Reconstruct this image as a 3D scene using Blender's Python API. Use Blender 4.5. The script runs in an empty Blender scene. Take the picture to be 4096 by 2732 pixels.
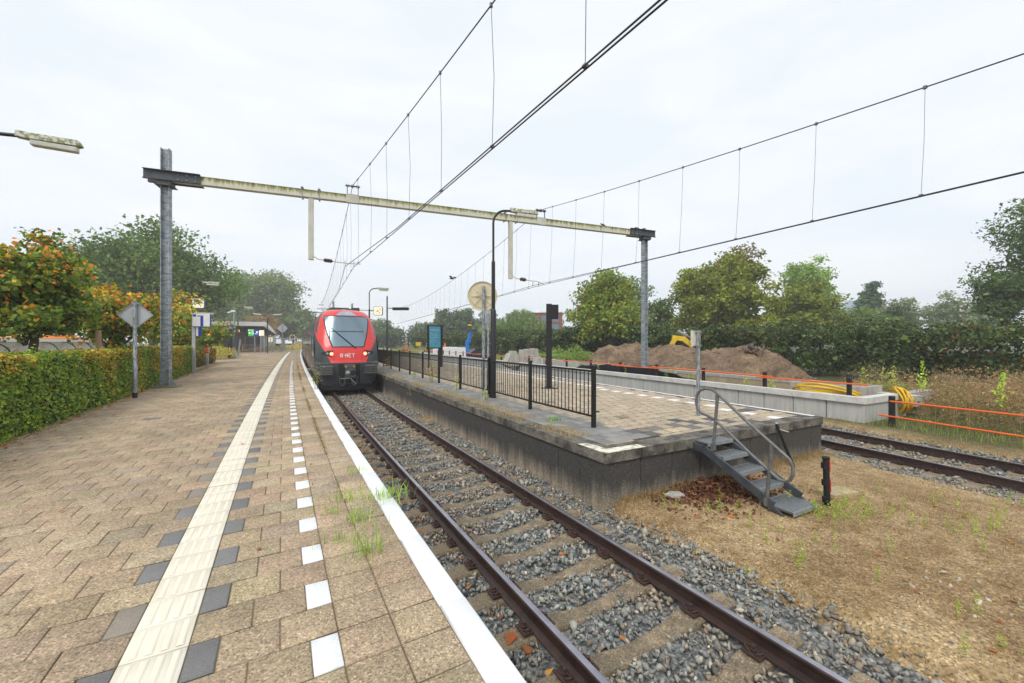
import bpy, bmesh, math, random
import numpy as np
from mathutils import Vector, Matrix, Euler
R = math.radians
scene = bpy.context.scene
COL = scene.collection

# ------------------------------------------------------------------ camera
EYE = 1.73                      # eye height above the platform paving (platform top is z = 0)
RAIL = -0.73                    # top of the rails
cam_d = bpy.data.cameras.new("camera"); cam = bpy.data.objects.new("camera", cam_d); COL.objects.link(cam)
cam.location = (0, 0, EYE); cam.rotation_euler = (R(90), 0, 0)
cam_d.sensor_width = 36; cam_d.lens = 14.0; cam_d.clip_start = .05; cam_d.clip_end = 6000
scene.camera = cam
# ------------------------------------------------------------------ sky, sun, exposure
SUN_EL, SUN_AZ = 48, 200        # azimuth clockwise from +Y: behind the camera, a little to its left
world = bpy.data.worlds.new("World"); scene.world = world; world.use_nodes = True
def build_world():
    nt = world.node_tree; n = nt.nodes; l = nt.links
    n.clear()
    out = n.new('ShaderNodeOutputWorld'); bg = n.new('ShaderNodeBackground')
    sky = n.new('ShaderNodeTexSky'); sky.sky_type = 'NISHITA'; sky.sun_disc = False
    sky.sun_elevation = R(SUN_EL); sky.sun_rotation = R(SUN_AZ); sky.dust_density = 3
    tc = n.new('ShaderNodeTexCoord'); mp = n.new('ShaderNodeMapping'); mp.inputs['Scale'].default_value = (1.0, 1.6, 4.5)
    mp.inputs['Rotation'].default_value = (0.1, 0.12, 0.5)
    n1 = n.new('ShaderNodeTexNoise'); n1.inputs['Scale'].default_value = 2.2; n1.inputs['Detail'].default_value = 9; n1.inputs['Roughness'].default_value = .58; n1.inputs['Distortion'].default_value = .5
    r1 = n.new('ShaderNodeValToRGB')
    r1.color_ramp.elements[0].position = .36; r1.color_ramp.elements[0].color = (.79, .85, .925, 1)
    r1.color_ramp.elements[1].position = .68; r1.color_ramp.elements[1].color = (.905, .925, .955, 1)
    sc = n.new('ShaderNodeMix'); sc.data_type = 'RGBA'; sc.blend_type = 'MULTIPLY'; sc.inputs[0].default_value = 1
    sc.inputs[7].default_value = (9.0, 9.0, 9.0, 1)
    mx = n.new('ShaderNodeMix'); mx.data_type = 'RGBA'; mx.inputs[0].default_value = .95
    l.new(tc.outputs['Generated'], mp.inputs[0]); l.new(mp.outputs[0], n1.inputs['Vector']); l.new(n1.outputs[0], r1.inputs[0])
    l.new(r1.outputs[0], sc.inputs[6]); l.new(sky.outputs[0], mx.inputs[6]); l.new(sc.outputs[2], mx.inputs[7])
    l.new(mx.outputs[2], bg.inputs[0]); bg.inputs[1].default_value = .1; l.new(bg.outputs[0], out.inputs[0])
build_world()
sd = bpy.data.lights.new("sun", 'SUN'); sd.energy = 1.5; sd.angle = R(22); sd.color = (1, .965, .91)
sun = bpy.data.objects.new("sun", sd); COL.objects.link(sun)
sun.rotation_euler = (R(90 - SUN_EL), 0, R(180 - SUN_AZ)); sun.location = (0, 0, 60)
vs = scene.view_settings; vs.view_transform = 'Standard'; vs.look = 'None'; vs.exposure = 0.38; vs.gamma = 1; vs.use_curve_mapping = False
cy = scene.cycles
cy.use_denoising = True
try: cy.denoiser = 'OPENIMAGEDENOISE'
except Exception: pass
cy.max_bounces = 6; cy.diffuse_bounces = 3; cy.glossy_bounces = 3; cy.transparent_max_bounces = 8; cy.transmission_bounces = 4; cy.volume_bounces = 2
cy.caustics_reflective = False; cy.caustics_refractive = False

# ------------------------------------------------------------------ track curve: s along the platform edge, o to its right
_S = np.arange(-20, 340, .05)
_T = .5089 - .0003226*_S + .0258*np.exp(-(np.clip(_S, -6, None)+3)/12)
_i0 = 400
_X = np.cumsum(-np.sin(_T)*.05); _Y = np.cumsum(np.cos(_T)*.05)
_X += .086-_X[_i0]; _Y += 2.0-_Y[_i0]
def P(s, o):
    x = np.interp(s, _S, _X); y = np.interp(s, _S, _Y); t = np.interp(s, _S, _T)
    return x+np.cos(t)*o, y+np.sin(t)*o
def HD(s): return float(np.interp(s, _S, _T))          # heading, left of +Y
def p3(s, o, z): x, y = P(s, o); return Vector((float(x), float(y), z))
# second track (axis) and the wall beyond it
_S2 = np.arange(-14, 300, .1); _T2 = np.where(_S2 < 11, .38+.0069*np.clip(_S2, -9, 11), .456)
_X2 = np.cumsum(-np.sin(_T2)*.1); _Y2 = np.cumsum(np.cos(_T2)*.1); _X2 += 8.51-_X2[140]; _Y2 += 10.34-_Y2[140]
def P2(s, o):
    x = np.interp(s, _S2, _X2); y = np.interp(s, _S2, _Y2); t = np.interp(s, _S2, _T2)
    return x+np.cos(t)*o, y+np.sin(t)*o
WD = Vector((-.44, .898)); WN = Vector((.898, .44)); W0 = Vector((10.8, 12.2))   # wall line: start, direction away, right-hand normal
def pw(t, o, z=0): p = W0+WD*t+WN*o; return Vector((p.x, p.y, z))

# ------------------------------------------------------------------ object helpers
LAB = {}
def tag(o, label=None, cat=None, group=None, kind=None):
    if label: o['label'] = label
    if cat: o['category'] = cat
    if group: o['group'] = group
    if kind: o['kind'] = kind
    return o
def thing(name, label, cat, loc=(0, 0, 0), rz=0.0, group=None, tilt=None):
    o = bpy.data.objects.new(name, None); COL.objects.link(o); o.empty_display_size = .2
    o.location = loc; o.rotation_euler = (tilt[0], tilt[1], rz) if tilt else (0, 0, rz)
    return tag(o, label, cat, group)
def mw(o):
    m = o.matrix_basis.copy()
    while o.parent is not None:
        o = o.parent; m = o.matrix_basis @ m
    return m
def copy_tree(o, parent=None):
    kids = [k for k in bpy.data.objects if k.parent is o]
    c = o.copy(); COL.objects.link(c)
    if parent is not None: c.parent = parent
    for k in kids: copy_tree(k, c)
    return c
def frame(u, v=None):
    u = Vector(u).normalized()
    a = Vector((0, 0, 1)) if abs(u.z) < .95 else Vector((0, 1, 0))
    if v is not None: a = Vector(v)
    x = a.cross(u).normalized(); y = u.cross(x)
    return x, y, u
class MB:
    def __init__(s): s.v = []; s.f = []; s.c = []; s.mi = []; s.m = 0
    def add(s, vs, fs, c=None):
        b = len(s.v); s.v += [tuple(p) for p in vs]
        for f in fs: s.f.append(tuple(i+b for i in f)); s.c.append(c); s.mi.append(s.m)
        return s
    def box(s, c, d, rz=0.0, M=None, col=None, ch=0.0):
        x, y, z = d[0]/2, d[1]/2, d[2]/2
        pts = [Vector((i*x, j*y, k*z)) for k in (-1, 1) for j in (-1, 1) for i in (-1, 1)]
        if M is None: M = Matrix.Rotation(rz, 3, 'Z')
        c = Vector(c)
        return s.add([c+M@p for p in pts], [(0, 2, 3, 1), (4, 5, 7, 6), (0, 1, 5, 4), (2, 6, 7, 3), (0, 4, 6, 2), (1, 3, 7, 5)], col)
    def bar(s, a, b, w, h, up=(0, 0, 1), col=None):      # rectangular bar from a to b, w sideways, h along up
        a = Vector(a); b = Vector(b); u = (b-a).normalized(); x = u.cross(Vector(up)).normalized(); y = x.cross(u)
        pts = []
        for p in (a, b):
            for i, j in ((-1, -1), (1, -1), (1, 1), (-1, 1)): pts.append(p+x*(i*w/2)+y*(j*h/2))
        return s.add(pts, [(0, 1, 2, 3), (7, 6, 5, 4), (0, 4, 5, 1), (1, 5, 6, 2), (2, 6, 7, 3), (3, 7, 4, 0)], col)
    def tube(s, pts, r, n=8, closed=False, caps=True, col=None):
        pts = [Vector(p) for p in pts]; k = len(pts)
        rs = r if isinstance(r, (list, tuple)) else [r]*k
        V = []; px = None
        for i, p in enumerate(pts):
            if closed: d = (pts[(i+1) % k]-pts[i-1])
            else: d = pts[min(i+1, k-1)]-pts[max(i-1, 0)]
            if d.length < 1e-9: d = Vector((0, 0, 1))
            d.normalize()
            if px is None: x, y, _ = frame(d)
            else:
                x = px-d*px.dot(d)
                x = x.normalized() if x.length > 1e-6 else frame(d)[0]
                y = d.cross(x)
            px = x
            for j in range(n):
                a = 2*math.pi*j/n; V.append(p+(x*math.cos(a)+y*math.sin(a))*rs[i])
        Fs = []
        for i in range(k if closed else k-1):
            i2 = (i+1) % k
            for j in range(n): Fs.append((i*n+j, i*n+(j+1) % n, i2*n+(j+1) % n, i2*n+j))
        if caps and not closed: Fs.append(tuple(range(n-1, -1, -1))); Fs.append(tuple((k-1)*n+j for j in range(n)))
        return s.add(V, Fs, col)
    def cyl(s, a, b, r, n=12, r2=None, col=None): return s.tube([a, b], [r, r if r2 is None else r2], n, col=col)
    def lathe(s, prof, c=(0, 0, 0), axis=(0, 0, 1), n=20, col=None):    # prof: (radius, along)
        x, y, u = frame(axis); c = Vector(c); V = []; Fs = []
        for r, h in prof:
            for j in range(n):
                a = 2*math.pi*j/n; V.append(c+u*h+(x*math.cos(a)+y*math.sin(a))*max(r, 1e-4))
        for i in range(len(prof)-1):
            for j in range(n): Fs.append((i*n+j, i*n+(j+1) % n, (i+1)*n+(j+1) % n, (i+1)*n+j))
        return s.add(V, Fs, col)
    def prism(s, poly, z0, z1, M=None, col=None):       # polygon in xy extruded in z
        n = len(poly); V = [Vector((x, y, z0)) for x, y in poly]+[Vector((x, y, z1)) for x, y in poly]
        if M is not None: V = [M@p for p in V]
        return s.add(V, [tuple(range(n-1, -1, -1)), tuple(range(n, 2*n))]+[(i, (i+1) % n, (i+1) % n+n, i+n) for i in range(n)], col)
    def grid(s, rows, col=None, close=False):
        m = len(rows[0]); V = [p for r in rows for p in r]; Fs = []
        for i in range(len(rows)-1):
            for j in range(m-1): Fs.append((i*m+j, i*m+j+1, (i+1)*m+j+1, (i+1)*m+j))
        return s.add(V, Fs, col)
    def build(s, name, mat, parent=None, world=True, smooth=False, bevel=0.0, bseg=2, recalc=True):
        me = bpy.data.meshes.new(name); V = s.v
        if parent is not None and world:
            inv = mw(parent).inverted(); V = [inv@Vector(p) for p in V]
        me.from_pydata([tuple(p) for p in V], [], s.f)
        mats = mat if isinstance(mat, (list, tuple)) else [mat]
        for m in mats: me.materials.append(m)
        if len(mats) > 1: me.polygons.foreach_set('material_index', s.mi)
        if any(c is not None for c in s.c):
            ca = me.color_attributes.new('Col', 'FLOAT_COLOR', 'CORNER')
            arr = []
            for f, c in zip(s.f, s.c):
                c = c or (1, 1, 1); arr += [c[0], c[1], c[2], 1.0]*len(f)
            ca.data.foreach_set('color', arr)
        if recalc or bevel:
            bm = bmesh.new(); bm.from_mesh(me)
            if recalc: bmesh.ops.recalc_face_normals(bm, faces=bm.faces)
            bm.to_mesh(me); bm.free()
        if smooth:
            me.polygons.foreach_set('use_smooth', [True]*len(me.polygons))
            try: me.set_sharp_from_angle(angle=R(40))
            except Exception: pass
        me.update()
        o = bpy.data.objects.new(name, me); COL.objects.link(o)
        if parent is not None: o.parent = parent
        if bevel:
            b = o.modifiers.new('bevel', 'BEVEL'); b.width = bevel; b.segments = bseg; b.limit_method = 'ANGLE'
        return o
def np_mesh(name, V, Fq, mat, parent=None, colors=None, smooth=False):
    """V (n,3); Fq (m,k) faces of k corners; colors per face (m,3) or per vertex (n,3)"""
    me = bpy.data.meshes.new(name); V = np.asarray(V, dtype=np.float32)
    if parent is not None:
        inv = np.array(mw(parent).inverted(), dtype=np.float32); V = V@inv[:3, :3].T+inv[:3, 3]
    Fq = np.asarray(Fq, dtype=np.int32); m, k = Fq.shape
    me.vertices.add(len(V)); me.vertices.foreach_set('co', V.ravel())
    me.loops.add(m*k); me.loops.foreach_set('vertex_index', Fq.ravel())
    me.polygons.add(m); me.polygons.foreach_set('loop_start', np.arange(0, m*k, k, dtype=np.int32))
    try: me.polygons.foreach_set('loop_total', np.full(m, k, dtype=np.int32))
    except Exception: pass
    me.materials.append(mat)
    if colors is not None:
        colors = np.asarray(colors, dtype=np.float32)
        if len(colors) == m and len(colors) != len(V): cc = np.repeat(colors, k, axis=0)
        else: cc = colors[Fq.ravel()]
        cc = np.concatenate([cc, np.ones((len(cc), 1), np.float32)], 1)
        ca = me.color_attributes.new('Col', 'FLOAT_COLOR', 'CORNER'); ca.data.foreach_set('color', cc.ravel())
    if smooth: me.polygons.foreach_set('use_smooth', np.ones(m, dtype=bool))
    me.update(calc_edges=True); me.validate()
    o = bpy.data.objects.new(name, me); COL.objects.link(o)
    if parent is not None: o.parent = parent
    return o

# ------------------------------------------------------------------ materials
def _nodes(name):
    m = bpy.data.materials.new(name); m.use_nodes = True; nt = m.node_tree
    return m, nt.nodes, nt.links, nt.nodes['Principled BSDF']
def ramp(n, stops):
    r = n.new('ShaderNodeValToRGB'); e = r.color_ramp.elements
    while len(e) < len(stops): e.new(.5)
    for i, (p, c) in enumerate(stops): e[i].position = p; e[i].color = (c[0], c[1], c[2], 1)
    return r
def mulc(n, l, a, b, fac=1.0, mode='MULTIPLY'):
    m = n.new('ShaderNodeMix'); m.data_type = 'RGBA'; m.blend_type = mode; m.inputs[0].default_value = fac
    for s, i in ((a, 6), (b, 7)):
        if isinstance(s, tuple): m.inputs[i].default_value = (s[0], s[1], s[2], 1)
        else: l.new(s, m.inputs[i])
    return m
def mat(name, c1, c2=None, scale=6.0, rough=.7, bump=0.0, bscale=None, metal=0.0, spec=.4, attr=False, speck=None, stretch=None, pos=(.35, .65), detail=5, coat=0.0):
    """two-tone noise material; speck=(scale, amount, bright) adds fine grain"""
    m, n, l, b = _nodes(name)
    c2 = c2 or tuple(x*.8 for x in c1)
    tc = n.new('ShaderNodeTexCoord'); vec = tc.outputs['Object']
    if stretch:
        mp = n.new('ShaderNodeMapping'); mp.inputs['Scale'].default_value = stretch; l.new(vec, mp.inputs[0]); vec2 = mp.outputs[0]
    else: vec2 = vec
    no = n.new('ShaderNodeTexNoise'); no.inputs['Scale'].default_value = scale; no.inputs['Detail'].default_value = detail; no.inputs['Roughness'].default_value = .62
    l.new(vec2, no.inputs['Vector'])
    rp = ramp(n, [(pos[0], c2), (pos[1], c1)]); l.new(no.outputs[0], rp.inputs[0]); col = rp.outputs[0]
    if attr:
        at = n.new('ShaderNodeVertexColor'); at.layer_name = 'Col'; col = mulc(n, l, col, at.outputs[0]).outputs[2]
    if speck:
        vo = n.new('ShaderNodeTexVoronoi'); vo.inputs['Scale'].default_value = speck[0]; l.new(vec, vo.inputs['Vector'])
        hs = n.new('ShaderNodeSeparateColor'); l.new(vo.outputs['Color'], hs.inputs[0])
        a = speck[1]; r2 = ramp(n, [(0.0, (1-a, 1-a, 1-a)), (.25, (1-a*.4,)*3), (.6, (1, 1, 1)), (.86, (1+a*.25, 1+a*.2, 1+a*.1)), (1, (1+a*speck[2],)*3)])
        l.new(hs.outputs[0], r2.inputs[0]); col = mulc(n, l, col, r2.outputs[0]).outputs[2]
    l.new(col, b.inputs['Base Color'])
    b.inputs['Roughness'].default_value = rough; b.inputs['Metallic'].default_value = metal
    b.inputs['Specular IOR Level'].default_value = spec
    if coat: b.inputs['Coat Weight'].default_value = coat; b.inputs['Coat Roughness'].default_value = .08
    if bump:
        nb = n.new('ShaderNodeTexNoise'); nb.inputs['Scale'].default_value = bscale or scale*4; nb.inputs['Detail'].default_value = 6; l.new(vec, nb.inputs['Vector'])
        bp = n.new('ShaderNodeBump'); bp.inputs['Strength'].default_value = bump; bp.inputs['Distance'].default_value = .02
        l.new(nb.outputs[0], bp.inputs['Height']); l.new(bp.outputs[0], b.inputs['Normal'])
    return m
def leafmat(name, rough=.55, trans=.3, gain=(1.8, 1.8, 1.6)):
    m, n, l, b = _nodes(name)
    at = n.new('ShaderNodeVertexColor'); at.layer_name = 'Col'
    c = mulc(n, l, at.outputs[0], gain).outputs[2]
    l.new(c, b.inputs['Base Color']); b.inputs['Roughness'].default_value = rough; b.inputs['Specular IOR Level'].default_value = .3
    t = n.new('ShaderNodeBsdfTranslucent'); c2 = mulc(n, l, c, (1.25, 1.3, .7)).outputs[2]; l.new(c2, t.inputs[0])
    mx = n.new('ShaderNodeMixShader'); mx.inputs[0].default_value = trans
    l.new(b.outputs[0], mx.inputs[1]); l.new(t.outputs[0], mx.inputs[2]); l.new(mx.outputs[0], n['Material Output'].inputs[0])
    return m
def weather(m, scale=.55, lo=(.80, .80, .78), hi=(1.06, 1.05, 1.03)):
    n = m.node_tree.nodes; l = m.node_tree.links; b = n['Principled BSDF']; src = b.inputs['Base Color'].links[0].from_socket
    tc = n.new('ShaderNodeTexCoord'); no = n.new('ShaderNodeTexNoise'); no.inputs['Scale'].default_value = scale; no.inputs['Detail'].default_value = 7; no.inputs['Roughness'].default_value = .6; l.new(tc.outputs['Object'], no.inputs[0])
    r = ramp(n, [(.36, lo), (.60, hi)]); l.new(no.outputs[0], r.inputs[0]); c = mulc(n, l, src, r.outputs[0]).outputs[2]
    vo = n.new('ShaderNodeTexVoronoi'); vo.inputs['Scale'].default_value = 2.1; l.new(tc.outputs['Object'], vo.inputs['Vector'])
    r2 = ramp(n, [(.035, (1.35, 1.36, 1.38)), (.05, (1, 1, 1))]); l.new(vo.outputs['Distance'], r2.inputs[0]); c = mulc(n, l, c, r2.outputs[0], .6).outputs[2]
    l.new(c, b.inputs['Base Color'])
def emat(name, c, strength, base=None):
    m, n, l, b = _nodes(name)
    b.inputs['Base Color'].default_value = (*(base or c), 1); b.inputs['Emission Color'].default_value = (*c, 1); b.inputs['Emission Strength'].default_value = strength
    return m
def glassmat(name, c, rough=.06, alpha=1.0, metal=.0, spec=.8):
    m, n, l, b = _nodes(name)
    b.inputs['Base Color'].default_value = (*c, 1); b.inputs['Roughness'].default_value = rough; b.inputs['Metallic'].default_value = metal; b.inputs['Specular IOR Level'].default_value = spec
    if alpha < 1: b.inputs['Alpha'].default_value = alpha
    return m
MT = {}
MT['tile'] = mat('tile', (1, 1, 1), (.80, .79, .77), scale=2.2, rough=.85, attr=True, speck=(100, .52, 1.15), bump=.22, bscale=150, pos=(.3, .7))
MT['tile_island'] = mat('tile_island', (1, 1, 1), (.88, .88, .86), scale=2.2, rough=.85, attr=True, speck=(92, .5, 1.0), bump=.2, bscale=150, pos=(.3, .7))
weather(MT['tile'])
MT['slab'] = mat('slab', (1, 1, 1), (.85, .85, .84), scale=5, rough=.8, attr=True, speck=(170, .22, .35), pos=(.3, .7))
MT['mortar'] = mat('mortar', (.24, .18, .11), (.15, .115, .07), scale=9, rough=.95)
MT['mortar_dark'] = mat('mortar_dark', (.075, .06, .03), (.05, .045, .02), scale=6, rough=.95)
MT['paving_far'] = mat('paving_far', (.40, .305, .20), (.33, .25, .165), scale=1.2, rough=.9, speck=(14, .22, .3))
MT['white'] = mat('white', (.84, .84, .84), (.74, .745, .75), scale=5, rough=.6, speck=(70, .10, .1))
MT['conc'] = mat('conc', (.50, .47, .42), (.36, .34, .30), scale=2.5, rough=.85, bump=.15, speck=(90, .15, .2), stretch=(3, 3, .35))
MT['conc_light'] = mat('conc_light', (.56, .555, .52), (.43, .43, .41), scale=3, rough=.8, speck=(80, .12, .15), stretch=(3.5, 3.5, .3))
MT['conc_cap'] = mat('conc_cap', (.70, .69, .65), (.55, .54, .50), scale=3, rough=.8, speck=(80, .12, .15))
MT['conc_tan'] = mat('conc_tan', (.50, .40, .25), (.36, .28, .17), scale=1.6, rough=.85, speck=(60, .15, .2))
MT['sleeper'] = mat('sleeper', (.32, .25, .165), (.17, .135, .09), scale=5, rough=.9, bump=.4, bscale=50, speck=(85, .45, 1.5))
MT['rail'] = mat('rail', (.055, .029, .022), (.030, .018, .016), scale=7, rough=.5, spec=.5, bump=.1, bscale=60)
MT['railhead'] = mat('railhead', (.42, .41, .46), (.27, .26, .30), scale=3, rough=.32, metal=.85)
MT['rust'] = mat('rust', (.075, .04, .032), (.045, .026, .02), scale=12, rough=.7)
MT['rust_orange'] = mat('rust_orange', (.30, .16, .07), (.18, .09, .04), scale=12, rough=.8)
MT['galv'] = mat('galv', (.42, .45, .47), (.16, .185, .20), scale=5, rough=.45, metal=.35, stretch=(6, 6, 1.4), pos=(.42, .58), detail=8)
MT['galv_mast'] = mat('galv_mast', (.40, .44, .47), (.20, .235, .25), scale=2.4, rough=.5, metal=.25, stretch=(1.5, 1.5, 5.0), pos=(.42, .58), detail=5)
MT['galv_plain'] = mat('galv_plain', (.36, .38, .39), (.28, .30, .31), scale=9, rough=.5, metal=.3)
MT['steel_dark'] = mat('steel_dark', (.085, .095, .105), (.05, .058, .066), scale=6, rough=.55, metal=.2)
MT['black'] = mat('black', (.012, .012, .014), (.008, .008, .009), scale=6, rough=.4, spec=.5)
MT['black_rub'] = mat('black_rub', (.016, .016, .018), (.011, .011, .012), scale=10, rough=.6)
MT['beam'] = mat('beam', (.62, .61, .52), (.48, .48, .39), scale=3.0, rough=.75)
MT['handrail'] = mat('handrail', (.20, .205, .20), (.13, .13, .13), scale=9, rough=.5, metal=.3)
MT['grating'] = mat('grating', (.20, .215, .22), (.13, .14, .15), scale=12, rough=.5, metal=.4)
MT['orange'] = mat('orange', (.86, .155, .02), (.78, .13, .02), scale=3, rough=.4)
MT['yellow'] = mat('yellow', (.83, .54, .02), (.74, .46, .015), scale=4, rough=.4)
MT['signback'] = mat('signback', (.70, .62, .42), (.62, .54, .35), scale=3, rough=.55)
MT['signgrey'] = mat('signgrey', (.46, .48, .50), (.40, .42, .44), scale=4, rough=.55)
MT['cream'] = mat('cream', (.72, .69, .58), (.6, .57, .46), scale=6, rough=.6)
MT['red'] = mat('red', (.72, .025, .02), (.62, .02, .018), scale=4, rough=.4)
MT['blue'] = mat('blue', (.012, .06, .42), (.01, .05, .36), scale=4, rough=.45)
MT['bark'] = mat('bark', (.10, .085, .065), (.05, .042, .032), scale=9, rough=.95, bump=.6, stretch=(2, 2, .5))
MT['leaf'] = leafmat('leaf')
MT['grass'] = leafmat('grass', trans=.35)
MT['dry'] = leafmat('dry', trans=.2, rough=.8, gain=(1.1, 1.1, 1.1))
MT['stone'] = mat('stone', (1.0, .99, .97), (.78, .77, .76), scale=30, rough=.9, attr=True, spec=.2)
MT['lampglass'] = mat('lampglass', (.62, .63, .55), (.5, .51, .44), scale=8, rough=.25)
MT['lichen'] = mat('lichen', (.60, .60, .55), (.22, .24, .07), scale=14, rough=.9, pos=(.42, .56))
MT['wood'] = mat('wood', (.45, .32, .19), (.36, .25, .14), scale=5, rough=.8, stretch=(1, 8, 8))
MT['brick'] = mat('brick', (.125, .07, .058), (.085, .05, .045), scale=18, rough=.85)
MT['asphalt'] = mat('asphalt', (.06, .06, .06), (.045, .045, .045), scale=3, rough=.9)
MT['glass_dark'] = glassmat('glass_dark', (.02, .025, .028), rough=.08)
rng = np.random.default_rng(7)
# ================================================================== GROUND
def seg_dist(x, y, Xs, Ys):
    pts = np.stack([Xs, Ys], 1)[::10]
    out = np.full(x.shape, 1e9)
    for i in range(0, len(pts), 40):
        p = pts[i:i+40]
        d = np.sqrt((x[..., None]-p[:, 0])**2+(y[..., None]-p[:, 1])**2).min(-1); out = np.minimum(out, d)
    return out
_AX = P(_S[200:1600], 1.7)
def vnoise(x, y, f, seed):
    r = np.random.default_rng(seed); g = r.random((64, 64)); u = x*f; v = y*f
    i = np.floor(u).astype(int); j = np.floor(v).astype(int); a = u-i; b = v-j; a = a*a*(3-2*a); b = b*b*(3-2*b)
    G = lambda p, q: g[p % 64, q % 64]
    return (G(i, j)*(1-a)+G(i+1, j)*a)*(1-b)+(G(i, j+1)*(1-a)+G(i+1, j+1)*a)*b
def ground_z(x, y):
    x = np.asarray(x, float); y = np.asarray(y, float)
    z = -.79+.05*(vnoise(x, y, .7, 1)-.5)+.03*(vnoise(x, y, 2.3, 2)-.5)
    near = (np.abs(x) < 40) & (y < 60) & (y > -10)
    z = np.where((x < -9) & (y < 27), -1.0, z)
    d1 = np.full(x.shape, 9.); d2 = d1.copy()
    if near.any():
        d1[near] = seg_dist(x[near], y[near], _AX[0], _AX[1]); d2[near] = seg_dist(x[near], y[near], _X2[:700], _Y2[:700])
    for d, w in ((d1, 1.55), (d2, 1.65)):
        k = np.clip((d-w)/.35, 0, 1); z = np.where(d < w+.35, -.985+(z+.985)*k*k*(3-2*k), z)
    cor = (y > 14.3) & (x > -.62*(y-2)-3) & ((x-10.8)*.898+(y-12.2)*.44 < .2); z = np.where(cor, -1.12, z)
    return z
xs = np.concatenate([[-480, -360, -240, -120, -60, -30, -15, -8, -5, -3.5], np.arange(-2.4, 15, .14), [16, 18, 21, 25, 30, 40, 60, 100, 180, 300, 480]])
ys = np.concatenate([[-120, -60, -30, -8, -3, -1], np.arange(0, 16, .14), [17, 18, 20, 23, 27, 32, 40, 55, 80, 120, 200, 300, 400, 500]])
gx, gy = np.meshgrid(xs, ys); gz = ground_z(gx, gy)
V = np.stack([gx.ravel(), gy.ravel(), gz.ravel()], 1); nx = len(xs); ny = len(ys)
ii, jj = np.meshgrid(np.arange(nx-1), np.arange(ny-1)); a = (jj*nx+ii).ravel()
Fq = np.stack([a, a+1, a+nx+1, a+nx], 1)
gr = np.clip((vnoise(gx, gy, .33, 5)-.62)*3, 0, 1)*.5
far = np.clip((np.hypot(gx-3, gy)-17)/6, 0, 1); gr = np.maximum(gr, far)
right = np.clip((gx-9.5-(12-gy)*.4)/1.5, 0, 1)*(gy < 14); gr = np.maximum(gr, right*.9)
dirtc = np.array([.46, .335, .185]); brown = np.array([.33, .225, .115]); green = np.array([.085, .095, .03])
bn = np.clip((vnoise(gx, gy, .9, 8)*.6+vnoise(gx, gy, 3.1, 9)*.4-.42)*3.2, 0, 1)[..., None]
colr = (dirtc*(1-bn)+brown*bn)*(1-gr[..., None])+green*gr[..., None]
MT['dirt'] = mat('dirt', (1, 1, 1), (.66, .60, .50), scale=5.5, rough=.95, attr=True, speck=(58, .6, 1.2), bump=.7, bscale=34, pos=(.36, .62), detail=12)
g = np_mesh('ground', V, Fq, MT['dirt'], colors=colr.reshape(-1, 3), smooth=True); tag(g, 'bare sandy earth with dry grass around the tracks', kind='structure')

# ================================================================== LEFT PLATFORM
GREY = (.205, .20, .195); CREAM = (.79, .74, .615); WHT = (.80, .80, .79)
def tan(k=None):
    b = np.array([.49, .378, .258])*rng.uniform(.90, 1.08)
    r = rng.random()
    if r < .12: b = b*np.array([.86, .90, .95])
    elif r > .93: b = b*np.array([1.08, 1.12, 1.08])
    return tuple(b*rng.uniform(.97, 1.03, 3))
class Tiles:
    def __init__(s): s.q = []; s.c = []
    def add(s, s0, s1, o0, o1, col, zt=0.0, gap=.003, tilt=.002):
        s.q.append((s0+gap, s1-gap, o0+gap, o1-gap, zt+rng.uniform(-tilt, tilt*.6), rng.uniform(-tilt, tilt), rng.uniform(-tilt, tilt))); s.c.append(col)
    def mesh(s, name, m, mapf, bev=.006, depth=.03):
        q = np.array(s.q); n = len(q); c = np.array(s.c)
        def ring(ins, dz):
            so = np.stack([q[:, 0]+ins, q[:, 1]-ins, q[:, 1]-ins, q[:, 0]+ins], 1); oo = np.stack([q[:, 2]+ins, q[:, 2]+ins, q[:, 3]-ins, q[:, 3]-ins], 1)
            x, y = mapf(so, oo); z = q[:, 4:5]+np.stack([q[:, 5]+q[:, 6], -q[:, 5]+q[:, 6], -q[:, 5]-q[:, 6], q[:, 5]-q[:, 6]], 1)+dz
            return np.stack([x, y, np.broadcast_to(z, x.shape)], -1)
        A, B, D = ring(bev, 0), ring(0, -bev*.8), ring(0, -depth)
        V = np.concatenate([A, B, D], 1).reshape(-1, 3); base = np.arange(n)*12
        Fs = [np.stack([base+i for i in (0, 3, 2, 1)], 1)]
        for lo, hi in ((4, 0), (8, 4)):
            for k in range(4):
                k2 = (k+1) % 4; Fs.append(np.stack([base+hi+k, base+hi+k2, base+lo+k2, base+lo+k], 1))
        cols = np.concatenate([c, c*.9, c*.9, c*.9, c*.9, c*.35, c*.35, c*.35, c*.35]) if bev else c
        # one colour per tile: chamfers slightly darker than the top, sides much darker
        return np_mesh(name, V, np.concatenate(Fs), m, colors=cols)
main_t, grey_t, white_t, tac_t, cop_t = Tiles(), Tiles(), Tiles(), Tiles(), Tiles()
NR = 250
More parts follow.
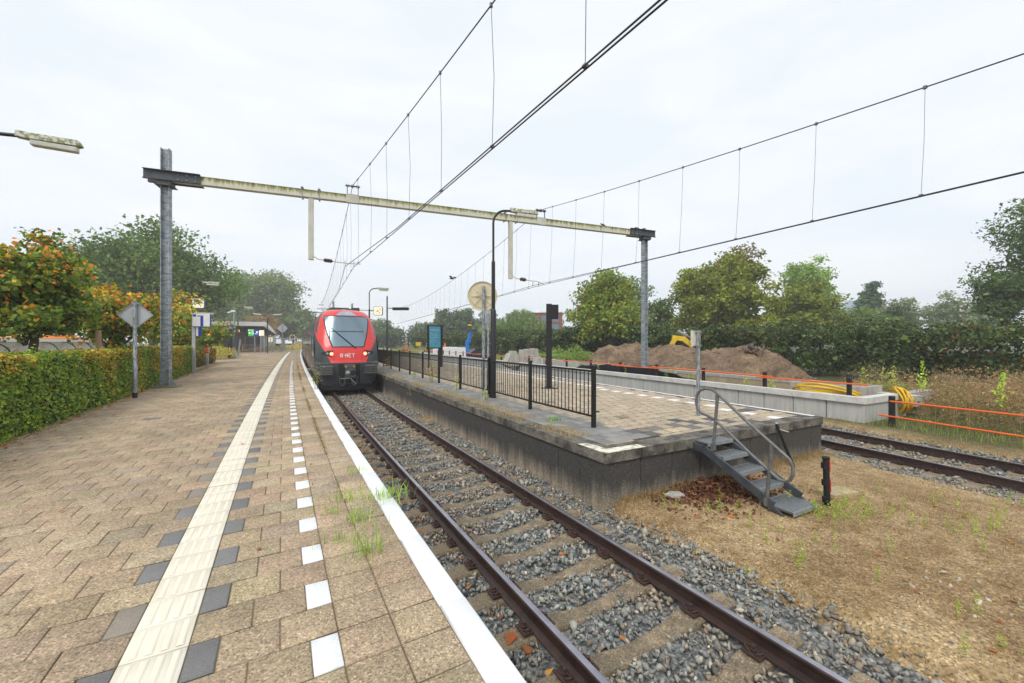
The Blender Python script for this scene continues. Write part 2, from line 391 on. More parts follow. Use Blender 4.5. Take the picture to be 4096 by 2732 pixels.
for i in range(-6, NR):
    s0 = i*.3; s1 = s0+.3; odd = i % 2
    for o in (-.48, -.78): main_t.add(s0, s1, o, o+.3, tan())
    if odd:
        main_t.add(s0, s1, -1.08, -.78, tan()); main_t.add(s0, s1, -1.38, -1.08, tan()); grey_t.add(s0, s1, -1.53, -1.38, tuple(np.array(GREY)*rng.uniform(.85, 1.2)))
    else:
        if s0 < 40: white_t.add(s0+.006, s1-.006, -.93, -.78, WHT)
        else: grey_t.add(s0, s1, -.93, -.78, (.42, .40, .36))
        main_t.add(s0, s1, -1.23, -.93, tan()); main_t.add(s0, s1, -1.53, -1.23, tan())
    tac_t.add(s0, s1, -1.83, -1.53, tuple(np.array(CREAM)*rng.uniform(.94, 1.04)), zt=.002, gap=.002)
    o = -1.83
    if odd: grey_t.add(s0, s1, -1.98, -1.83, tuple(np.array(GREY)*rng.uniform(.85, 1.2)) if rng.random() < .8 else (.30, .26, .21)); o = -1.98
    lim = -5.75-.015*max(s0-6, 0) if s0 < 28 else -13
    while o > lim: main_t.add(s0, s1, o-.3, o, tan() if rng.random() > .012 else (.22, .21, .20)); o -= .3
k = -1.2
while k < 76:
    cop_t.add(k, k+1.0, -.18, 0.0, (.86, .86, .86), zt=.012, gap=.0025, tilt=.003); k += 1.0
main_t.mesh('platform_paving', MT['tile'], P); grey_t.mesh('platform_grey_tiles', MT['slab'], P)
white_t.mesh('platform_white_blocks', MT['white'], P, bev=.004)
MT['coping'] = mat('coping', (.86, .865, .87), (.80, .805, .81), scale=1.1, rough=.55, speck=(90, .05, .02))
cop_t.mesh('platform_edge_coping', MT['coping'], P, bev=.010, depth=.16)
# tactile tiles carry four low ribs along the platform
m, n, l, b = _nodes('tactile'); MT['tactile'] = m
at_ = n.new('ShaderNodeVertexColor'); at_.layer_name = 'Col'
tcn = n.new('ShaderNodeTexCoord'); nz = n.new('ShaderNodeTexNoise'); nz.inputs['Scale'].default_value = 3; nz.inputs['Detail'].default_value = 6; l.new(tcn.outputs['Object'], nz.inputs[0])
rp = ramp(n, [(.35, (.88, .86, .80)), (.62, (1, 1, 1))]); l.new(nz.outputs[0], rp.inputs[0])
l.new(mulc(n, l, at_.outputs[0], rp.outputs[0]).outputs[2], b.inputs['Base Color']); b.inputs['Roughness'].default_value = .75
tac_t.mesh('tactile_strip', MT['tactile'], P, bev=.003)
mb = MB()
for i in range(-4, 60):
    for j in range(4):
        o0 = -1.83+.035+j*.068
        rows = []
        for (ds, w, z) in ((.022, .6, .003), (.034, 1, .0065), (.266, 1, .0065), (.278, .6, .003)):
            s_ = i*.3+ds; rows.append([p3(s_, o0-.001, .0015), p3(s_, o0+.008, z), p3(s_, o0+.026, z), p3(s_, o0+.035, .0015)])
        mb.grid(rows)
MT['rib'] = mat('rib', (.80, .745, .61), (.77, .71, .575), scale=5, rough=.75)
mb.build('tactile_ribs', MT['rib'])
for nm in ('platform_paving', 'platform_grey_tiles', 'platform_white_blocks', 'platform_edge_coping', 'tactile_strip', 'tactile_ribs'):
    tag(bpy.data.objects[nm], kind='structure')
# bedding under the tiles, the face below the coping, far paving
def sheet(name, m, ss, os_, z, P=P):
    rows = []
    for s in ss:
        row = []
        for o in os_: x, y = P(s, o); row.append(Vector((float(x), float(y), z)))
        rows.append(row)
    mb = MB(); mb.grid(rows); return tag(mb.build(name, m, recalc=False), kind='structure')
sheet('platform_bedding', MT['mortar'], np.arange(-3, 75.5, 1.5), (-14, -7, -.02), -.008)
sheet('platform_far_paving', MT['paving_far'], np.arange(74.9, 240, 3), (-34, -20, -.19), 0.0)
sheet('platform_forecourt', MT['paving_far'], np.arange(29, 75.5, 3), (-34, -20, -12.9), -.004)
sheet('platform_far_coping', MT['coping'], np.arange(75.9, 240, 3), (-.18, 0.0), .012)
rows = [[p3(s, -.03, -.012), p3(s, -.03, -1.2)] for s in np.arange(-4, 240, 2)]
tag(MB().grid(rows).build('platform_side', MT['conc']), kind='structure')

# ================================================================== ISLAND PLATFORM
ISL_O = 3.27
FN = Vector((-.465, .885)); F0 = Vector((1.45, 6.17)); FD = Vector((.885, .465))
EN = Vector((.898, .44)); E0 = Vector((4.33, 14.8)); ED = Vector((-.44, .898))   # right edge
CORNER_R = Vector((7.11, 9.14))
def in_island(x, y, mf=.3, mr=.16):
    return ((x-F0.x)*FN.x+(y-F0.y)*FN.y > mf) & ((x-E0.x)*EN.x+(y-E0.y)*EN.y < -mr)
it, ig, iw, idk = Tiles(), Tiles(), Tiles(), Tiles()
for i in range(9, 230):
    s0 = i*.3+.05
    o = ISL_O+.33-(0 if i % 2 else .15)
    while o < 10.3:
        o0 = max(o, ISL_O+.33); o1 = o+.3
        if o1-o0 > .06:
            x, y = P(s0+.15, (o0+o1)/2)
            if in_island(x, y, .33):
                dR = -((x-E0.x)*EN.x+(y-E0.y)*EN.y)
                if i % 2 == 0 and .78 < dR < 1.08: iw.add(s0+.01, s0+.29, o0, o1, WHT)
                elif o0 < ISL_O+1.25: ig.add(s0, s0+.3, o0, o1, tuple(np.array((.27, .265, .25))*rng.uniform(.8, 1.2)))
                elif s0 < 4.0 and rng.random() < .22: ig.add(s0, s0+.3, o0, o1, tuple(np.array((.12, .115, .11))*rng.uniform(.7, 1.9)))
                else:
                    c = np.array(tan())*np.array([1.06, 1.12, 1.2])*rng.uniform(.97, 1.03); it.add(s0, s0+.3, o0, o1, tuple(c if rng.random() > .03 else c*.6), tilt=.003, gap=.013)
        o += .3
it.mesh('island_paving', MT['tile_island'], P, bev=.012); ig.mesh('island_grey_tiles', MT['slab'], P, bev=.010); iw.mesh('island_white_blocks', MT['white'], P, bev=.004)
# outline of the island: left edge (curved), front edge (straight), right edge (straight)
def island_z_sheet():
    L = [Vector(p3(s, ISL_O+.1, 0)).to_2d() for s in np.arange(4, 200, 4)]
    mb = MB(); rows = []
    Rr = [E0+ED*t for t in np.linspace(-6, 210, len(L))]
    for a, b in zip(L, Rr): rows.append([Vector((a.x, a.y, -.0125)), Vector((b.x-EN.x*.1, b.y-EN.y*.1, -.0125))])
    fl = F0+FD*.12+FN*.12; fr = CORNER_R-FD*.12+FN*.12
    rows.insert(0, [Vector((fl.x, fl.y, -.0125)), Vector((fr.x, fr.y, -.0125))])
    mb.grid(rows); return mb.build('island_bedding', MT['mortar_dark'], recalc=False)
island_z_sheet()
# weathered concrete for the island's walls
m, n, l, b = _nodes('island_wall'); MT['island_wall'] = m
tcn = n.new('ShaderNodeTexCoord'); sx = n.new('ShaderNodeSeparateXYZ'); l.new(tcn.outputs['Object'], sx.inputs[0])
mp = n.new('ShaderNodeMapping'); mp.inputs['Scale'].default_value = (4.5, 4.5, .35); l.new(tcn.outputs['Object'], mp.inputs[0])
n1 = n.new('ShaderNodeTexNoise'); n1.inputs['Scale'].default_value = 1.6; n1.inputs['Detail'].default_value = 8; n1.inputs['Roughness'].default_value = .65; l.new(mp.outputs[0], n1.inputs[0])
n2 = n.new('ShaderNodeTexNoise'); n2.inputs['Scale'].default_value = 1.7; n2.inputs['Detail'].default_value = 8; l.new(tcn.outputs['Object'], n2.inputs[0])
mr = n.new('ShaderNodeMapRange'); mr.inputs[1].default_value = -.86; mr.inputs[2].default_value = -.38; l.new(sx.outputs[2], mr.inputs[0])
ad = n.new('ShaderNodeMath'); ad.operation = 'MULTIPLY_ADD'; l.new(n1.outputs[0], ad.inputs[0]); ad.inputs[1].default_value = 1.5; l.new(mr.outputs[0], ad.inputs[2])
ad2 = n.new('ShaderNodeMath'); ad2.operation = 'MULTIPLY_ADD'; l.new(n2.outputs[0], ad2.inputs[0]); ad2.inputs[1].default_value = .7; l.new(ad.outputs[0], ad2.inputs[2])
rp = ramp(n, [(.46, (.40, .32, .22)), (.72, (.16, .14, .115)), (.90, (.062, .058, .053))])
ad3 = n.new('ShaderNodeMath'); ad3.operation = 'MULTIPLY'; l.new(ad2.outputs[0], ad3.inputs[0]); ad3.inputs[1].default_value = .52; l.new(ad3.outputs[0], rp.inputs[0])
vo = n.new('ShaderNodeTexVoronoi'); vo.inputs['Scale'].default_value = 75; l.new(tcn.outputs['Object'], vo.inputs['Vector']); sc_ = n.new('ShaderNodeSeparateColor'); l.new(vo.outputs['Color'], sc_.inputs[0])
r2 = ramp(n, [(0, (.6, .6, .6)), (.5, (1, 1, 1)), (.93, (1.1, 1.1, 1.1)), (1, (2.4, 2.3, 2.1))]); l.new(sc_.outputs[0], r2.inputs[0])
l.new(mulc(n, l, rp.outputs[0], r2.outputs[0]).outputs[2], b.inputs['Base Color']); b.inputs['Roughness'].default_value = .9
nb = n.new('ShaderNodeTexNoise'); nb.inputs['Scale'].default_value = 60; l.new(tcn.outputs['Object'], nb.inputs[0]); bp = n.new('ShaderNodeBump'); bp.inputs['Strength'].default_value = .35; bp.inputs['Distance'].default_value = .01
l.new(nb.outputs[0], bp.inputs['Height']); l.new(bp.outputs[0], b.inputs['Normal'])
MT['island_cap'] = mat('island_cap', (.22, .20, .165), (.055, .051, .045), scale=3.2, rough=.9, bump=.5, bscale=45, speck=(70, .4, 1.4), pos=(.38, .62), detail=9)
def wall_panel(mb, a, b, nrm, z0, z1, gap=.007, th=.12):
    a = Vector(a); b = Vector(b); u = (b-a).normalized(); nn = Vector(nrm)
    a2 = a+u*gap; b2 = b-u*gap; c = .008
    pl = [a2+nn*0, b2+nn*0]
    V = []
    for z in (z0, z1):
        for p, off in ((a2, -c), (a2+u*c, 0), (b2-u*c, 0), (b2, -c), (b2, -th), (a2, -th)):
            q = p+nn*off; V.append(Vector((q.x, q.y, z)))
    mb.add(V, [(0, 1, 7, 6), (1, 2, 8, 7), (2, 3, 9, 8), (3, 4, 10, 9), (4, 5, 11, 10), (5, 0, 6, 11), (0, 5, 4, 3, 2, 1), (6, 7, 8, 9, 10, 11)])
mbw, mbc, mbx = MB(), MB(), MB()
def n2(v): v = Vector(v); v.normalize(); return v
s = 2.95
k = 0
while s < 95:                                       # left side: wall panels and, on top of them, cap blocks
    w = .60; a = p3(s, ISL_O, 0).to_2d(); b_ = p3(s+w, ISL_O, 0).to_2d(); t = HD(s+.3); nr = Vector((-math.cos(t), -math.sin(t)))
    wall_panel(mbw, a, b_, nr, -1.1, -.17)
    wall_panel(mbc, a, b_, nr, -.17, .004, gap=.004, th=.34)
    if k % 1 == 0: pass
    a2 = a+nr*.035; b2 = b_+nr*.035
    wall_panel(mbx, a2, b2, nr, -.155, .008, gap=.004, th=.05)
    s += w; k += 1
Lf = (CORNER_R-F0).length; t = 0.0; nr = -FN
while t < Lf-.05:
    w = min(.74, Lf-t); a = F0+FD*t; b_ = F0+FD*(t+w)
    wall_panel(mbw, a, b_, nr, -1.1, -.17); wall_panel(mbc, a, b_, nr, -.172, .0062, gap=.004, th=.34)
    wall_panel(mbx, a+nr*.035, b_+nr*.035, nr, -.157, .0095, gap=.004, th=.05)
    t += w
t = -6.3
while t < 90:
    a = E0+ED*t; b_ = a+ED*.9; wall_panel(mbw, a, b_, EN, -1.1, -.10); wall_panel(mbc, a, b_, EN, -.10, .006, gap=.003, th=.16); t += .9
isl = thing('island_platform', 'weathered concrete island platform between the two tracks', 'platform', (2.2, 7.2, 0)); 
for nm in ('island_paving', 'island_grey_tiles', 'island_white_blocks', 'island_bedding'):
    o = bpy.data.objects[nm]; o.parent = isl; o.location = -isl.location
cq = [F0+FD*.1+FN*.1, F0+FD*1.0+FN*.1, F0+FD*1.0+FN*.6, F0+FD*.0+FN*.7]; MB().add([Vector((p.x, p.y, -.006)) for p in cq], [(0, 1, 2, 3)]).build('corner_fill', MT['paving_far'], isl, recalc=False)
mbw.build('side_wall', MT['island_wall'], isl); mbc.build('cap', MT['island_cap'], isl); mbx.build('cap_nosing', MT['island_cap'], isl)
# white painted corner of the cap and the white line along the right edge
mb = MB()
for a, d_, L_ in ((F0, FD, .82), (F0, None, .62)):
    if d_ is not None:
        q = [a-FN*.037-FD*.03, a+FD*L_-FN*.037, a+FD*(L_-.02)+FN*.14, a+FD*.16+FN*.17]
    else:
        u = Vector((-math.sin(HD(3)), math.cos(HD(3)))); r_ = Vector((math.cos(HD(3)), math.sin(HD(3))))
        q = [a-FN*.037-FD*.03, a+FD*.16+FN*.17, a+u*(L_-.05)+r_*.14, a+u*L_-r_*.037]
    mb.add([Vector((p.x, p.y, .0125)) for p in q]+[Vector((p.x, p.y, .006)) for p in q], [(0, 1, 2, 3), (0, 4, 5, 1), (1, 5, 6, 2), (2, 6, 7, 3), (3, 7, 4, 0)])
MT['oldpaint'] = mat('oldpaint', (.76, .73, .60), (.30, .27, .21), scale=7, rough=.7, pos=(.38, .52), detail=9)
mb.build('painted_corner', MT['oldpaint'], isl)
mb = MB(); q = []
for t in np.arange(-6.2, 90, 1.6):
    a = E0+ED*(t+.01)-EN*.002; b_ = E0+ED*(t+1.59)-EN*.002
    mb.add([Vector((a.x-EN.x*.14, a.y-EN.y*.14, .0105)), Vector((b_.x-EN.x*.14, b_.y-EN.y*.14, .0105)), Vector((b_.x, b_.y, .0105)), Vector((a.x, a.y, .0105))], [(0, 1, 2, 3)])
mb.build('edge_line', MT['white'], isl)
tag(isl, kind='structure')

# ================================================================== NEW PLATFORM WALL (right of the second track)
wall = thing('retaining_wall', 'pale new concrete platform wall beyond the far track', 'wall', (W0.x, W0.y, -.85))
mbp, mbk = MB(), MB(); t = 0.0
while t < 150:
    w = 1.02
    a = W0+WD*t; b_ = W0+WD*(t+w); wall_panel(mbp, a, b_, -WN, -1.1, -.19, gap=.014)
    t += w
t = 0.0
while t < 150:
    a = W0+WD*t; b_ = W0+WD*(t+2.04); wall_panel(mbk, a, b_, Vector((0, 0)), -.19, .0)if False else None
    nn = -WN; A = a+nn*.085; B = b_+nn*.085
    wall_panel(mbk, A, B, nn, -.19, .004, gap=.004, th=.30); t += 2.04
R1 = W0+WN*2.75
wall_panel(mbp, W0+WN*.001-WD*.0, W0+WN*1.4, -WD, -1.1, -.19, gap=.004); wall_panel(mbp, W0+WN*1.4, R1, -WD, -1.1, -.19)
wall_panel(mbk, W0-WN*.05-WD*.05, W0+WN*1.4-WD*.05, -WD, -.19, .003, gap=.003, th=.28); wall_panel(mbk, W0+WN*1.4-WD*.05, R1-WD*.05, -WD, -.19, .003, th=.28)
mbp.build('wall_panel', MT['conc_light'], wall); mbk.build('cap', MT['conc_cap'], wall)
bw = thing('back_wall', 'tan concrete back wall with rust stains behind the orange railing', 'wall', (W0.x+WN.x*3.4, W0.y+WN.y*3.4, -.85))
mbp, mbk = MB(), MB(); t = 2.2
while t < 34:
    a = W0+WN*3.3+WD*t; wall_panel(mbp, a, a+WD*1.3, -WN, -1.1, -.06, gap=.005); wall_panel(mbk, a-WN*.02, a+WD*1.3-WN*.02, -WN, -.06, .09, gap=.004, th=.3); t += 1.3
mbp.build('wall_panel', MT['conc_tan'], bw); mbk.build('cap', MT['conc'], bw)
mb = MB()
for t in (5.2, 6.4, 8.1, 10.2, 12.1, 13.4, 15.2):
    a = W0+WN*3.292+WD*t; b_ = a+WD*.09
    mb.add([Vector((a.x, a.y, -.30)), Vector((b_.x, b_.y, -.30)), Vector((b_.x-.01, b_.y, -.52)), Vector((a.x+.01, a.y, -.50))], [(0, 1, 2, 3)])
mb.build('rust_stain', MT['rust_orange'], bw)
blk = MB(); c = pw(.9, 2.9); blk.box((c.x, c.y, -.24), (.62, 2.4, .34), rz=.456); c2 = pw(.2, 3.9); blk.box((c2.x, c2.y, -.18), (2.6, .35, .3), rz=.456)
blk.build('end_block', MT['conc_light'], bw)
sheet('trench_floor', MT['dirt'], [0.1, 40, 150], (.05, 3.3), -.55, P=lambda s, o: ((W0+WD*s+WN*o).x, (W0+WD*s+WN*o).y))

# ================================================================== TRACKS
def rail_mesh(mb_, Pf, s0, s1, oc, step=.4):
    prof = [(-.07, -.16), (.07, -.16), (.07, -.148), (.012, -.128), (.009, -.045), (.033, -.036), (.036, -.012), (.027, -.002), (0.012, 0.0), (-.012, 0.0), (-.027, -.002), (-.036, -.012), (-.033, -.036), (-.009, -.045), (-.012, -.128), (-.07, -.148)]
    ss = np.arange(s0, s1, step); k = len(prof); V = []; b0 = len(mb_.v)
    for s in ss:
        for o, z in prof:
            x, y = Pf(s, oc+o); V.append((float(x), float(y), RAIL+z))
    fa = []; fb = []
    for i in range(len(ss)-1):
        for j in range(k):
            f = (i*k+j, i*k+(j+1) % k, (i+1)*k+(j+1) % k, (i+1)*k+j)
            (fb if j in (7, 8, 9) else fa).append(f)
    mb_.m = 0; mb_.add(V, fa); 
    for f in fb: mb_.f.append(tuple(i+b0 for i in f)); mb_.c.append(None); mb_.mi.append(1)
    mb_.f.append(tuple(b0+i for i in range(k))); mb_.c.append(None); mb_.mi.append(0)
def sleeper_mesh():
    st = [(-1.25, -.93, .097), (-1.20, -.915, .105), (-.95, -.903, .105), (-.56, -.905, .102), (-.42, -.925, .093), (-.2, -.955, .085), (0, -.962, .084), (.2, -.955, .085), (.42, -.925, .093), (.56, -.905, .102), (.95, -.903, .105), (1.20, -.915, .105), (1.25, -.93, .097)]
    rows = []
    for o, z, w in st:
        rows.append([Vector((o, -w-.025, z-.2)), Vector((o, -w-.012, z-.022)), Vector((o, -w, z)), Vector((o, w, z)), Vector((o, w+.012, z-.022)), Vector((o, w+.025, z-.2))])
    mb = MB(); mb.grid(rows); m_ = len(rows[0]); e = (len(rows)-1)*m_
    mb.f.append(tuple(range(m_))); mb.c.append(None); mb.mi.append(0); mb.f.append(tuple(e+i for i in range(m_))); mb.c.append(None); mb.mi.append(0)
    return mb
def clip_mesh():
    mb = MB()
    for sg in (-1, 1):
        x0 = sg*.115
        mb.box((x0, 0, -.893), (.10, .16, .014))
        mb.cyl((x0, 0, -.89), (x0, 0, -.845), .012, 6); mb.cyl((x0, 0, -.868), (x0, 0, -.858), .026, 10); mb.cyl((x0, 0, -.845), (x0, 0, -.825), .019, 6)
        for sy in (-1, 1):
            pts = []
            for k in range(9):
                a = math.pi*(1.6*k/8-.3); pts.append((x0+sg*.030*math.cos(a)-sg*.004, sy*(.040+.030*math.sin(a)), -.872+.016*math.sin(a*1.1)))
            mb.tube(pts, .0085, 6)
    return mb
SL = [.6*k for k in range(-3, 40)]
PH = .775
def track(name, label, Pf, hd, offs, s0, s1, n0, n1, phase, nclip):
    x, y = Pf(max(s0, 2), offs[2])
    t = thing(name, label, 'railway track', (float(x), float(y), RAIL))
    for oc in offs[:2]:
        mb = MB(); rail_mesh(mb, Pf, s0, s1, oc); mb.build('rail', (MT['rail'], MT['railhead']), t, smooth=True)
    sl0 = track.sl; cl0 = track.cl
    for k in range(n0, n1):
        s = k*.6+phase; x, y = Pf(s, offs[2])
        so = bpy.data.objects.new('sleeper', sl0); COL.objects.link(so); so.parent = t
        so.location = Vector((float(x), float(y), 0))-t.location; so.rotation_euler = (0, 0, hd(s)+rng.uniform(-.006, .006)); so.location.z += rng.uniform(-.006, .004)
        if k-n0 < nclip:
            for sg, oc in ((-1, offs[0]), (1, offs[1])):
                co = bpy.data.objects.new('rail_fastening', cl0); COL.objects.link(co); co.parent = so; co.location = (oc-offs[2], 0, .02)
    return t
tmp = sleeper_mesh().build('sleeper', MT['sleeper']); track.sl = tmp.data; bpy.data.objects.remove(tmp)
tmp = clip_mesh().build('rail_fastening', MT['rust'], smooth=True); track.cl = tmp.data; bpy.data.objects.remove(tmp)
t1 = track('railway_track', 'rusty brown track in front of the train, along the paved platform', P, HD, (.947, 2.456, 1.70), -3, 100, -3, 45, PH, 26)
t2 = track('railway_track', 'rusty brown track between the island platform and the pale concrete wall', P2, lambda s: float(np.interp(s, _S2, _T2)), (-.755, .755, 0), -13.5, 120, -18, 26, .2, 44)
tag(t1, kind='thing', group='railway tracks'); tag(t2, kind='thing', group='railway tracks')
# ballast bed and stones
def bed(name, Pf, ss, prof):
    rows = [[Vector((*[float(q) for q in Pf(s, o)], z)) for o, z in prof] for s in ss]
    return tag(MB().grid(rows).build(name, MT['ballast'], smooth=True, recalc=False), kind='stuff')
MT['ballast'] = mat('ballast', (.30, .31, .30), (.10, .105, .105), scale=26, rough=.95, bump=1.0, bscale=30, speck=(20, .6, .9), pos=(.4, .6), detail=8)
bed('ballast_bed', P, np.arange(-4, 130, 1.0), [(.02, -.945), (.6, -.962), (1.7, -.975), (2.9, -.962), (3.32, -.93)])
bed('ballast_bed', P2, np.arange(-13, 120, 1.0), [(-1.8, -1.02), (-1.25, -.945), (0, -.972), (1.3, -.95), (1.9, -1.0)])
def rocks(n, seed):
    r = np.random.default_rng(seed); out = []
    for _ in range(n):
        bm = bmesh.new()
        for _k in range(9):
            v = r.normal(size=3); v /= np.linalg.norm(v); v *= r.uniform(.8, 1.0); bm.verts.new((v[0]*1.15, v[1]*.85, v[2]*.62))
        h = bmesh.ops.convex_hull(bm, input=bm.verts)
        for e in [e for e in h['geom_interior'] if isinstance(e, bmesh.types.BMVert)]: bm.verts.remove(e)
        bmesh.ops.triangulate(bm, faces=bm.faces); bm.verts.index_update()
        out.append((np.array([v.co[:] for v in bm.verts]), np.array([[v.index for v in f.verts] for f in bm.faces]))); bm.free()
    return out
ROCK = rocks(14, 3)
def rot_mats(n, r, full=True):
    q = r.normal(size=(n, 4)); q /= np.linalg.norm(q, axis=1)[:, None]
    if not full: q[:, 1:3] *= .35; q /= np.linalg.norm(q, axis=1)[:, None]
    w, x, y, z = q.T
    return np.stack([1-2*(y*y+z*z), 2*(x*y-z*w), 2*(x*z+y*w), 2*(x*y+z*w), 1-2*(x*x+z*z), 2*(y*z-x*w), 2*(x*z-y*w), 2*(y*z+x*w), 1-2*(x*x+y*y)], 1).reshape(n, 3, 3)
def scatter_rocks(name, pos, size, cols, m, seed=1, full=True):
    r = np.random.default_rng(seed); n = len(pos); which = r.integers(0, len(ROCK), n); RM = rot_mats(n, r, full)
    VV, FF, CC = [], [], []; off = 0
    for k, (rv, rf) in enumerate(ROCK):
        idx = np.where(which == k)[0]
        if not len(idx): continue
        v = np.einsum('nij,vj->nvi', RM[idx], rv)*size[idx][:, None, None]+pos[idx][:, None, :]
        f = rf[None]+(np.arange(len(idx))*len(rv))[:, None, None]+off
        VV.append(v.reshape(-1, 3)); FF.append(f.reshape(-1, 3)); CC.append(np.repeat(cols[idx], len(rf), axis=0)); off += len(idx)*len(rv)
    return np_mesh(name, np.concatenate(VV), np.concatenate(FF), m, colors=np.concatenate(CC))
def stone_cols(n, r):
    base = np.array([[.24, .265, .27], [.32, .345, .335], [.17, .19, .195], [.38, .385, .35], [.25, .215, .175], [.30, .325, .30], [.20, .235, .26], [.46, .45, .41]])
    w = np.array([.24, .2, .16, .08, .10, .12, .08, .02]); c = base[r.choice(len(base), n, p=w/w.sum())]
    return c*r.uniform(.8, 1.5, (n, 1))*np.array([1.06, 1.0, .94])
def ballast(name, Pf, hits, s0, s1, o0, o1, dens, size, phase, ax, seed, edge=None):
    r = np.random.default_rng(seed); n = int((s1-s0)*(o1-o0)*dens); s = r.uniform(s0, s1, n); o = r.uniform(o0, o1, n)
    u = np.abs(((s-phase)/.6+.5) % 1-.5)*.6; d = np.abs(o-ax)
    keep = ~((u < np.where(d < .5, .095, .115)) & (d < 1.24) & (r.random(n) > .05))
    for oc in (ax-.755, ax+.755): keep &= ~((np.abs(o-oc) < .085))
    if edge is not None: keep &= edge(s, o, r)
    s, o, u, d = s[keep], o[keep], u[keep], d[keep]; n = len(s)
    x, y = Pf(s, o)
    z = np.where(d < 1.3, -.985+.045*np.minimum(u, .3)/.3+r.uniform(0, .05, n), -.975+np.clip(d-1.3, 0, .6)*.18+r.uniform(0, .05, n))
    z += .02*(vnoise(x, y, 1.7, 4)-.5)
    sz = size*r.lognormal(0, .30, n); sc_ = stone_cols(n, r); ru = np.clip(vnoise(x, y, 1.4, 88)*1.6-.45+.35*(np.abs(d-.75) < .3), 0, 1)[:, None]*.75; sc_ = sc_*(1-ru)+sc_*np.array([1.12, .88, .70])*ru
    return scatter_rocks(name, np.stack([x, y, z], 1), sz, sc_, MT['stone'], seed)
def edge1(s, o, r):
    wob = .14*np.sin(s*1.7)+.1*np.sin(s*4.1+1)
    e = np.where(s > 2.95, 3.21, 3.42+wob+r.exponential(.09, len(s)))
    return (o < e) & (o > .05)
tag(ballast('ballast_stones', P, None, -2.8, 9, .05, 4.2, 560, .031, PH, 1.7, 11, edge1), kind='stuff')
tag(ballast('ballast_stones', P, None, 9, 24, .05, 3.3, 290, .036, PH, 1.7, 12, edge1), kind='stuff')
tag(ballast('ballast_stones', P2, None, -7, 5, -2.0, 1.9, 400, .034, .2, 0, 13, lambda s, o, r: np.abs(o) < 1.75+r.exponential(.08, len(o))), kind='stuff')
# ================================================================== TEXT
def text_mesh(name, body, size, m, parent, M4, ext=.002, align='CENTER', bold=0.0, sx=1.0):
    cu = bpy.data.curves.new(name, 'FONT'); cu.body = body; cu.size = size; cu.extrude = ext; cu.align_x = align; cu.align_y = 'CENTER'; cu.offset = bold; cu.resolution_u = 3
    o = bpy.data.objects.new('tmp', cu); COL.objects.link(o)
    dg = bpy.context.evaluated_depsgraph_get(); me = bpy.data.meshes.new_from_object(o.evaluated_get(dg)); bpy.data.objects.remove(o); bpy.data.curves.remove(cu)
    me.name = name; me.transform(M4 @ Matrix.Diagonal((sx, 1, 1, 1))); 
    if parent is not None: me.transform(mw(parent).inverted())
    me.materials.clear(); me.materials.append(m)
    q = bpy.data.objects.new(name, me); COL.objects.link(q)
    if parent is not None: q.parent = parent
    return q
def plane_M(c, xdir, up=(0, 0, 1)):        # text plane: x along xdir, y along up, centre c
    x = Vector(xdir).normalized(); y = Vector(up).normalized(); z = x.cross(y).normalized(); y = z.cross(x)
    return Matrix(((x.x, y.x, z.x, c[0]), (x.y, y.y, z.y, c[1]), (x.z, y.z, z.z, c[2]), (0, 0, 0, 1)))

# ================================================================== TRAIN
MT['tr_grey'] = mat('tr_grey', (.060, .068, .074), (.050, .057, .063), scale=3, rough=.45, coat=.15, speck=(60, .12, .2))
MT['tr_red'] = mat('tr_red', (.80, .045, .038), (.70, .036, .032), scale=2.5, rough=.35, coat=.35, speck=(50, .10, .1))
MT['tr_black'] = mat('tr_black', (.014, .014, .016), rough=.6)
MT['tr_buf'] = mat('tr_buf', (.10, .095, .095), (.07, .068, .068), scale=6, rough=.6)
MT['tr_roof'] = mat('tr_roof', (.12, .085, .07), (.08, .06, .05), scale=2, rough=.8)
MT['tr_glass'] = glassmat('tr_glass', (.21, .285, .33), rough=.22, metal=.7)
MT['tr_glass_top'] = glassmat('tr_glass_top', (.42, .52, .58), rough=.15, metal=.7)
MT['tr_side_glass'] = glassmat('tr_side_glass', (.03, .04, .042), rough=.1)
MT['tail'] = emat('tail', (1.0, .13, .05), 3.2, (.6, .03, .02)); MT['tailc'] = emat('tailc', (1.0, .55, .35), 5.0, (.6, .03, .02))
MT['headlamp'] = glassmat('headlamp', (.22, .34, .34), rough=.15, metal=.4)
TS, TO = 19.0, 1.60
def TW(x, y, z): a, b = P(TS+y, TO+x); return Vector((float(a), float(b), z+RAIL))
_pz = [.30, .9, 1.4, 1.6, 2.6, 3.1, 3.5, 3.8, 4.0, 4.12, 4.18]
_pw = [1.32, 1.45, 1.495, 1.505, 1.50, 1.43, 1.34, 1.20, 1.04, .78, .02]
_yz = [.30, .9, 1.40, 1.46, 1.9, 2.21, 3.71, 3.97, 4.10, 4.18]
_yy = [.12, .0, .0, .10, .17, .28, .98, 1.30, 1.65, 2.4]
NOSE_D = .95
def hw(z): return float(np.interp(z, _pz, _pw))
def nosey(u, z): 
    u = min(abs(u), 1.0); return float(np.interp(z, _yz, _yy))+NOSE_D*(1-(1-u**2.5)**(1/2.5))
def TSf(u, z, off=0.0):
    def q(u, z): return Vector((u*hw(z), nosey(u, z), z))
    p = q(u, z)
    if off:
        e = 1e-3; a = q(min(u+e, .999), z)-q(max(u-e, -.999), z); b = q(u, z+e)-q(u, z-e); n_ = a.cross(b)
        if n_.length > 1e-12:
            n_.normalize()
            if n_.y > 0: n_ = -n_
            p = p+n_*off
    return TW(p.x, p.y, p.z)
tr = thing('train', 'red and dark grey electric train with lit red tail lights standing at the paved platform', 'train', TW(0, 0, 0), HD(TS))
def sl(z0, z1, k): return [z0+(z1-z0)*i/(k-1) for i in range(k)]
U = [math.sin(math.pi/2*q) for q in np.linspace(-1, 1, 31)]
sides = [58, 50, 42, 34, 26, 20, 14, 9, 5, 2.6]
rows = []
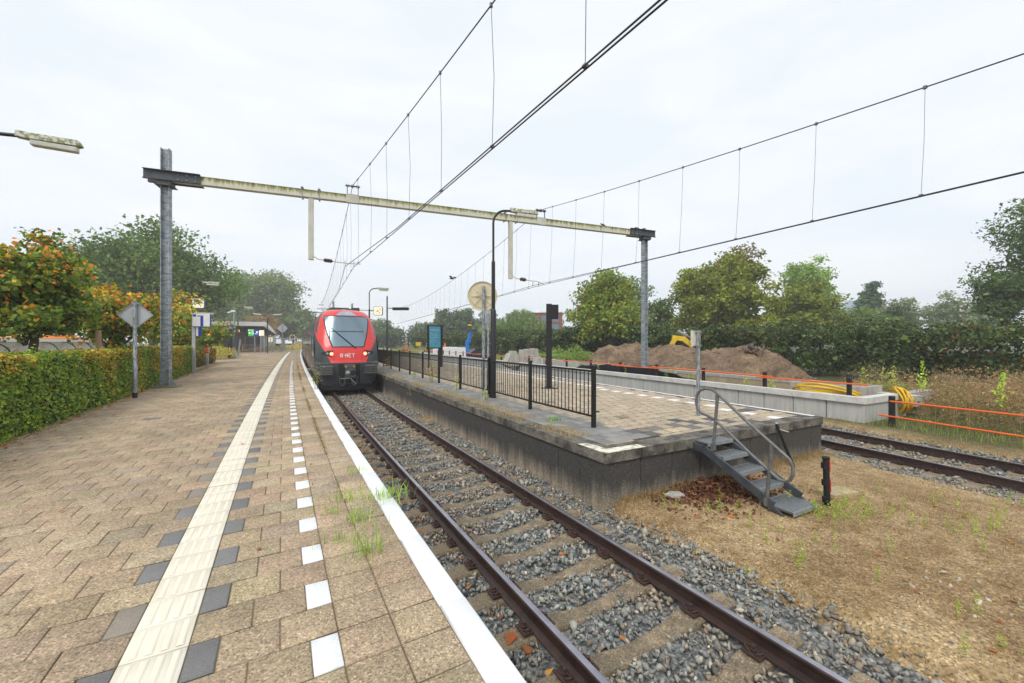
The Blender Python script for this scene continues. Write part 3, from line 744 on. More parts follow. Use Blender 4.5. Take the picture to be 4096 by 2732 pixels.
for z in sorted(set(_pz+sl(1.42, 4.17, 22)+[1.40, 1.46])):
    row = [TW(-hw(z), y+NOSE_D, z) for y in sides]+[TSf(u, z) for u in U]+[TW(hw(z), y+NOSE_D, z) for y in reversed(sides)]
    rows.append(row)
body = MB().grid(rows).build('body', MT['tr_grey'], tr, smooth=True)
def patch(name, m, zs, ul, ur, off, nu=13, parent=None):
    rows = [[TSf(ul(z)+(ur(z)-ul(z))*k/(nu-1), z, off) for k in range(nu)] for z in zs]
    mb = MB().grid(rows)
    return mb
def ured(z): return float(np.interp(z, [1.43, 1.9, 2.48, 2.95, 3.15], [.53, .67, .88, .985, .999]))
rb = patch('front_panel', None, sl(1.435, 4.17, 34), lambda z: -ured(z), ured, .006, 25)
# the red cowl wraps round the sides at roof level
for sg in (-1, 1):
    rws = []
    for z in sl(2.75, 4.17, 14):
        y1 = float(np.interp(z, [2.75, 3.15, 3.6, 4.17], [.0, .45, .95, 1.1]))
        rws.append([TW(sg*(hw(z)+.006), NOSE_D+float(np.interp(z, _yz, _yy))+y1*k/4, z+.004) for k in range(5)])
    rb.grid(rws)
rb.build('front_panel', MT['tr_red'], tr, smooth=True)
ws = lambda z: float(np.interp(z, [2.21, 3.71], [.46, .80]))
mb = patch('w', None, sl(2.17, 3.75, 12), lambda z: -ws(z)-.035, lambda z: ws(z)+.035, .011, 15); mb.build('windscreen_frame', MT['tr_black'], tr, smooth=True)
wsc = patch('w', None, sl(2.21, 3.71, 12), lambda z: -ws(z), ws, .017, 15).build('windscreen', MT['tr_glass'], tr, smooth=True)
patch('w', None, [2.93, 2.965], lambda z: -ws(z)*.83, lambda z: ws(z)*.83, .021, 12).build('sun_blind_bar', MT['tr_black'], wsc)
dt = lambda z: float(np.interp(z, [3.77, 3.99], [.42, .22]))
patch('w', None, sl(3.77, 3.995, 5), lambda z: -dt(z), dt, .016, 9).build('destination_window', MT['tr_glass_top'], tr, smooth=True)
mb = MB(); c = TSf(0, 3.86, .02); mb.lathe([(.0, .012), (.07, .01), (.075, 0)], c, (0.48, -.85, .25), 14); mb.build('top_lamp', MT['lampglass'], tr)
# wipers: pivot low centre-right, blades reach up-left
mb = MB()
for k, (a, b_) in enumerate((((.20, 2.12), (-.52, 3.12)), ((.24, 2.10), (-.44, 3.02)), ((-.55, 2.45), (-.56, 3.30)))):
    pts = [TSf(a[0]+(b_[0]-a[0])*q/6, a[1]+(b_[1]-a[1])*q/6, .045) for q in range(7)]; mb.tube(pts, .014, 5)
mb.build('wiper', MT['tr_black'], tr)
def outline(pts, off, r, closed=True):
    mb = MB(); mb.tube([TSf(u, z, off) for u, z in pts], r, 4, closed=closed); return mb
outline([(-.12, 1.93), (.36, 1.93), (.36, 2.12), (-.12, 2.12)], .007, .004).build('access_hatch', MT['tr_black'], tr)
mb = MB()
for sg in (-1, 1): mb.tube([TSf(sg*(.44-.06*k/4+(.03 if sg < 0 else 0)), 2.15-.7*k/4, .008) for k in range(5)], .004, 4)
mb.build('panel_seam', MT['tr_black'], tr)
# headlight pods
for sg in (-1, 1):
    zs = [1.70, 1.78, 1.86, 1.96, 2.02]
    lo = {1.70: .50, 1.78: .485, 1.86: .475, 1.96: .465, 2.02: .46}; hi = {1.70: .52, 1.78: .66, 1.86: .80, 1.96: .78, 2.02: .62}
    pod = patch('p', None, zs, (lambda z: sg*lo[z]) if sg > 0 else (lambda z: -hi[z]), (lambda z: sg*hi[z]) if sg > 0 else (lambda z: -lo[z]), .010, 9).build('headlight', MT['tr_black'], tr, smooth=True)
    n_ = Vector((math.sin(HD(TS)), -math.cos(HD(TS)), .12))
    c = TSf(sg*.505, 1.86, .012); mb = MB(); mb.lathe([(0, .03), (.06, .026), (.082, .012), (.088, 0)], c, n_, 16); mb.build('tail_lamp', MT['tail'], pod)
    c2 = TSf(sg*.625, 1.87, .012); mb = MB(); mb.lathe([(0, .028), (.05, .02), (.068, 0)], c2, n_, 14); mb.build('lamp_lens', MT['headlamp'], pod)
    mb = MB()
    for k in range(19):
        a = k*2.39996; r_ = .068*math.sqrt(k/19); x_, y_, u_ = frame(n_); p = c+Vector(n_).normalized()*.031+x_*(r_*math.cos(a))+y_*(r_*math.sin(a)); mb.lathe([(0, .004), (.008, 0)], p, n_, 6)
    mb.build('lamp_dots', MT['tailc'], pod)
# R.NET lettering made of strokes
def glyphs():
    S = []; x = 0; g = .34; w = .55
    def st(*q): S.append(q)
    # R
    st((0, 0), (0, .16)); st((0, .38), (0, 1), (w, 1), (w, .45), (.2, .45)); st((.30, .40), (w, 0)); x = w+g
    st((x+.06, .5), (x+.061, .5)); x += .14+g
    st((x, 0), (x, .16)); st((x, .40), (x, 1), (x+w, .12), (x+w, .62)); st((x+w, .84), (x+w, 1)); x += w+g
    st((x+w, 1), (x, 1), (x, 0), (x+w, 0)); st((x+.28, .5), (x+.40, .5)); x += w+g
    st((x, 1), (x+.72, 1)); st((x+.36, .98), (x+.36, .42)); st((x+.36, .16), (x+.36, 0)); x += .72
    return S, x
S, wid = glyphs(); mb = MB(); hgt = .165; x0 = -.055-wid*hgt/2
for stroke in S:
    pts = []
    for px_, py_ in stroke:
        X = x0+px_*hgt; Z = 1.695+py_*hgt; u = X/hw(Z); pts.append(TSf(u, Z, .012))
    if len(pts) == 2 and (pts[0]-pts[1]).length < .02: pts[1] = pts[0]+Vector((.022, .01, 0))
    for a, b_ in zip(pts, pts[1:]):
        u = (b_-a).normalized()*.013; mb.bar(a-u, b_+u, .006, .028, up=u.cross(Vector((math.sin(HD(TS)), -math.cos(HD(TS)), 0))))
mb.build('lettering', MT['white'], tr)
# bumper zone
for sg in (-1, 1):
    bx = MB(); M3 = Matrix.Rotation(HD(TS)+sg*.20, 3, 'Z')
    bx.box(TW(sg*.98, .10, 1.08), (.58, .34, .46), M=M3); bo = bx.build('buffer', MT['tr_buf'], tr, bevel=.05, bseg=3)
    rb_ = MB()
    for k in range(4): rb_.box(TW(sg*.98, -.075-.0, .90+k*.115), (.54, .05, .055), M=M3)
    rb_.build('buffer_rib', MT['tr_buf'], bo, bevel=.015)
mb = MB(); mb.box(TW(0, .05, .92), (.98, .12, .92), rz=HD(TS)); mb.build('coupler_shade_panel', MT['tr_black'], tr)  # black panel on the closed nose, standing in for the coupler recess's shade
cp = MB(); cp.box(TW(.0, -.18, 1.27), (.50, .30, .17), rz=HD(TS)); cp.box(TW(.02, -.22, .95), (.46, .22, .46), rz=HD(TS)); cpo = cp.build('coupler', MT['tr_buf'], tr, bevel=.03)
fwd = Vector((math.sin(HD(TS)), -math.cos(HD(TS)), 0))
mb = MB(); mb.lathe([(0, .20), (.05, .19), (.10, .06), (.115, 0)], TW(-.10, -.33, .96), fwd, 16); mb.build('coupler_cone', MT['galv_plain'], cpo, smooth=True)
mb = MB(); mb.lathe([(0, .004), (.105, .004), (.115, .012), (.125, 0)], TW(.13, -.33, .96), fwd, 16); mb.build('coupler_socket', MT['tr_black'], cpo)
mb = MB(); mb.bar(TW(-.42, -.30, .70), TW(-.02, -.30, .71), .04, .03); mb.bar(TW(.02, -.33, .70), TW(.24, -.38, .44), .05, .03); mb.build('uncoupling_handle', MT['galv_plain'], cpo)
mb = MB()
for xx in (-.09-.09, .17):
    c = TW(xx, -.345, 1.27); x_, y_ = Vector((math.cos(HD(TS)), math.sin(HD(TS)), 0)), Vector((0, 0, 1)); mb.add([c-x_*.045-y_*.035, c+x_*.045-y_*.035, c+y_*.045], [(0, 1, 2)])
mb.build('warning_mark', MT['yellow'], cpo)
mb = MB()
for x1, x2 in ((-.46, -.20), (.08, .34)):
    mb.tube([TW(x1+(x2-x1)*(.5-.5*math.cos(math.pi*k/10)), -.12-.08*math.sin(math.pi*k/10), .82-.47*math.sin(math.pi*k/10)**.7) for k in range(11)], .022, 6)
mb.build('brake_hose', MT['tr_buf'], tr, smooth=True)
rows = [[TW(x, .10+.5*abs(x/1.3)**3, z) for x in np.linspace(-1.28, 1.28, 9)] for z in (.12, .42)]
mb = MB(); mb.grid(rows); mb.grid([[TW(x, .12+.5*abs(x/1.3)**3, .12) for x in np.linspace(-1.28, 1.28, 9)], [TW(x, 3.0, .2) for x in np.linspace(-1.28, 1.28, 9)]]); mb.build('skirt', MT['tr_black'], tr)
mb = MB(); mb.box(TW(0, 14, .45), (2.5, 24, .5), rz=HD(TS+14)); mb.build('underframe', MT['tr_black'], tr)
# sides: cab window, window band, doors
for sg in (-1, 1):
    hx = lambda z: sg*(hw(z)+.008)
    zs = sl(1.75, 3.30, 12); rws = []
    for z in zs:
        ya = .55+NOSE_D*.35+float(np.interp(z, [1.75, 2.2, 2.7, 3.30], [-.05, .0, .35, 1.05])); yb = 2.35
        rws.append([TW(hx(z), ya+(yb-ya)*k/4, z) for k in range(5)])
    MB().grid(rws).build('cab_window', MT['tr_side_glass'], tr, smooth=True)
    for k in range(12):
        y0 = 3.9+k*2.1
        if k in (2, 7): continue
        MB().grid([[TW(hx(z), y0+1.75*q/2, z) for q in range(3)] for z in sl(1.95, 3.0, 4)]).build('side_window', MT['tr_side_glass'], tr, smooth=True)
    for y0 in (3.9+2.1*2, 3.9+2.1*7):
        dr = MB().grid([[TW(hx(z)+sg*.004, y0+1.6*q/2, z) for q in range(3)] for z in sl(.75, 3.2, 8)]).build('door', MT['tr_red'], tr, smooth=True)
        MB().grid([[TW(hx(z)+sg*.010, y0+.2+1.2*q/2, z) for q in range(3)] for z in sl(1.7, 2.9, 4)]).build('door_window', MT['tr_side_glass'], dr, smooth=True)
    mb = MB(); mb.box(TW(sg*1.5, 9.0, .62), (.22, 1.3, .04), rz=HD(TS+9)); mb.build('footboard', MT['galv_plain'], tr)
mb = MB(); mb.grid([[TW(x, y, 4.19-.18*abs(x)) for x in (-.8, -.4, 0, .4, .8)] for y in (4, 12, 20, 30, 45, 58)]); mb.build('roof', MT['tr_roof'], tr)
rx = MB(); rx.prism([(-.80, 0), (.62, 0), (.40, .22), (-.52, .22)], -1.2, 1.2, M=Matrix.Translation(TW(-.05, 4.4, 4.12)) @ Matrix.Rotation(HD(TS+4), 4, 'Z') @ Matrix.Rotation(R(90), 4, 'X')); rx.build('roof_pod', MT['tr_buf'], tr, bevel=.03)
rx = MB(); rx.box(TW(.80, 4.4, 4.24), (.42, 1.2, .34), rz=HD(TS+4)); rx.build('roof_box', MT['steel_dark'], tr, bevel=.03)
mb = MB()
for x_, y_ in ((-.35, 4.2), (.75, 5.0)): mb.box(TW(x_, y_, 4.5), (.10, .10, .5), rz=HD(TS))
mb.build('roof_post', MT['galv_plain'], tr)
pg = MB(); b0 = TW(-.3, 24, 4.15); k0 = TW(-.3, 22.3, 4.85); h0 = TW(-.3, 24.3, 5.4)
for dx in (-.35, .35):
    pg.cyl(b0+Vector((dx, 0, 0)), k0+Vector((dx*.6, 0, 0)), .03, 6); pg.cyl(k0+Vector((dx*.6, 0, 0)), h0+Vector((dx*.8, 0, 0)), .025, 6)
pg.tube([TW(-1.2, 24.3, 5.3), TW(-.8, 24.3, 5.42), TW(.2, 24.3, 5.42), TW(.6, 24.3, 5.3)], .03, 6); pg.tube([TW(-1.2, 24.6, 5.3), TW(-.8, 24.6, 5.42), TW(.2, 24.6, 5.42), TW(.6, 24.6, 5.3)], .03, 6)
pg.build('pantograph', MT['steel_dark'], tr)

# ================================================================== OVERHEAD LINE
PA = Vector((-13.07, 15.05)); PBm = Vector((7.65, 23.0)); PU = (PBm-PA).normalized(); PN = Vector((PU.y, -PU.x))   # PN points to the camera
por = thing('overhead_line_portal', 'mossy cream steel portal spanning both tracks on two galvanised masts', 'overhead line portal', (PA.x, PA.y, 0), math.atan2(PU.y, PU.x))
Lb = (PBm-PA).length; ZB = 7.78; BH = .31
def pl(x, y, z): return Vector((x, y, z))       # local coordinates: x along the beam, y away from the camera
m, n, l, b = _nodes('beam_moss'); MT['beam_moss'] = m
tcn = n.new('ShaderNodeTexCoord'); sx = n.new('ShaderNodeSeparateXYZ'); l.new(tcn.outputs['Generated'], sx.inputs[0])
mp = n.new('ShaderNodeMapping'); mp.inputs['Scale'].default_value = (5.5, 5.5, .9); l.new(tcn.outputs['Object'], mp.inputs[0])
n1 = n.new('ShaderNodeTexNoise'); n1.inputs['Scale'].default_value = 1.5; n1.inputs['Detail'].default_value = 8; n1.inputs['Roughness'].default_value = .7; l.new(mp.outputs[0], n1.inputs[0])
mr = n.new('ShaderNodeMapRange'); mr.inputs[1].default_value = .25; mr.inputs[2].default_value = 1.0; mr.inputs[3].default_value = -.16; mr.inputs[4].default_value = .17; l.new(sx.outputs[2], mr.inputs[0])
ad = n.new('ShaderNodeMath'); ad.operation = 'ADD'; l.new(n1.outputs[0], ad.inputs[0]); l.new(mr.outputs[0], ad.inputs[1])
rp = ramp(n, [(.38, (.62, .61, .51)), (.48, (.45, .45, .26)), (.58, (.24, .23, .07)), (.70, (.11, .09, .04))]); l.new(ad.outputs[0], rp.inputs[0]); l.new(rp.outputs[0], b.inputs['Base Color']); b.inputs['Roughness'].default_value = .85
def hbeam(mb, x, y, z0, z1, w, d, t=.02):
    for sx_ in (-1, 1): mb.box((x+sx_*(w/2-t/2), y, (z0+z1)/2), (t, d, z1-z0))
    mb.box((x, y, (z0+z1)/2), (w-2*t, t, z1-z0))
for xm, zb, zt, nm in ((0, 0.04, 9.0, 'left'), (Lb, -.85, 8.15, 'right')):
    mb = MB(); hbeam(mb, xm, 0, zb, zt, .27, .26, .024); mo = mb.build('mast', MT['galv_mast'], por, world=False)
    mb = MB(); mb.box((xm, 0, zb-.03), (.8, .55, .1)); mb.build('base_plinth', mat('plinth', (.25, .26, .12), (.18, .17, .10), scale=8, rough=.9) if nm == 'left' else MT['conc'], mo, world=False, bevel=.02)
    mb = MB()
    for sg in (-1, 1): mb.add([pl(xm+sg*.13, -.012, zb+.02), pl(xm+sg*.34, -.012, zb+.02), pl(xm+sg*.13, -.012, zb+.36), pl(xm+sg*.13, .012, zb+.02), pl(xm+sg*.34, .012, zb+.02), pl(xm+sg*.13, .012, zb+.36)], [(0, 1, 2), (5, 4, 3), (0, 3, 4, 1), (1, 4, 5, 2), (2, 5, 3, 0)])
    mb.build('foot_gusset', MT['galv_plain'], mo, world=False)
    sgn = 1 if xm == 0 else -1; x0, x1 = xm-sgn*.62, xm+sgn*1.12; xc = (x0+x1)/2; wl = abs(x1-x0)
    mb = MB()
    for yy in (-.165, .165):
        mb.box((xc, yy, ZB+.155), (wl, .02, .33)); mb.box((xc, yy-.05*(1 if yy < 0 else -1), ZB+.33), (wl, .12, .018)); mb.box((xc, yy-.05*(1 if yy < 0 else -1), ZB-.02), (wl, .12, .018))
    mb.box((xm, 0, ZB-.12), (.42, .44, .16)); mb.box((xm, 0, ZB-.20), (.56, .5, .02))
    br = mb.build('bracket', MT['steel_dark'], por, world=False)
    mb = MB()
    for i in range(3):
        for j in range(2): mb.lathe([(0, .02), (.018, .018), (.028, 0)], pl(xm+sgn*(.42+i*.27), -.176, ZB+.07+j*.17), (0, -1, 0), 8)
    mb.build('bolt', MT['galv_plain'], br, world=False)
mb = MB(); mb.box((Lb/2, 0, ZB+BH/2), (Lb-.3, .26, BH)); mb.build('beam', MT['beam_moss'], por, world=False)
ins = mat('insulator', (.10, .055, .06), (.07, .04, .045), scale=8, rough=.35)
def beam_x(px_): r = (px_-2048)/1593.; t = (r*PA.y-PA.x)/(PU.x-r*PU.y); return t
def drop_post(px_, zlow, arm_px, zarm):
    x = beam_x(px_); mb = MB(); mb.box((x, 0, (ZB+zlow)/2), (.19, .19, ZB-zlow)); d = mb.build('drop_post', MT['beam'], por, world=False)
    mb = MB()
    for s_ in (-1, 1): mb.bar(pl(x+s_*.32, -.15, ZB-.1), pl(x+s_*.32, -.15, ZB+BH+.12), .02, .02, up=(1, 0, 0)); mb.box((x+s_*.32, 0, ZB-.03), (.06, .36, .03)); mb.box((x+s_*.32, 0, ZB+BH+.06), (.10, .36, .03))
    mb.build('clamp', MT['galv_plain'], d, world=False)
    xa = beam_x(arm_px); mb = MB(); L = xa-x
    mb.tube([pl(x+.1, -.05, zlow+.14), pl(x+.30, -.05, zlow+.03), pl(x+.45, -.05, zlow+.02), pl(x+.95, -.05, zlow-.03), pl(x+1.5, -.05, zlow-.06), pl(x+L, -.05, zarm)], .022, 8); a = mb.build('registration_arm', MT['beam'], d, world=False, smooth=True)
    mb = MB(); mb.lathe([(.04, 0)]+[((.105 if k % 2 else .055), .03+k*.037) for k in range(9)]+[(.04, .36)], pl(x+.48, -.05, zlow+.015), (1, 0, -.08), 12); mb.build('insulator', ins, a, world=False, smooth=True)
    mb = MB()
    for q in (.68, .86): mb.bar(pl(x+L*q, -.05, zarm+.10), pl(x+L*q, -.05, zarm-.14), .02, .02, up=(0, 1, 0))
    mb.build('wire_clip', MT['steel_dark'], a, world=False)
    return x+L*.68, x+L*.86
def wire_support(px_):
    x = beam_x(px_); mb = MB(); mb.box((x, -.135, ZB+.15), (.52, .014, .36)); mb.box((x, 0, ZB+BH+.012), (.52, .3, .014)); o = mb.build('wire_support', MT['beam'], por, world=False)
    mb = MB()
    for s_ in (-.22, .22): mb.bar(pl(x+s_, 0, ZB+BH), pl(x+s_, 0, ZB+BH+.42), .055, .03, up=(1, 0, 0))
    mb.bar(pl(x-.22, 0, ZB+BH+.04), pl(x+.22, 0, ZB+BH+.04), .05, .05); mb.cyl(pl(x-.3, 0, ZB+BH+.42), pl(x+.3, 0, ZB+BH+.42), .03, 8)
    for s_ in (-.24, -.16, -.05, .0, .05, .16, .24): mb.cyl(pl(x+s_-.012, 0, ZB+BH+.42), pl(x+s_+.012, 0, ZB+BH+.42), .075, 10)
    mb.build('insulator', ins, o, world=False); return x, ZB+BH+.46
c1 = drop_post(1244, 4.92+.26, 1442, 5.13); c2 = drop_post(2042, 4.88, 2170, 4.70)
m1 = wire_support(1411); m2 = wire_support(2163)
def plw(x, z): p = PA+PU*x; return Vector((p.x, p.y, z))
MT['wire'] = mat('wire', (.035, .04, .045), rough=.5)
MT['dropper'] = mat('dropper', (.16, .18, .20), rough=.5)
def overhead(name, label, mess, cons, mess_far, con_far, mess_near, con_near, step):
    """mess/cons: 3-D points at the portal; *_far at the next portal; *_near behind the camera"""
    ol = thing(name, label, 'overhead line', mess, 0, 'overhead lines')
    def sag(a, b_, z_mid, t): q = a.lerp(b_, t); q.z -= 4*z_mid*t*(1-t); return q
    mf = [sag(mess, mess_far, 1.05, t) for t in np.linspace(0, 1, 30)]; mn = [sag(mess, mess_near, 1.15, t) for t in np.linspace(0, 1, 30)]
    mb = MB(); mb.tube(list(reversed(mn))+mf[1:], .013, 6); mb.build('messenger_wire', MT['wire'], ol)
    for k, c in enumerate(cons):
        cf = con_far[k]; cn = con_near[k]
        dd = (cn-c).normalized(); df = (cf-c).normalized(); base_n = cons[-1]+(con_near[-1]-cons[-1]).normalized()*7; base_f = cons[-1]+(con_far[-1]-cons[-1]).normalized()*9
        off = Vector((-.055, -.02, 0))*(len(cons)-1-k)
        mb = MB(); mb.tube([cn, base_n+off, c, base_f+off, cf], .0115, 6); mb.build('contact_wire', MT['wire'], ol)
    for side, (A, B) in enumerate(((mess, mess_near), (mess, mess_far))):
        z_s = 1.15 if side == 0 else 1.05; L = (B-A).length; nd = int(L/step)
        for j in range(nd):
            t = (1.1+j*step)/L
            if t > .97: break
            a = sag(A, B, z_s, t); cA = cons[-1]; cB = (con_near if side == 0 else con_far)[-1]; dv = cB-cA; h2 = dv.to_2d(); tc_ = max(0, (a-cA).to_2d().dot(h2)/h2.dot(h2))
            tgt = cA+dv*tc_+Vector((-.02, 0, .02)); mb = MB(); bow = Vector((.02, .01, 0))*(1+j % 2)
            mb.tube([a, a.lerp(tgt, .5)+bow, tgt], .0055, 4)
            mb.box(tgt, (.06, .06, .035), rz=.5); mb.box(a, (.05, .05, .06)); mb.build('dropper', MT['dropper'], ol)
    return ol
def wpt(u, v, z): Y = F_*(z-EYE)/(1366-v); return Vector(((u-2048)*Y/F_, Y, z))
F_ = 1593.
M1 = plw(m1[0], m1[1]); C1 = [plw(c1[0], 4.985), plw(c1[1], 4.985)]
# towards the camera the wires pass over the head of the photographer
def extend(a, q, L): d = (q-a); d.z = 0; d.normalize(); return a+d*L
def same_plane(m, c, cn, L, u, v, sg):
    d = (cn-c); d.z = 0; d.normalize(); r_ = (u-2048)/F_; t = (r_*m.y-m.x)/(d.x-r_*d.y); Y = m.y+d.y*t; z = EYE+(1366-v)/F_*Y; k = t/L
    ze = m.z+(z-m.z+4*sg*k*(1-k))/k; q = m+d*L; q.z = ze; return q
qn = extend(C1[1], wpt(2648, 16, 4.985), 62); qn.z = 4.985
q0 = qn+Vector((-.045, 0, 0)); dirn = (qn-C1[1]).normalized()
mn = same_plane(M1, C1[1], qn, 62, 1977, 4, 1.15)
farp = p3(66, 2.65, 0); fm = Vector((farp.x, farp.y, 7.6)); fc = [Vector((farp.x-.1, farp.y, 4.9)), Vector((farp.x+.05, farp.y, 4.9))]
overhead('overhead_line', 'overhead wires with droppers above the track the train stands on', M1, C1, fm, fc, mn, [q0, qn], 2.3)
M2 = plw(m2[0], m2[1]); C2 = [plw(c2[0], 4.60), plw(c2[1], 4.60)]
d2 = Vector((.40, -.92, 0)).normalized()
e = wpt(4096, 690, 4.60); n2a = extend(C2[1], e, 50); n2a.z = 4.60
n2m = same_plane(M2, C2[1], n2a, 50, 4096, 215, 1.15)
x_, y_ = P2(66, .1); f2m = Vector((float(x_), float(y_), 7.6)); f2c = [Vector((float(x_)-.05, float(y_), 4.85)), Vector((float(x_)+.05, float(y_), 4.85))]
overhead('overhead_line', 'overhead wires with droppers above the far track, right half of the sky', M2, C2, f2m, f2c, n2m, [n2a+Vector((-.03, 0, 0)), n2a], 1.9)
# second portal behind the train
fp = thing('overhead_line_portal', 'distant thin portal beam seen just above the roof of the train', 'overhead line portal', (*P(66, -6.5), 0), HD(66))
mb = MB(); mb.box((12.9, 0, 6.75), (8.6, .16, .12)); mb.build('beam', MT['galv_plain'], fp, world=False)
mb = MB(); mb.box((12.2, 0, 3.0), (.25, .25, 7.6)); mb.build('mast', MT['galv_plain'], fp, world=False)
mb = MB()
for x in (8.9, 9.4): mb.bar((x, 0, 6.8), (x, 0, 7.35), .06, .06)
mb.bar((8.8, 0, 7.35), (9.5, 0, 7.35), .08, .08); mb.bar((9.2, 0, 6.6), (11.8, 0, 5.6), .05, .05)
mb.build('wire_support', MT['steel_dark'], fp, world=False)
# ================================================================== FENCE ON THE ISLAND
FO = 4.42; FS0 = 4.45; FSP = 2.455
fx, fy = P(FS0, FO); fen = thing('railing_fence', 'black steel bar railing along the near edge of the island platform', 'fence', (float(fx), float(fy), 0), HD(FS0))
NPAN = 19
def fo(s): return 4.37+.0148*(s-FS0)
for k in range(NPAN+1):
    s = FS0+k*FSP; c = p3(s, fo(s), 0); mb = MB(); mb.box(c+Vector((0, 0, .61)), (.075, .075, 1.24), rz=HD(s)); mb.box(c+Vector((0, 0, 1.235)), (.085, .085, .02), rz=HD(s)); mb.build('post', MT['black'], fen, bevel=.006 if k < 8 else 0)
    if k == NPAN: break
    mb = MB(); s1 = s+FSP
    a, b_ = p3(s+.03, fo(s), 0), p3(s1-.03, fo(s1), 0)
    for z, h in ((1.13, .045), (.22, .04)): mb.bar(a+Vector((0, 0, z)), b_+Vector((0, 0, z)), .03, h)
    nb_ = 17
    for j in range(1, nb_+1):
        q = a.lerp(b_, j/(nb_+1)); mb.bar(q+Vector((0, 0, .22)), q+Vector((0, 0, 1.13)), .02, .02, up=(0, 1, 0))
    mb.build('bar_panel', MT['black'], fen)
mb = MB(); c = p3(FS0-.06, fo(FS0), .33); mb.cyl(c-Vector((0, 0, 0)), c+Vector((.07, -.03, 0)), .018, 8); mb.build('latch_stub', MT['black'], fen)

# ================================================================== LAMPS
def lamp(name, label, x, y, yaw, h=5.77, base=0.0, mat_pole='black', group='platform lamps', lit=False, moss=True, arm=.62, thick=True):
    t = thing(name, label, 'lamp post', (x, y, base), yaw, group)
    mb = MB(); H0 = h-base
    mb.tube([(0, 0, 0), (0, 0, H0*.46), (0, 0, H0*.47)], [.085, .085, .06], 14); mb.tube([(0, 0, H0*.47), (0, 0, H0*.72)], [.06, .058], 12)
    R_ = .42; pts = [(0, 0, H0*.72), (0, 0, H0-R_-.02)]
    for k in range(1, 9): a = math.pi/2*k/8; pts.append((R_-R_*math.cos(a), 0, H0-R_-.02+R_*math.sin(a)))
    pts.append((arm, 0, H0+.0)); mb.tube(pts, [.036]*len(pts), 10); mb.build('pole', MT[mat_pole], t, world=False, smooth=True)
    mb = MB()
    hx = arm-.06; V = [(hx, -.07, H0-.035), (hx, .07, H0-.035), (hx+.22, -.09, H0-.05), (hx+.22, .09, H0-.05), (hx+.86, -.09, H0-.035), (hx+.86, .09, H0-.035), (hx+.94, -.05, H0-.02), (hx+.94, .05, H0-.02)]
    T = [(x_, y_*.75, z_+.13-.0) for x_, y_, z_ in V[:-2]]+[(hx+.90, -.04, H0+.075), (hx+.90, .04, H0+.075)]
    q = V+T; F = []
    for i in range(0, 6, 2): F += [(i, i+1, i+3, i+2), (8+i, 8+i+2, 8+i+3, 8+i+1), (i, i+2, 8+i+2, 8+i), (i+1, 8+i+1, 8+i+3, i+3)]
    F += [(0, 8, 9, 1), (6, 7, 15, 14)]; mb.add(q, F); hd = mb.build('lamp_head', MT['lichen'] if moss else MT['cream'], t, world=False, bevel=.012)
    mb = MB(); mb.prism([(hx+.20, -.075), (hx+.86, -.075), (hx+.88, 0), (hx+.86, .075), (hx+.20, .075)], H0-.155, H0-.05); mb.build('lamp_glass', MT['lampglass'], hd, world=False, bevel=.02, bseg=3)
    return t
ya = HD(10)
lx, ly = P(9.2, 4.51); lamp('street_lamp', 'black lamp post beside the round sign on the island platform, head covered in lichen', float(lx), float(ly), ya-.15, 5.80)
lamp('street_lamp', 'mossy lamp head reaching in at the left edge of the photo, pole out of view', -10.17, 7.50, ya, 5.76)
l3 = lamp('street_lamp', 'black lamp post carrying the clock and display above the hedge', -20.9, 26.0, ya, 5.62)
lamp('street_lamp', 'black lamp post in front of the station building roof', -32.0, 46.5, ya, 5.77)
lamp('street_lamp', 'black lamp post with the clock, behind the right side of the train', -10.75, 30.0, ya+.1, 5.77)
# round-headed twin lamp by the building
t = thing('street_lamp', 'small twin-armed lamp post by the white station roof', 'lamp post', (-35.6, 58, 0), ya, 'platform lamps')
mb = MB(); mb.tube([(0, 0, 0), (0, 0, 5.1)], .07, 8); mb.build('pole', MT['black'], t, world=False)
for sg in (-1, 1):
    mb = MB(); mb.tube([(0, 0, 5.1), (sg*.25, 0, 5.5), (sg*.8, 0, 5.62)], .04, 6); a = mb.build('arm', MT['black'], t, world=False)
    mb = MB(); mb.box((sg*1.25, 0, 5.68), (1.1, .22, .14), M=Matrix.Rotation(-sg*.08, 3, 'Y')); mb.build('lamp_head', MT['cream'], a, world=False, bevel=.04)

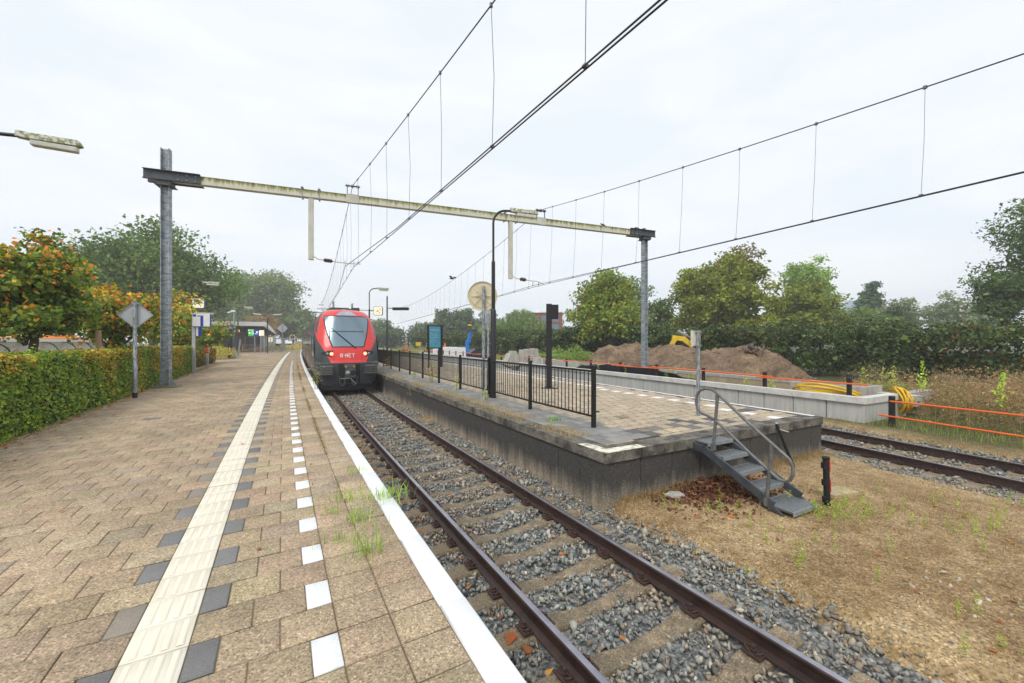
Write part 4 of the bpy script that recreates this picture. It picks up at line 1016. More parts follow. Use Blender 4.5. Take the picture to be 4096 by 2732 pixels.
# ================================================================== CLOCKS, DISPLAYS, SIGNS
MT['face'] = emat('clock_face', (1.0, .86, .58), .35, (.8, .74, .55))
def clock(label, c, size, facing, arm_to, frame_mat, hands=((8+24/60)/12, 24/60, 10/60)):
    """facing: yaw the face looks to"""
    t = thing('platform_clock', label, 'clock', c, facing, 'platform clocks'); s = size/2
    def rr(s, r=.1):
        out = []
        for cx_, cy_, a0 in ((s-r, s-r, 0), (-s+r, s-r, 90), (-s+r, -s+r, 180), (s-r, -s+r, 270)):
            for k in range(5): a = R(a0+k*22.5); out.append((cx_+r*math.cos(a), cy_+r*math.sin(a)))
        return out
    Mv = Matrix.Rotation(R(90), 4, 'X')                       # polygon plane xz, extruded along -y..
    mb = MB(); mb.prism(rr(s), -.09, .09, M=Mv); mb.build('case', frame_mat, t, world=False)
    mb = MB(); mb.prism(rr(s*.92), .091, .099, M=Mv); f = mb.build('dial', MT['face'], t, world=False)
    mb = MB()
    for k in range(12):
        a = 2*math.pi*k/12; r0, r1 = s*.66, s*.80
        mb.bar((r0*math.sin(a), -.102, r0*math.cos(a)), (r1*math.sin(a), -.102, r1*math.cos(a)), .006, s*.075, up=(math.cos(a), 0, -math.sin(a)))
    mb.build('hour_mark', MT['blue'], f, world=False)
    for (fr, L, w, m_) in ((hands[0], .48, .10, MT['black']), (hands[1], .72, .08, MT['black']), (hands[2], .6, .03, MT['rust_orange'])):
        a = 2*math.pi*fr; mb = MB(); mb.bar((-s*.15*math.sin(a), -.106, -s*.15*math.cos(a)), (s*L*math.sin(a), -.106, s*L*math.cos(a)), .006, s*w, up=(math.cos(a), 0, -math.sin(a)))
        if w < .05: mb.lathe([(s*.11, 0), (s*.11, .005), (s*.06, .005), (s*.06, 0)], (s*.55*math.sin(a), -.106, s*.55*math.cos(a)), (0, -1, 0), 12)
        mb.build('hand', m_, f, world=False)
    if arm_to is not None: mb = MB(); mb.bar(c, arm_to, .05, .05); mb.build('bracket', MT['black'], t)
    return t
clock('lit square station clock with a blue rim above the hedge, at the lamp post', Vector((-20.15, 25.6, 4.18)), .64, .50, Vector((-20.9, 26.0, 4.18)), MT['blue'])
clock('lit square station clock with a grey rim to the right of the train', Vector((-10.08, 30.0, 4.03)), .66, .10, Vector((-10.75, 30.0, 4.05)), MT['steel_dark'])
def dbox(label, c, d, yaw, arm_to=None):
    t = thing('departure_display', label, 'display', c, yaw, 'black departure displays'); mb = MB(); mb.box((0, 0, 0), d); mb.build('case', MT['black'], t, world=False, bevel=.02)
    mb = MB(); mb.box((0, -d[1]/2-.003, 0), (d[0]*.92, .004, d[2]*.7)); mb.build('screen', MT['black_rub'], t, world=False)
    if arm_to is not None: mb = MB(); mb.bar(c, arm_to, .05, .05); mb.build('bracket', MT['black'], t)
    return t
dbox('black display box on the lamp post above the hedge', Vector((-21.9, 25.7, 3.85)), (1.5, .3, .36), .5, Vector((-20.9, 26.0, 3.85)))
dbox('black display box high on a thin grey pole, right of the train', Vector((-7.82, 28.0, 4.03)), (1.12, .25, .2), .0, Vector((-8.75, 28.0, 4.08)))
t = thing('display_pole', 'slim grey pole standing behind the railing right of the train', 'pole', (-8.78, 28.0, 0))
mb = MB(); mb.tube([(0, 0, 0), (0, 0, 2.7), (0, 0, 2.74), (0, 0, 4.92)], [.075, .075, .055, .05], 10); mb.build('shaft', MT['steel_dark'], t, world=False); mb = MB(); mb.box((0, 0, .03), (.25, .25, .06)); mb.build('foot', MT['steel_dark'], t, world=False)

# platform sign: spoor 1
sp = thing('platform_sign', 'white sign with a big blue 1 on a grey post beside the hedge', 'sign', (-17.76, 22.22, 0), .42)
mb = MB(); mb.box((0, 0, 1.6), (.16, .08, 3.2)); mb.build('post', MT['signgrey'], sp, world=False, bevel=.01)
mb = MB(); mb.box((.37, -.06, 2.92), (.80, .14, .70)); brd = mb.build('panel', MT['white'], sp, world=False, bevel=.01)
mb = MB(); mb.box((.785, -.06, 2.92), (.03, .16, .72)); mb.box((.37, -.06, 2.565), (.82, .16, .02)); mb.build('rim', MT['blue'], brd, world=False)
mb = MB(); mb.box((.07, -.133, 3.18), (.15, .006, .13)); mb.build('blue_square', MT['blue'], brd, world=False)
Mw = mw(sp)
text_mesh('word', 'spoor', .12, MT['blue'], brd, Mw @ plane_M((.34, -.135, 3.17), (1, 0, 0)), bold=.003)
text_mesh('numeral', '1', .72, MT['blue'], brd, Mw @ plane_M((.40, -.135, 2.83), (1, 0, 0)), bold=.03)
mb = MB(); mb.box((.45, .05, 3.31), (.9, .06, .10)); mb.build('top_box', MT['signgrey'], sp, world=False)
mb = MB(); mb.box((.24, -.02, 2.28), (.22, .06, .52)); s2 = mb.build('blue_plate', MT['blue'], sp, world=False); mb = MB(); mb.box((.17, -.052, 2.28), (.09, .006, .5)); mb.build('white_stripe', MT['white'], s2, world=False)
# diamond and round sign backs
def sign_pole(name, label, cat, x, y, h, r, rz, plate, m_=None, step=True, base=0.0, group=None):
    t = thing(name, label, cat, (x, y, base), rz, group); mb = MB()
    mb.tube([(0, 0, 0), (0, 0, 1.05), (0, 0, 1.08), (0, 0, h)] if step else [(0, 0, 0), (0, 0, h)], [r*1.25, r*1.25, r, r] if step else r, 12); p_ = mb.build('pole', MT['galv'], t, world=False, smooth=True)
    if step: mb = MB(); mb.cyl((0, 0, 0), (0, 0, .16), r*1.32, 12); mb.build('foot', MT['black'], t, world=False)
    plate(t); return t
def diamond(zc, hs, m_):
    def f(t):
        mb = MB(); Mv = Matrix.Translation((0, .06, zc)) @ Matrix.Rotation(R(90), 4, 'X'); mb.prism([(0, hs), (hs, 0), (0, -hs), (-hs, 0)], -.006, .006, M=Mv); pn = mb.build('plate', MT['signgrey'], t, world=False)
        mb = MB(); q = [(0, hs), (hs, 0), (0, -hs), (-hs, 0)]
        for i in range(4): a, b_ = q[i], q[(i+1) % 4]; mb.bar((a[0], .045, zc+a[1]), (b_[0], .045, zc+b_[1]), .02, .035, up=(0, 1, 0))
        mb.build('rim', MT['galv_plain'], pn, world=False)
        mb = MB()
        for dz in (hs*.82, -hs*.82): mb.box((0, .02, zc+dz), (.18, .09, .035))
        mb.build('clamp', MT['galv_plain'], t, world=False)
    return f
sign_pole('track_sign', 'grey diamond sign seen from behind, on a galvanised pole beside the hedge', 'sign', -11.6, 12.25, 2.98, .05, .42, diamond(2.55, .42, None))
def round_back(t):
    zc = 3.19; rr = .475; mb = MB(); mb.lathe([(0, 0), (rr*.80, 0), (rr*.82, .018), (rr*.86, .022), (rr*.89, .004), (rr*.985, .004), (rr, -.03), (rr, .02), (rr*.98, .03), (0, .03)][:], (-.035, .09, zc), (0, 1, 0), 56); pn = mb.build('disc', MT['signback'], t, world=False, smooth=True)
    mb = MB()
    for k in range(7):
        a = math.pi/4*k+math.pi/2+.02
        if k == 4: continue
        mb.bar((-.035+.07*math.cos(a), .082, zc+.07*math.sin(a)), (-.035+.37*math.cos(a), .082, zc+.37*math.sin(a)), .035, .02, up=(0, 1, 0))
    mb.build('stiffener', MT['signback'], pn, world=False, bevel=.006)
    mb = MB(); mb.bar((-.25, .05, zc-.01), (0, 0, zc+.03), .012, .02); mb.bar((.20, .05, zc-.03), (0, 0, zc+.03), .012, .02); mb.bar((.05, .06, zc+.16), (.04, 0, zc+.03), .012, .02); mb.cyl((0, 0, zc+.01), (0, 0, zc+.055), .055, 12); mb.build('clamp', MT['galv_plain'], t, world=False)
    mb = MB(); mb.box((-.25, .08, zc+.16), (.04, .004, .06), M=Matrix.Rotation(-.5, 3, 'Y')); mb.build('sticker', MT['white'], pn, world=False)
sign_pole('round_sign', 'cream round sign seen from behind with star ribs, on a galvanised pole at the railing', 'sign', -.91, 12.76, 3.50, .052, .07, round_back, step=False)
sign_pole('track_sign', 'small grey diamond sign half hidden behind the cream round sign', 'sign', -.87, 14.5, 2.75, .042, .1, diamond(2.69, .36, None))
def square_back(t):
    mb = MB(); mb.box((-.055, .05, 1.80), (.26, .02, .36)); pn = mb.build('plate', MT['cream'], t, world=False, bevel=.004)
    mb = MB()
    for sx_ in (-1, 1): mb.box((-.055+sx_*.126, .03, 1.80), (.012, .05, .37))
    mb.build('rim', MT['cream'], pn, world=False); mb = MB(); mb.box((0, .01, 1.955), (.15, .08, .03)); mb.box((0, .01, 1.64), (.15, .08, .03)); mb.build('clamp', MT['galv_plain'], t, world=False)
sign_pole('square_sign', 'small cream rectangular sign seen from behind on a galvanised pole above the stairs', 'sign', 4.35, 9.30, 1.99, .042, .45, square_back, step=False)

# black box post
t = thing('equipment_post', 'tall black square post with a black box at its top, on the island platform', 'post', (1.37, 14.74, 0), -.08)
mb = MB(); mb.box((0, 0, 1.56), (.21, .20, 3.12)); mb.build('post', MT['black_rub'], t, world=False, bevel=.01)
mb = MB(); mb.box((.22, -.02, 2.82), (.25, .22, .53)); bx = mb.build('box', MT['black_rub'], t, world=False, bevel=.015); mb = MB()
for k in range(6): mb.box((.12+k*.04, -.133, 2.82), (.008, .006, .5))
mb.build('rib', MT['black_rub'], bx, world=False)
mb = MB(); mb.box((.02, 0, .015), (.62, .34, .03)); bp_ = mb.build('base_plate', MT['black'], t, world=False)
mb = MB()
for sx_ in (-.2, .24):
    for sy_ in (-.12, .12): mb.cyl((sx_, sy_, .03), (sx_, sy_, .07), .025, 6)
mb.build('bolt', MT['cream'], bp_, world=False)

# advertising panel
MT['poster'] = mat('poster', (.085, .36, .50), (.06, .28, .42), scale=4, rough=.25)
t = thing('poster_stand', 'leaning blue poster panel in a black frame behind the railing', 'poster stand', (-5.2, 26.6, 0), 1.02)
mb = MB(); mb.box((0, 0, 2.03), (1.22, .14, 1.56)); mb.build('frame', MT['black'], t, world=False, bevel=.015)
mb = MB(); mb.box((0, -.073, 2.03), (1.08, .006, 1.40)); po = mb.build('poster', MT['poster'], t, world=False)
mb = MB(); rr_ = random.Random(5)
for row_, z in enumerate((2.52, 2.45, 2.25, 2.12, 1.98, 1.80, 1.66)):
    x = -.46
    while x < .3-row_*.03:
        w = rr_.uniform(.04, .12); mb.bar((x, -.078, z+rr_.uniform(-.02, .02)), (x+w, -.078, z+rr_.uniform(-.05, .05)), .004, .018 if row_ else .03, up=(0, 0, 1)); x += w+rr_.uniform(.01, .06)
mb.build('scribble', mat('scribble', (.55, .68, .74), rough=.4), po, world=False)
mb = MB()
for sx_ in (-.5, .5): mb.box((sx_, .0, 1.25), (.10, .09, 2.5))
mb.build('leg', MT['black'], t, world=False); mb = MB(); mb.box((.70, 0, 1.43), (.16, .16, 2.86)); mb.build('post', MT['black'], t, world=False, bevel=.01)

# ================================================================== STAIRS
a2 = FD.copy(); dn = -FN                                     # along the wall, away from the island
S0 = Vector((3.22, 7.10)); WST = .70; zt0 = -.035
def st(al, out, z): p = S0+a2*al+dn*out; return Vector((p.x, p.y, z))
stz = thing('metal_stairs', 'galvanised steel steps with a looped handrail leading down from the island platform', 'stairs', (*(S0+a2*.33+dn*.8), -.77), math.atan2(a2.y, a2.x))
RUN, GZ = 1.42, -.775
for al in (-.02, WST+.02):
    mb = MB(); pth = [st(al, .02, zt0-.09), st(al, .24, zt0-.09), st(al, RUN-.03, GZ+.09)]
    mb.bar(pth[0], pth[1], .04, .13); mb.bar(pth[1]-Vector((0, 0, .0)), pth[2], .041, .13); 
    mb.add([st(al-.02, RUN-.10, GZ+.02), st(al+.02, RUN-.10, GZ+.02), st(al+.02, RUN+.12, GZ-.01), st(al-.02, RUN+.12, GZ-.01), st(al-.02, RUN-.16, GZ+.20), st(al+.02, RUN-.16, GZ+.20), st(al+.02, RUN+.02, GZ+.06), st(al-.02, RUN+.02, GZ+.06)], [(0, 1, 2, 3), (4, 7, 6, 5), (0, 4, 5, 1), (1, 5, 6, 2), (2, 6, 7, 3), (3, 7, 4, 0)])
    mb.box(st(al, .0, zt0-.10), (.06, .03, .22), rz=math.atan2(a2.y, a2.x)); s_ = mb.build('stringer', MT['steel_dark'], stz, bevel=.004)
MT['grate'] = None
m, n, l, b = _nodes('grate'); MT['grate'] = m
tcn = n.new('ShaderNodeTexCoord'); bk = n.new('ShaderNodeTexBrick'); bk.inputs['Scale'].default_value = 26; bk.inputs['Mortar Size'].default_value = .035; bk.inputs['Brick Width'].default_value = .9; bk.inputs['Row Height'].default_value = .55; bk.offset = .0
bk.inputs['Color1'].default_value = (.055, .06, .06, 1); bk.inputs['Color2'].default_value = (.075, .08, .08, 1); bk.inputs['Mortar'].default_value = (.50, .53, .55, 1); l.new(tcn.outputs['Object'], bk.inputs[0]); l.new(bk.outputs[0], b.inputs['Base Color']); b.inputs['Roughness'].default_value = .5; b.inputs['Metallic'].default_value = .2
NST = 5
for k in range(NST):
    f = k/(NST-1); z = zt0+(GZ+.055-zt0)*f; o0 = .04+f*(RUN-.28); dep = .25 if k < NST-1 else .46
    c = st(WST/2, o0+dep/2, z)
    mb = MB(); mb.box(c, (WST-.03, dep, .03), rz=math.atan2(a2.y, a2.x)); tr_ = mb.build('tread', MT['grate'], stz)
    mb = MB(); mb.box(st(WST/2, o0+dep+.006, z-.012), (WST-.02, .012, .065), rz=math.atan2(a2.y, a2.x)); mb.box(st(WST/2, o0-.006, z-.012), (WST-.02, .012, .06), rz=math.atan2(a2.y, a2.x))
    mb.build('nosing', MT['galv_plain'], tr_)
# handrail: a closed loop above the near stringer, read off the photo in the stringer's own plane
def on_plane(u, v):      # pixel -> point of the vertical plane through the near stringer
    P0 = S0+a2*(-.02); d = Vector(((u-2048)/F_, 1.0, -(v-1366)/F_)); nrm = Vector((a2.x, a2.y, 0))
    tt = (Vector((P0.x, P0.y, 0))-Vector((0, 0, 0))).dot(nrm)/d.dot(nrm); p = d*tt; return Vector((p.x, p.y, p.z+EYE))
def cr(u, v): return on_plane(2300+u*.4466, 1480+v*.4466)
lp = [(1245, 440), (1180, 405), (1130, 385), (1097, 345), (1085, 285), (1092, 225), (1120, 183), (1165, 166), (1220, 172), (1265, 200), (1330, 262), (1560, 480), (1860, 745), (1920, 800), (1953, 870), (1950, 945), (1925, 988), (1882, 1000), (1830, 982), (1770, 930), (1560, 740), (1330, 515)]
mb = MB(); mb.tube([cr(*q) for q in lp], .0235, 10, closed=True); mb.build('handrail', MT['handrail'], stz, smooth=True)
for (ut, vt), (ub, vb) in (((1278, 218), (1240, 690)), ((1762, 665), (1718, 1180))):
    mb = MB(); A = cr(ut, vt); B = cr(ub, vb); mb.cyl(A, B, .026, 10); mb.box(B, (.07, .05, .12), rz=math.atan2(a2.y, a2.x)); mb.build('rail_post', MT['handrail'], stz, smooth=True)
# marker post and leaning post
t = thing('marker_post', 'short black plastic post with two red reflectors standing in the bare earth', 'post', (4.83, 6.1, -.78), .2, tilt=(0, -.04))
mb = MB(); mb.tube([(0, 0, 0), (0, 0, .74)], .042, 14); mb.lathe([(.038, .70), (.05, .72), (.05, .745), (.034, .745), (.034, .70)], n=14); mb.build('tube', MT['black_rub'], t, world=False, smooth=True)
for k, z in enumerate((.62, .30)):
    mb = MB(); mb.box((.05, 0, z), (.022, .045, .20)); mb.build('reflector', MT['red'], t, world=False, bevel=.006)
mb = MB()
for z in (.62, .36, .10): mb.box((-.052, 0, z), (.03, .05, .09))
mb.build('lug', MT['black_rub'], t, world=False)
t = thing('leaning_post', 'thin black post leaning against the end of the island platform', 'post', (5.66, 8.00, -.78))
mb = MB(); mb.bar((5.66, 8.00, -.80), (5.47, 8.235, .02), .05, .05); mb.build('bar', MT['black_rub'], t); mb = MB(); mb.bar((5.47, 8.23, .025), (5.475, 8.24, .05), .045, .045); mb.build('tip', MT['galv_plain'], t)
mb = MB(); mb.tube([(5.51, 8.19, -.07), (5.58, 8.14, -.10), (5.63, 8.10, -.11)], .006, 5); mb.build('wire_tie', MT['white'], t)

# ================================================================== ORANGE BARRIERS
def wl(t, o, z): return pw(t, o, z)
def tpar(Y): return (Y-12.2)/.898
bar_ = thing('orange_barrier', 'long row of short black posts with orange rails behind the pale concrete wall', 'barrier', wl(.6, .5, 0), .456)
tp = [.60+2.72*k for k in range(22)]
for k, t in enumerate(tp):
    c = wl(t, .48, 0); mb = MB(); mb.box(c+Vector((0, 0, .24)), (.11, .11, .62), rz=.456); mb.build('post', MT['black_rub'], bar_, bevel=.006 if k < 7 else 0)
    if k < len(tp)-1:
        mb = MB(); z0 = .40+.03*((k*7) % 3-1); z1 = z0+.03*((k*5) % 3-1); mb.cyl(wl(t-.32+(.0 if k else -.2), .40, z0), wl(tp[k+1]+.28, .40, z1), .026, 8); mb.build('rail', MT['orange'], bar_, smooth=True)
bar2 = thing('orange_barrier', 'two orange rails on a black post in front of the brown weeds', 'barrier', (11.2, 11.74, -.85), .42)
mb = MB(); mb.box((11.2, 11.74, -.37), (.12, .12, .98), rz=.42); mb.build('post', MT['black_rub'], bar2, bevel=.006)
for za, zb, st_ in ((-.03, -.035, -.05), (-.47, -.53, -.32)):
    d_ = Vector((1.0, -2.25, zb-za)); a = Vector((11.2+st_*.4-.04, 11.74-st_*.9-.05, za)); mb = MB(); mb.cyl(a, Vector((11.2, 11.69, za))+d_*2.6, .026, 8); mb.build('rail', MT['orange'], bar2, smooth=True)
mb = MB(); mb.box((15.0, 3.2, -.4), (.12, .12, 1.0)); mb.build('post', MT['black_rub'], bar2)
# black netting behind the wall
rows = []
for i in range(26):
    t = 5.6+i*.42; h = .50*math.sin(math.pi*min(1, max(0, (i-.5)/25)))**.5*(1-.75*max(0, 1-i/9))
    rows.append([wl(t, .62+.05*math.sin(i*1.3)+.3*(1-q)*(1-i/26), -.25+(h+.12)*q+.04*math.sin(i*2.1+q*3)) for q in (0, .35, .7, 1)])
nt_ = MB().grid(rows).build('debris_net', mat('net', (.028, .034, .042), (.015, .018, .024), scale=9, rough=.7), smooth=True); tag(nt_, 'black netting sagging behind the pale concrete wall under the orange rails', 'net')
rows = [[wl(32+i*.6, 1.2+.3*math.sin(i), -.3+(1.0+.2*math.sin(i*1.7))*q*math.sin(math.pi*(i+.7)/15)) for q in (0, .5, 1)] for i in range(15)]
tag(MB().grid(rows).build('debris_net', bpy.data.materials['net'], smooth=True), 'crumpled black netting far along the wall near the blue lift', 'net')

# ================================================================== BUILDERS' THINGS RIGHT OF THE WALL
def coil(name, label, c, R0, r, n, axis, m_, wd=.35, seed=1):
    t = thing(name, label, 'pipe coil', c); rr_ = random.Random(seed); x_, y_, u_ = frame(axis)
    for k in range(n):
        mb = MB(); Rk = R0-rr_.uniform(0, .16 if R0 > .6 else .26); off = (k/(n-1)-.5)*wd; ph = rr_.uniform(0, 6)
        mb.tube([Vector(c)+x_*(Rk*math.cos(a)+.02*math.sin(3*a+ph))+y_*(Rk*math.sin(a))+u_*(off+.03*math.sin(2*a+ph)) for a in np.linspace(0, 2*math.pi, 40, endpoint=False)], r, 7, closed=True); mb.build('loop', m_, t, smooth=True)
    return t
coil('pipe_coil', 'large coil of yellow pipe lying in the trench behind the pale wall', wl(1.65, 1.35, -.18), 1.02, .038, 7, (.25, .12, 1), MT['yellow'], .36)
coil('pipe_coil', 'tight coil of yellow pipe hanging over the end of the pale wall', Vector((12.95, 13.25, -.22)), .47, .022, 18, (.93, -.36, .08), MT['yellow'], .26, 4)
t = thing('concrete_trough', 'grey rectangular concrete box in the trench behind the pale wall', 'concrete box', wl(1.9, 2.35, -.5), .456)
for (cx_, cy_, dx, dy) in ((0, -.66, 2.3, .1), (0, .66, 2.3, .1), (-1.1, 0, .1, 1.22), (1.1, 0, .1, 1.22)):
    mb = MB(); mb.box((cy_, cx_, .26), (dy, dx, .80)); mb.build('side', MT['conc'], t, world=False)
mb = MB(); mb.box((0, 0, -.12), (1.2, 2.08, .08)); mb.build('bottom', MT['conc'], t, world=False)
# concrete L elements on the ground, far along
for k, (u, v, h, lean) in enumerate(((2022, 1452, 1.1, .45), (2050, 1455, 1.25, 0), (2090, 1450, 1.35, .05), (2112, 1448, 1.4, 0), (2132, 1447, 1.45, .04))):
    Y = 33+k*.2; X = (u-2048)/F_*Y
    t = thing('concrete_element', ['grey concrete angle block tipped over, at the left end of the row behind the wall', 'grey concrete angle block standing upright beside the tipped one', 'grey concrete angle block, middle of the row behind the wall', 'grey concrete angle block, second from the right end of the row', 'grey concrete angle block at the right end of the row behind the wall'][k], 'concrete block', (X, Y, -.3), .5, 'concrete elements', tilt=(0, lean))
    mb = MB(); mb.add([(-.55, -.5, 0), (.45, -.5, 0), (.45, -.5, .2), (.1, -.5, h), (-.2, -.5, h), (-.3, -.5, .25), (-.55, -.5, .2)]+[(x_, .35, z_) for x_, z_ in ((-.55, 0), (.45, 0), (.45, .2), (.1, h), (-.2, h), (-.3, .25), (-.55, .2))], [tuple(range(6, -1, -1)), tuple(range(7, 14))]+[(i, (i+1) % 7, (i+1) % 7+7, i+7) for i in range(7)]); mb.build('body', MT['conc'], t, world=False, bevel=.02)
for k in range(6):
    u = 2150+k*30; Y = 31-k*.5; t = thing('concrete_slab', 'light concrete slab standing in the row behind the orange rails', 'concrete slab', ((u-2048)/F_*Y, Y, -.4), .5+.05*(k % 3), 'concrete slabs')
    mb = MB(); mb.box((0, 0, .42), (.62, .22, .90-.07*k)); mb.box((0, -.16, .05), (.66, .4, .12)); mb.build('body', MT['conc_light'], t, world=False, bevel=.02)
# excavator: the arm shows above the earth heap
ex = thing('excavator', 'yellow excavator, only its bent arm showing above the heap of earth', 'excavator', (17.5, 35.8, -.75), 2.9); ex.scale = (1.35, 1.35, 1.35)
def exm(name, fn, m_=None, parent=ex): mb = MB(); fn(mb); return mb.build(name, m_ or MT['yellow'], parent, world=False, bevel=.03)
exm('track', lambda m_: (m_.box((0, -1.0, .35), (3.4, .5, .7)), m_.box((0, 1.0, .35), (3.4, .5, .7))), MT['black_rub'])
exm('house', lambda m_: m_.box((-.5, .1, .95), (2.4, 2.2, .5)))
exm('boom', lambda m_: (m_.bar((.6, 0, 1.3), (1.5, 0, 2.05), .34, .40, up=(0, 1, 0)), m_.bar((1.45, 0, 2.0), (2.15, 0, 2.10), .32, .34, up=(0, 1, 0)), m_.bar((1.9, 0, 2.12), (2.6, 0, .9), .28, .36, up=(0, 1, 0))))
mb = MB(); mb.cyl((.6, .0, 1.85), (1.75, .0, 2.52), .06, 8); mb.cyl((1.2, 0, 2.2), (1.8, 0, 2.55), .10, 8); mb.build('hydraulic_ram', MT['galv_plain'], ex, world=False, smooth=True)
exm('bucket', lambda m_: m_.box((2.7, 0, .6), (.7, .9, .6)), MT['steel_dark'])
# blue lift far along the wall
bl = thing('boom_lift', 'blue boom lift with a dark basket at the top, in front of the clipped trees', 'lift', (-5.3, 48.0, -.8))
mb = MB(); mb.bar((.0, 0, .3), (-.12, 0, 2.7), .5, .42); mb.bar((.05, -.1, 2.3), (.3, 0, 3.7), .4, .36); mb.build('boom', mat('liftblue', (.02, .20, .62), rough=.45), bl, world=False, bevel=.03)
mb = MB(); mb.box((.45, 0, 3.95), (1.2, .9, .16)); mb.box((.2, 0, 4.3), (.5, .6, .55)); mb.build('basket', MT['steel_dark'], bl, world=False); mb = MB(); mb.box((.25, -.35, 4.5), (.4, .1, .2)); mb.build('lamp_box', MT['yellow'], bl, world=False)
mb = MB(); mb.box((0, 0, .2), (2.0, 1.4, .5)); mb.build('chassis', MT['steel_dark'], bl, world=False)
mb = MB(); mb.cyl((.95, 0, 3.9), (.9, 0, .6), .035, 6); mb.build('hose', MT['rust'], bl, world=False)
# ================================================================== FOLIAGE TOOLS
ORD = 'first second third fourth fifth sixth seventh eighth ninth tenth eleventh twelfth thirteenth fourteenth fifteenth sixteenth seventeenth eighteenth nineteenth twentieth twenty-first twenty-second twenty-third twenty-fourth twenty-fifth'.split()
def pal(cols, w, n, r, jit=.18):
    cols = np.array(cols); w = np.array(w, float); c = cols[r.choice(len(cols), n, p=w/w.sum())]
    return c*r.uniform(1-jit, 1+jit, (n, 1))*r.uniform(.93, 1.07, (n, 3))
def leaves(name, pos, size, cols, m, parent=None, r=None, up=.35, outward=None, asp=.62, droop=0.0):
    n = len(pos); nr = r.normal(size=(n, 3)); nr /= np.linalg.norm(nr, axis=1)[:, None]
    nr[:, 2] += up
    if outward is not None: nr += outward
    nr /= np.linalg.norm(nr, axis=1)[:, None]
    t = r.normal(size=(n, 3)); t[:, 2] -= droop; t -= nr*(t*nr).sum(1)[:, None]; t /= np.linalg.norm(t, axis=1)[:, None]
    b = np.cross(nr, t); s = np.asarray(size).reshape(-1, 1)*np.ones((n, 1)); f = nr*s*.14
    V = np.stack([pos-t*s*.5, pos-t*s*.12+b*s*asp*.5+f, pos+t*s*.5, pos-t*s*.12-b*s*asp*.5+f], 1).reshape(-1, 3)
    F = np.arange(n*4).reshape(n, 4)
    return np_mesh(name, V, F, m, parent=parent, colors=cols)
def blades(name, base, h, w, cols, m, r, lean=.35, parent=None, azim=None):
    n = len(base); a = r.uniform(0, 2*np.pi, n) if azim is None else azim; ln = np.abs(r.normal(0, lean, n)); d = np.stack([np.cos(a), np.sin(a), np.zeros(n)], 1); sd = np.stack([-np.sin(a), np.cos(a), np.zeros(n)], 1)
    h = np.asarray(h).reshape(-1, 1); w = np.asarray(w).reshape(-1, 1)*np.ones((n, 1)); up = np.array([[0, 0, 1.]]); ln = ln[:, None]
    mid = base+up*h*.55*np.cos(ln*.7)+d*h*.55*np.sin(ln*.7); tip = mid+up*h*.45*np.cos(ln*1.9)+d*h*.45*np.sin(ln*1.9)
    V = np.stack([base-sd*w*.5, base+sd*w*.5, mid+sd*w*.4, mid-sd*w*.4, tip], 1).reshape(-1, 3); i = np.arange(n)*5
    F = np.concatenate([np.stack([i, i+1, i+2], 1), np.stack([i, i+2, i+3], 1), np.stack([i+3, i+2, i+4], 1)]); c = np.concatenate([cols, cols, cols])
    return np_mesh(name, V, F, m, parent=parent, colors=c)
GREEN = [(.055, .095, .022), (.085, .135, .032), (.035, .062, .016), (.13, .18, .045)]
def crown_pts(r, n, c, rad, nclump, clump, fill=.55, shape=None):
    """leaf positions gathered in clumps spread through an ellipsoid"""
    u = r.normal(size=(nclump, 3)); u /= np.linalg.norm(u, axis=1)[:, None]; rr = r.uniform(0, 1, nclump)**fill
    cc = u*rr[:, None]
    if shape is not None: cc = shape(cc)
    cc = cc*np.array(rad)+np.array(c); k = r.integers(0, nclump, n); g = np.clip(r.normal(size=(n, 3)), -1.7, 1.7)*clump*np.array([1, 1, .62]); p = cc[k]+g
    ni = n//6; q = r.normal(size=(ni, 3)); q /= np.linalg.norm(q, axis=1)[:, None]; q *= r.random((ni, 1))**.4*.72
    if shape is not None: q = shape(q)
    p[:ni] = q*np.array(rad)+np.array(c)
    return p, k, cc
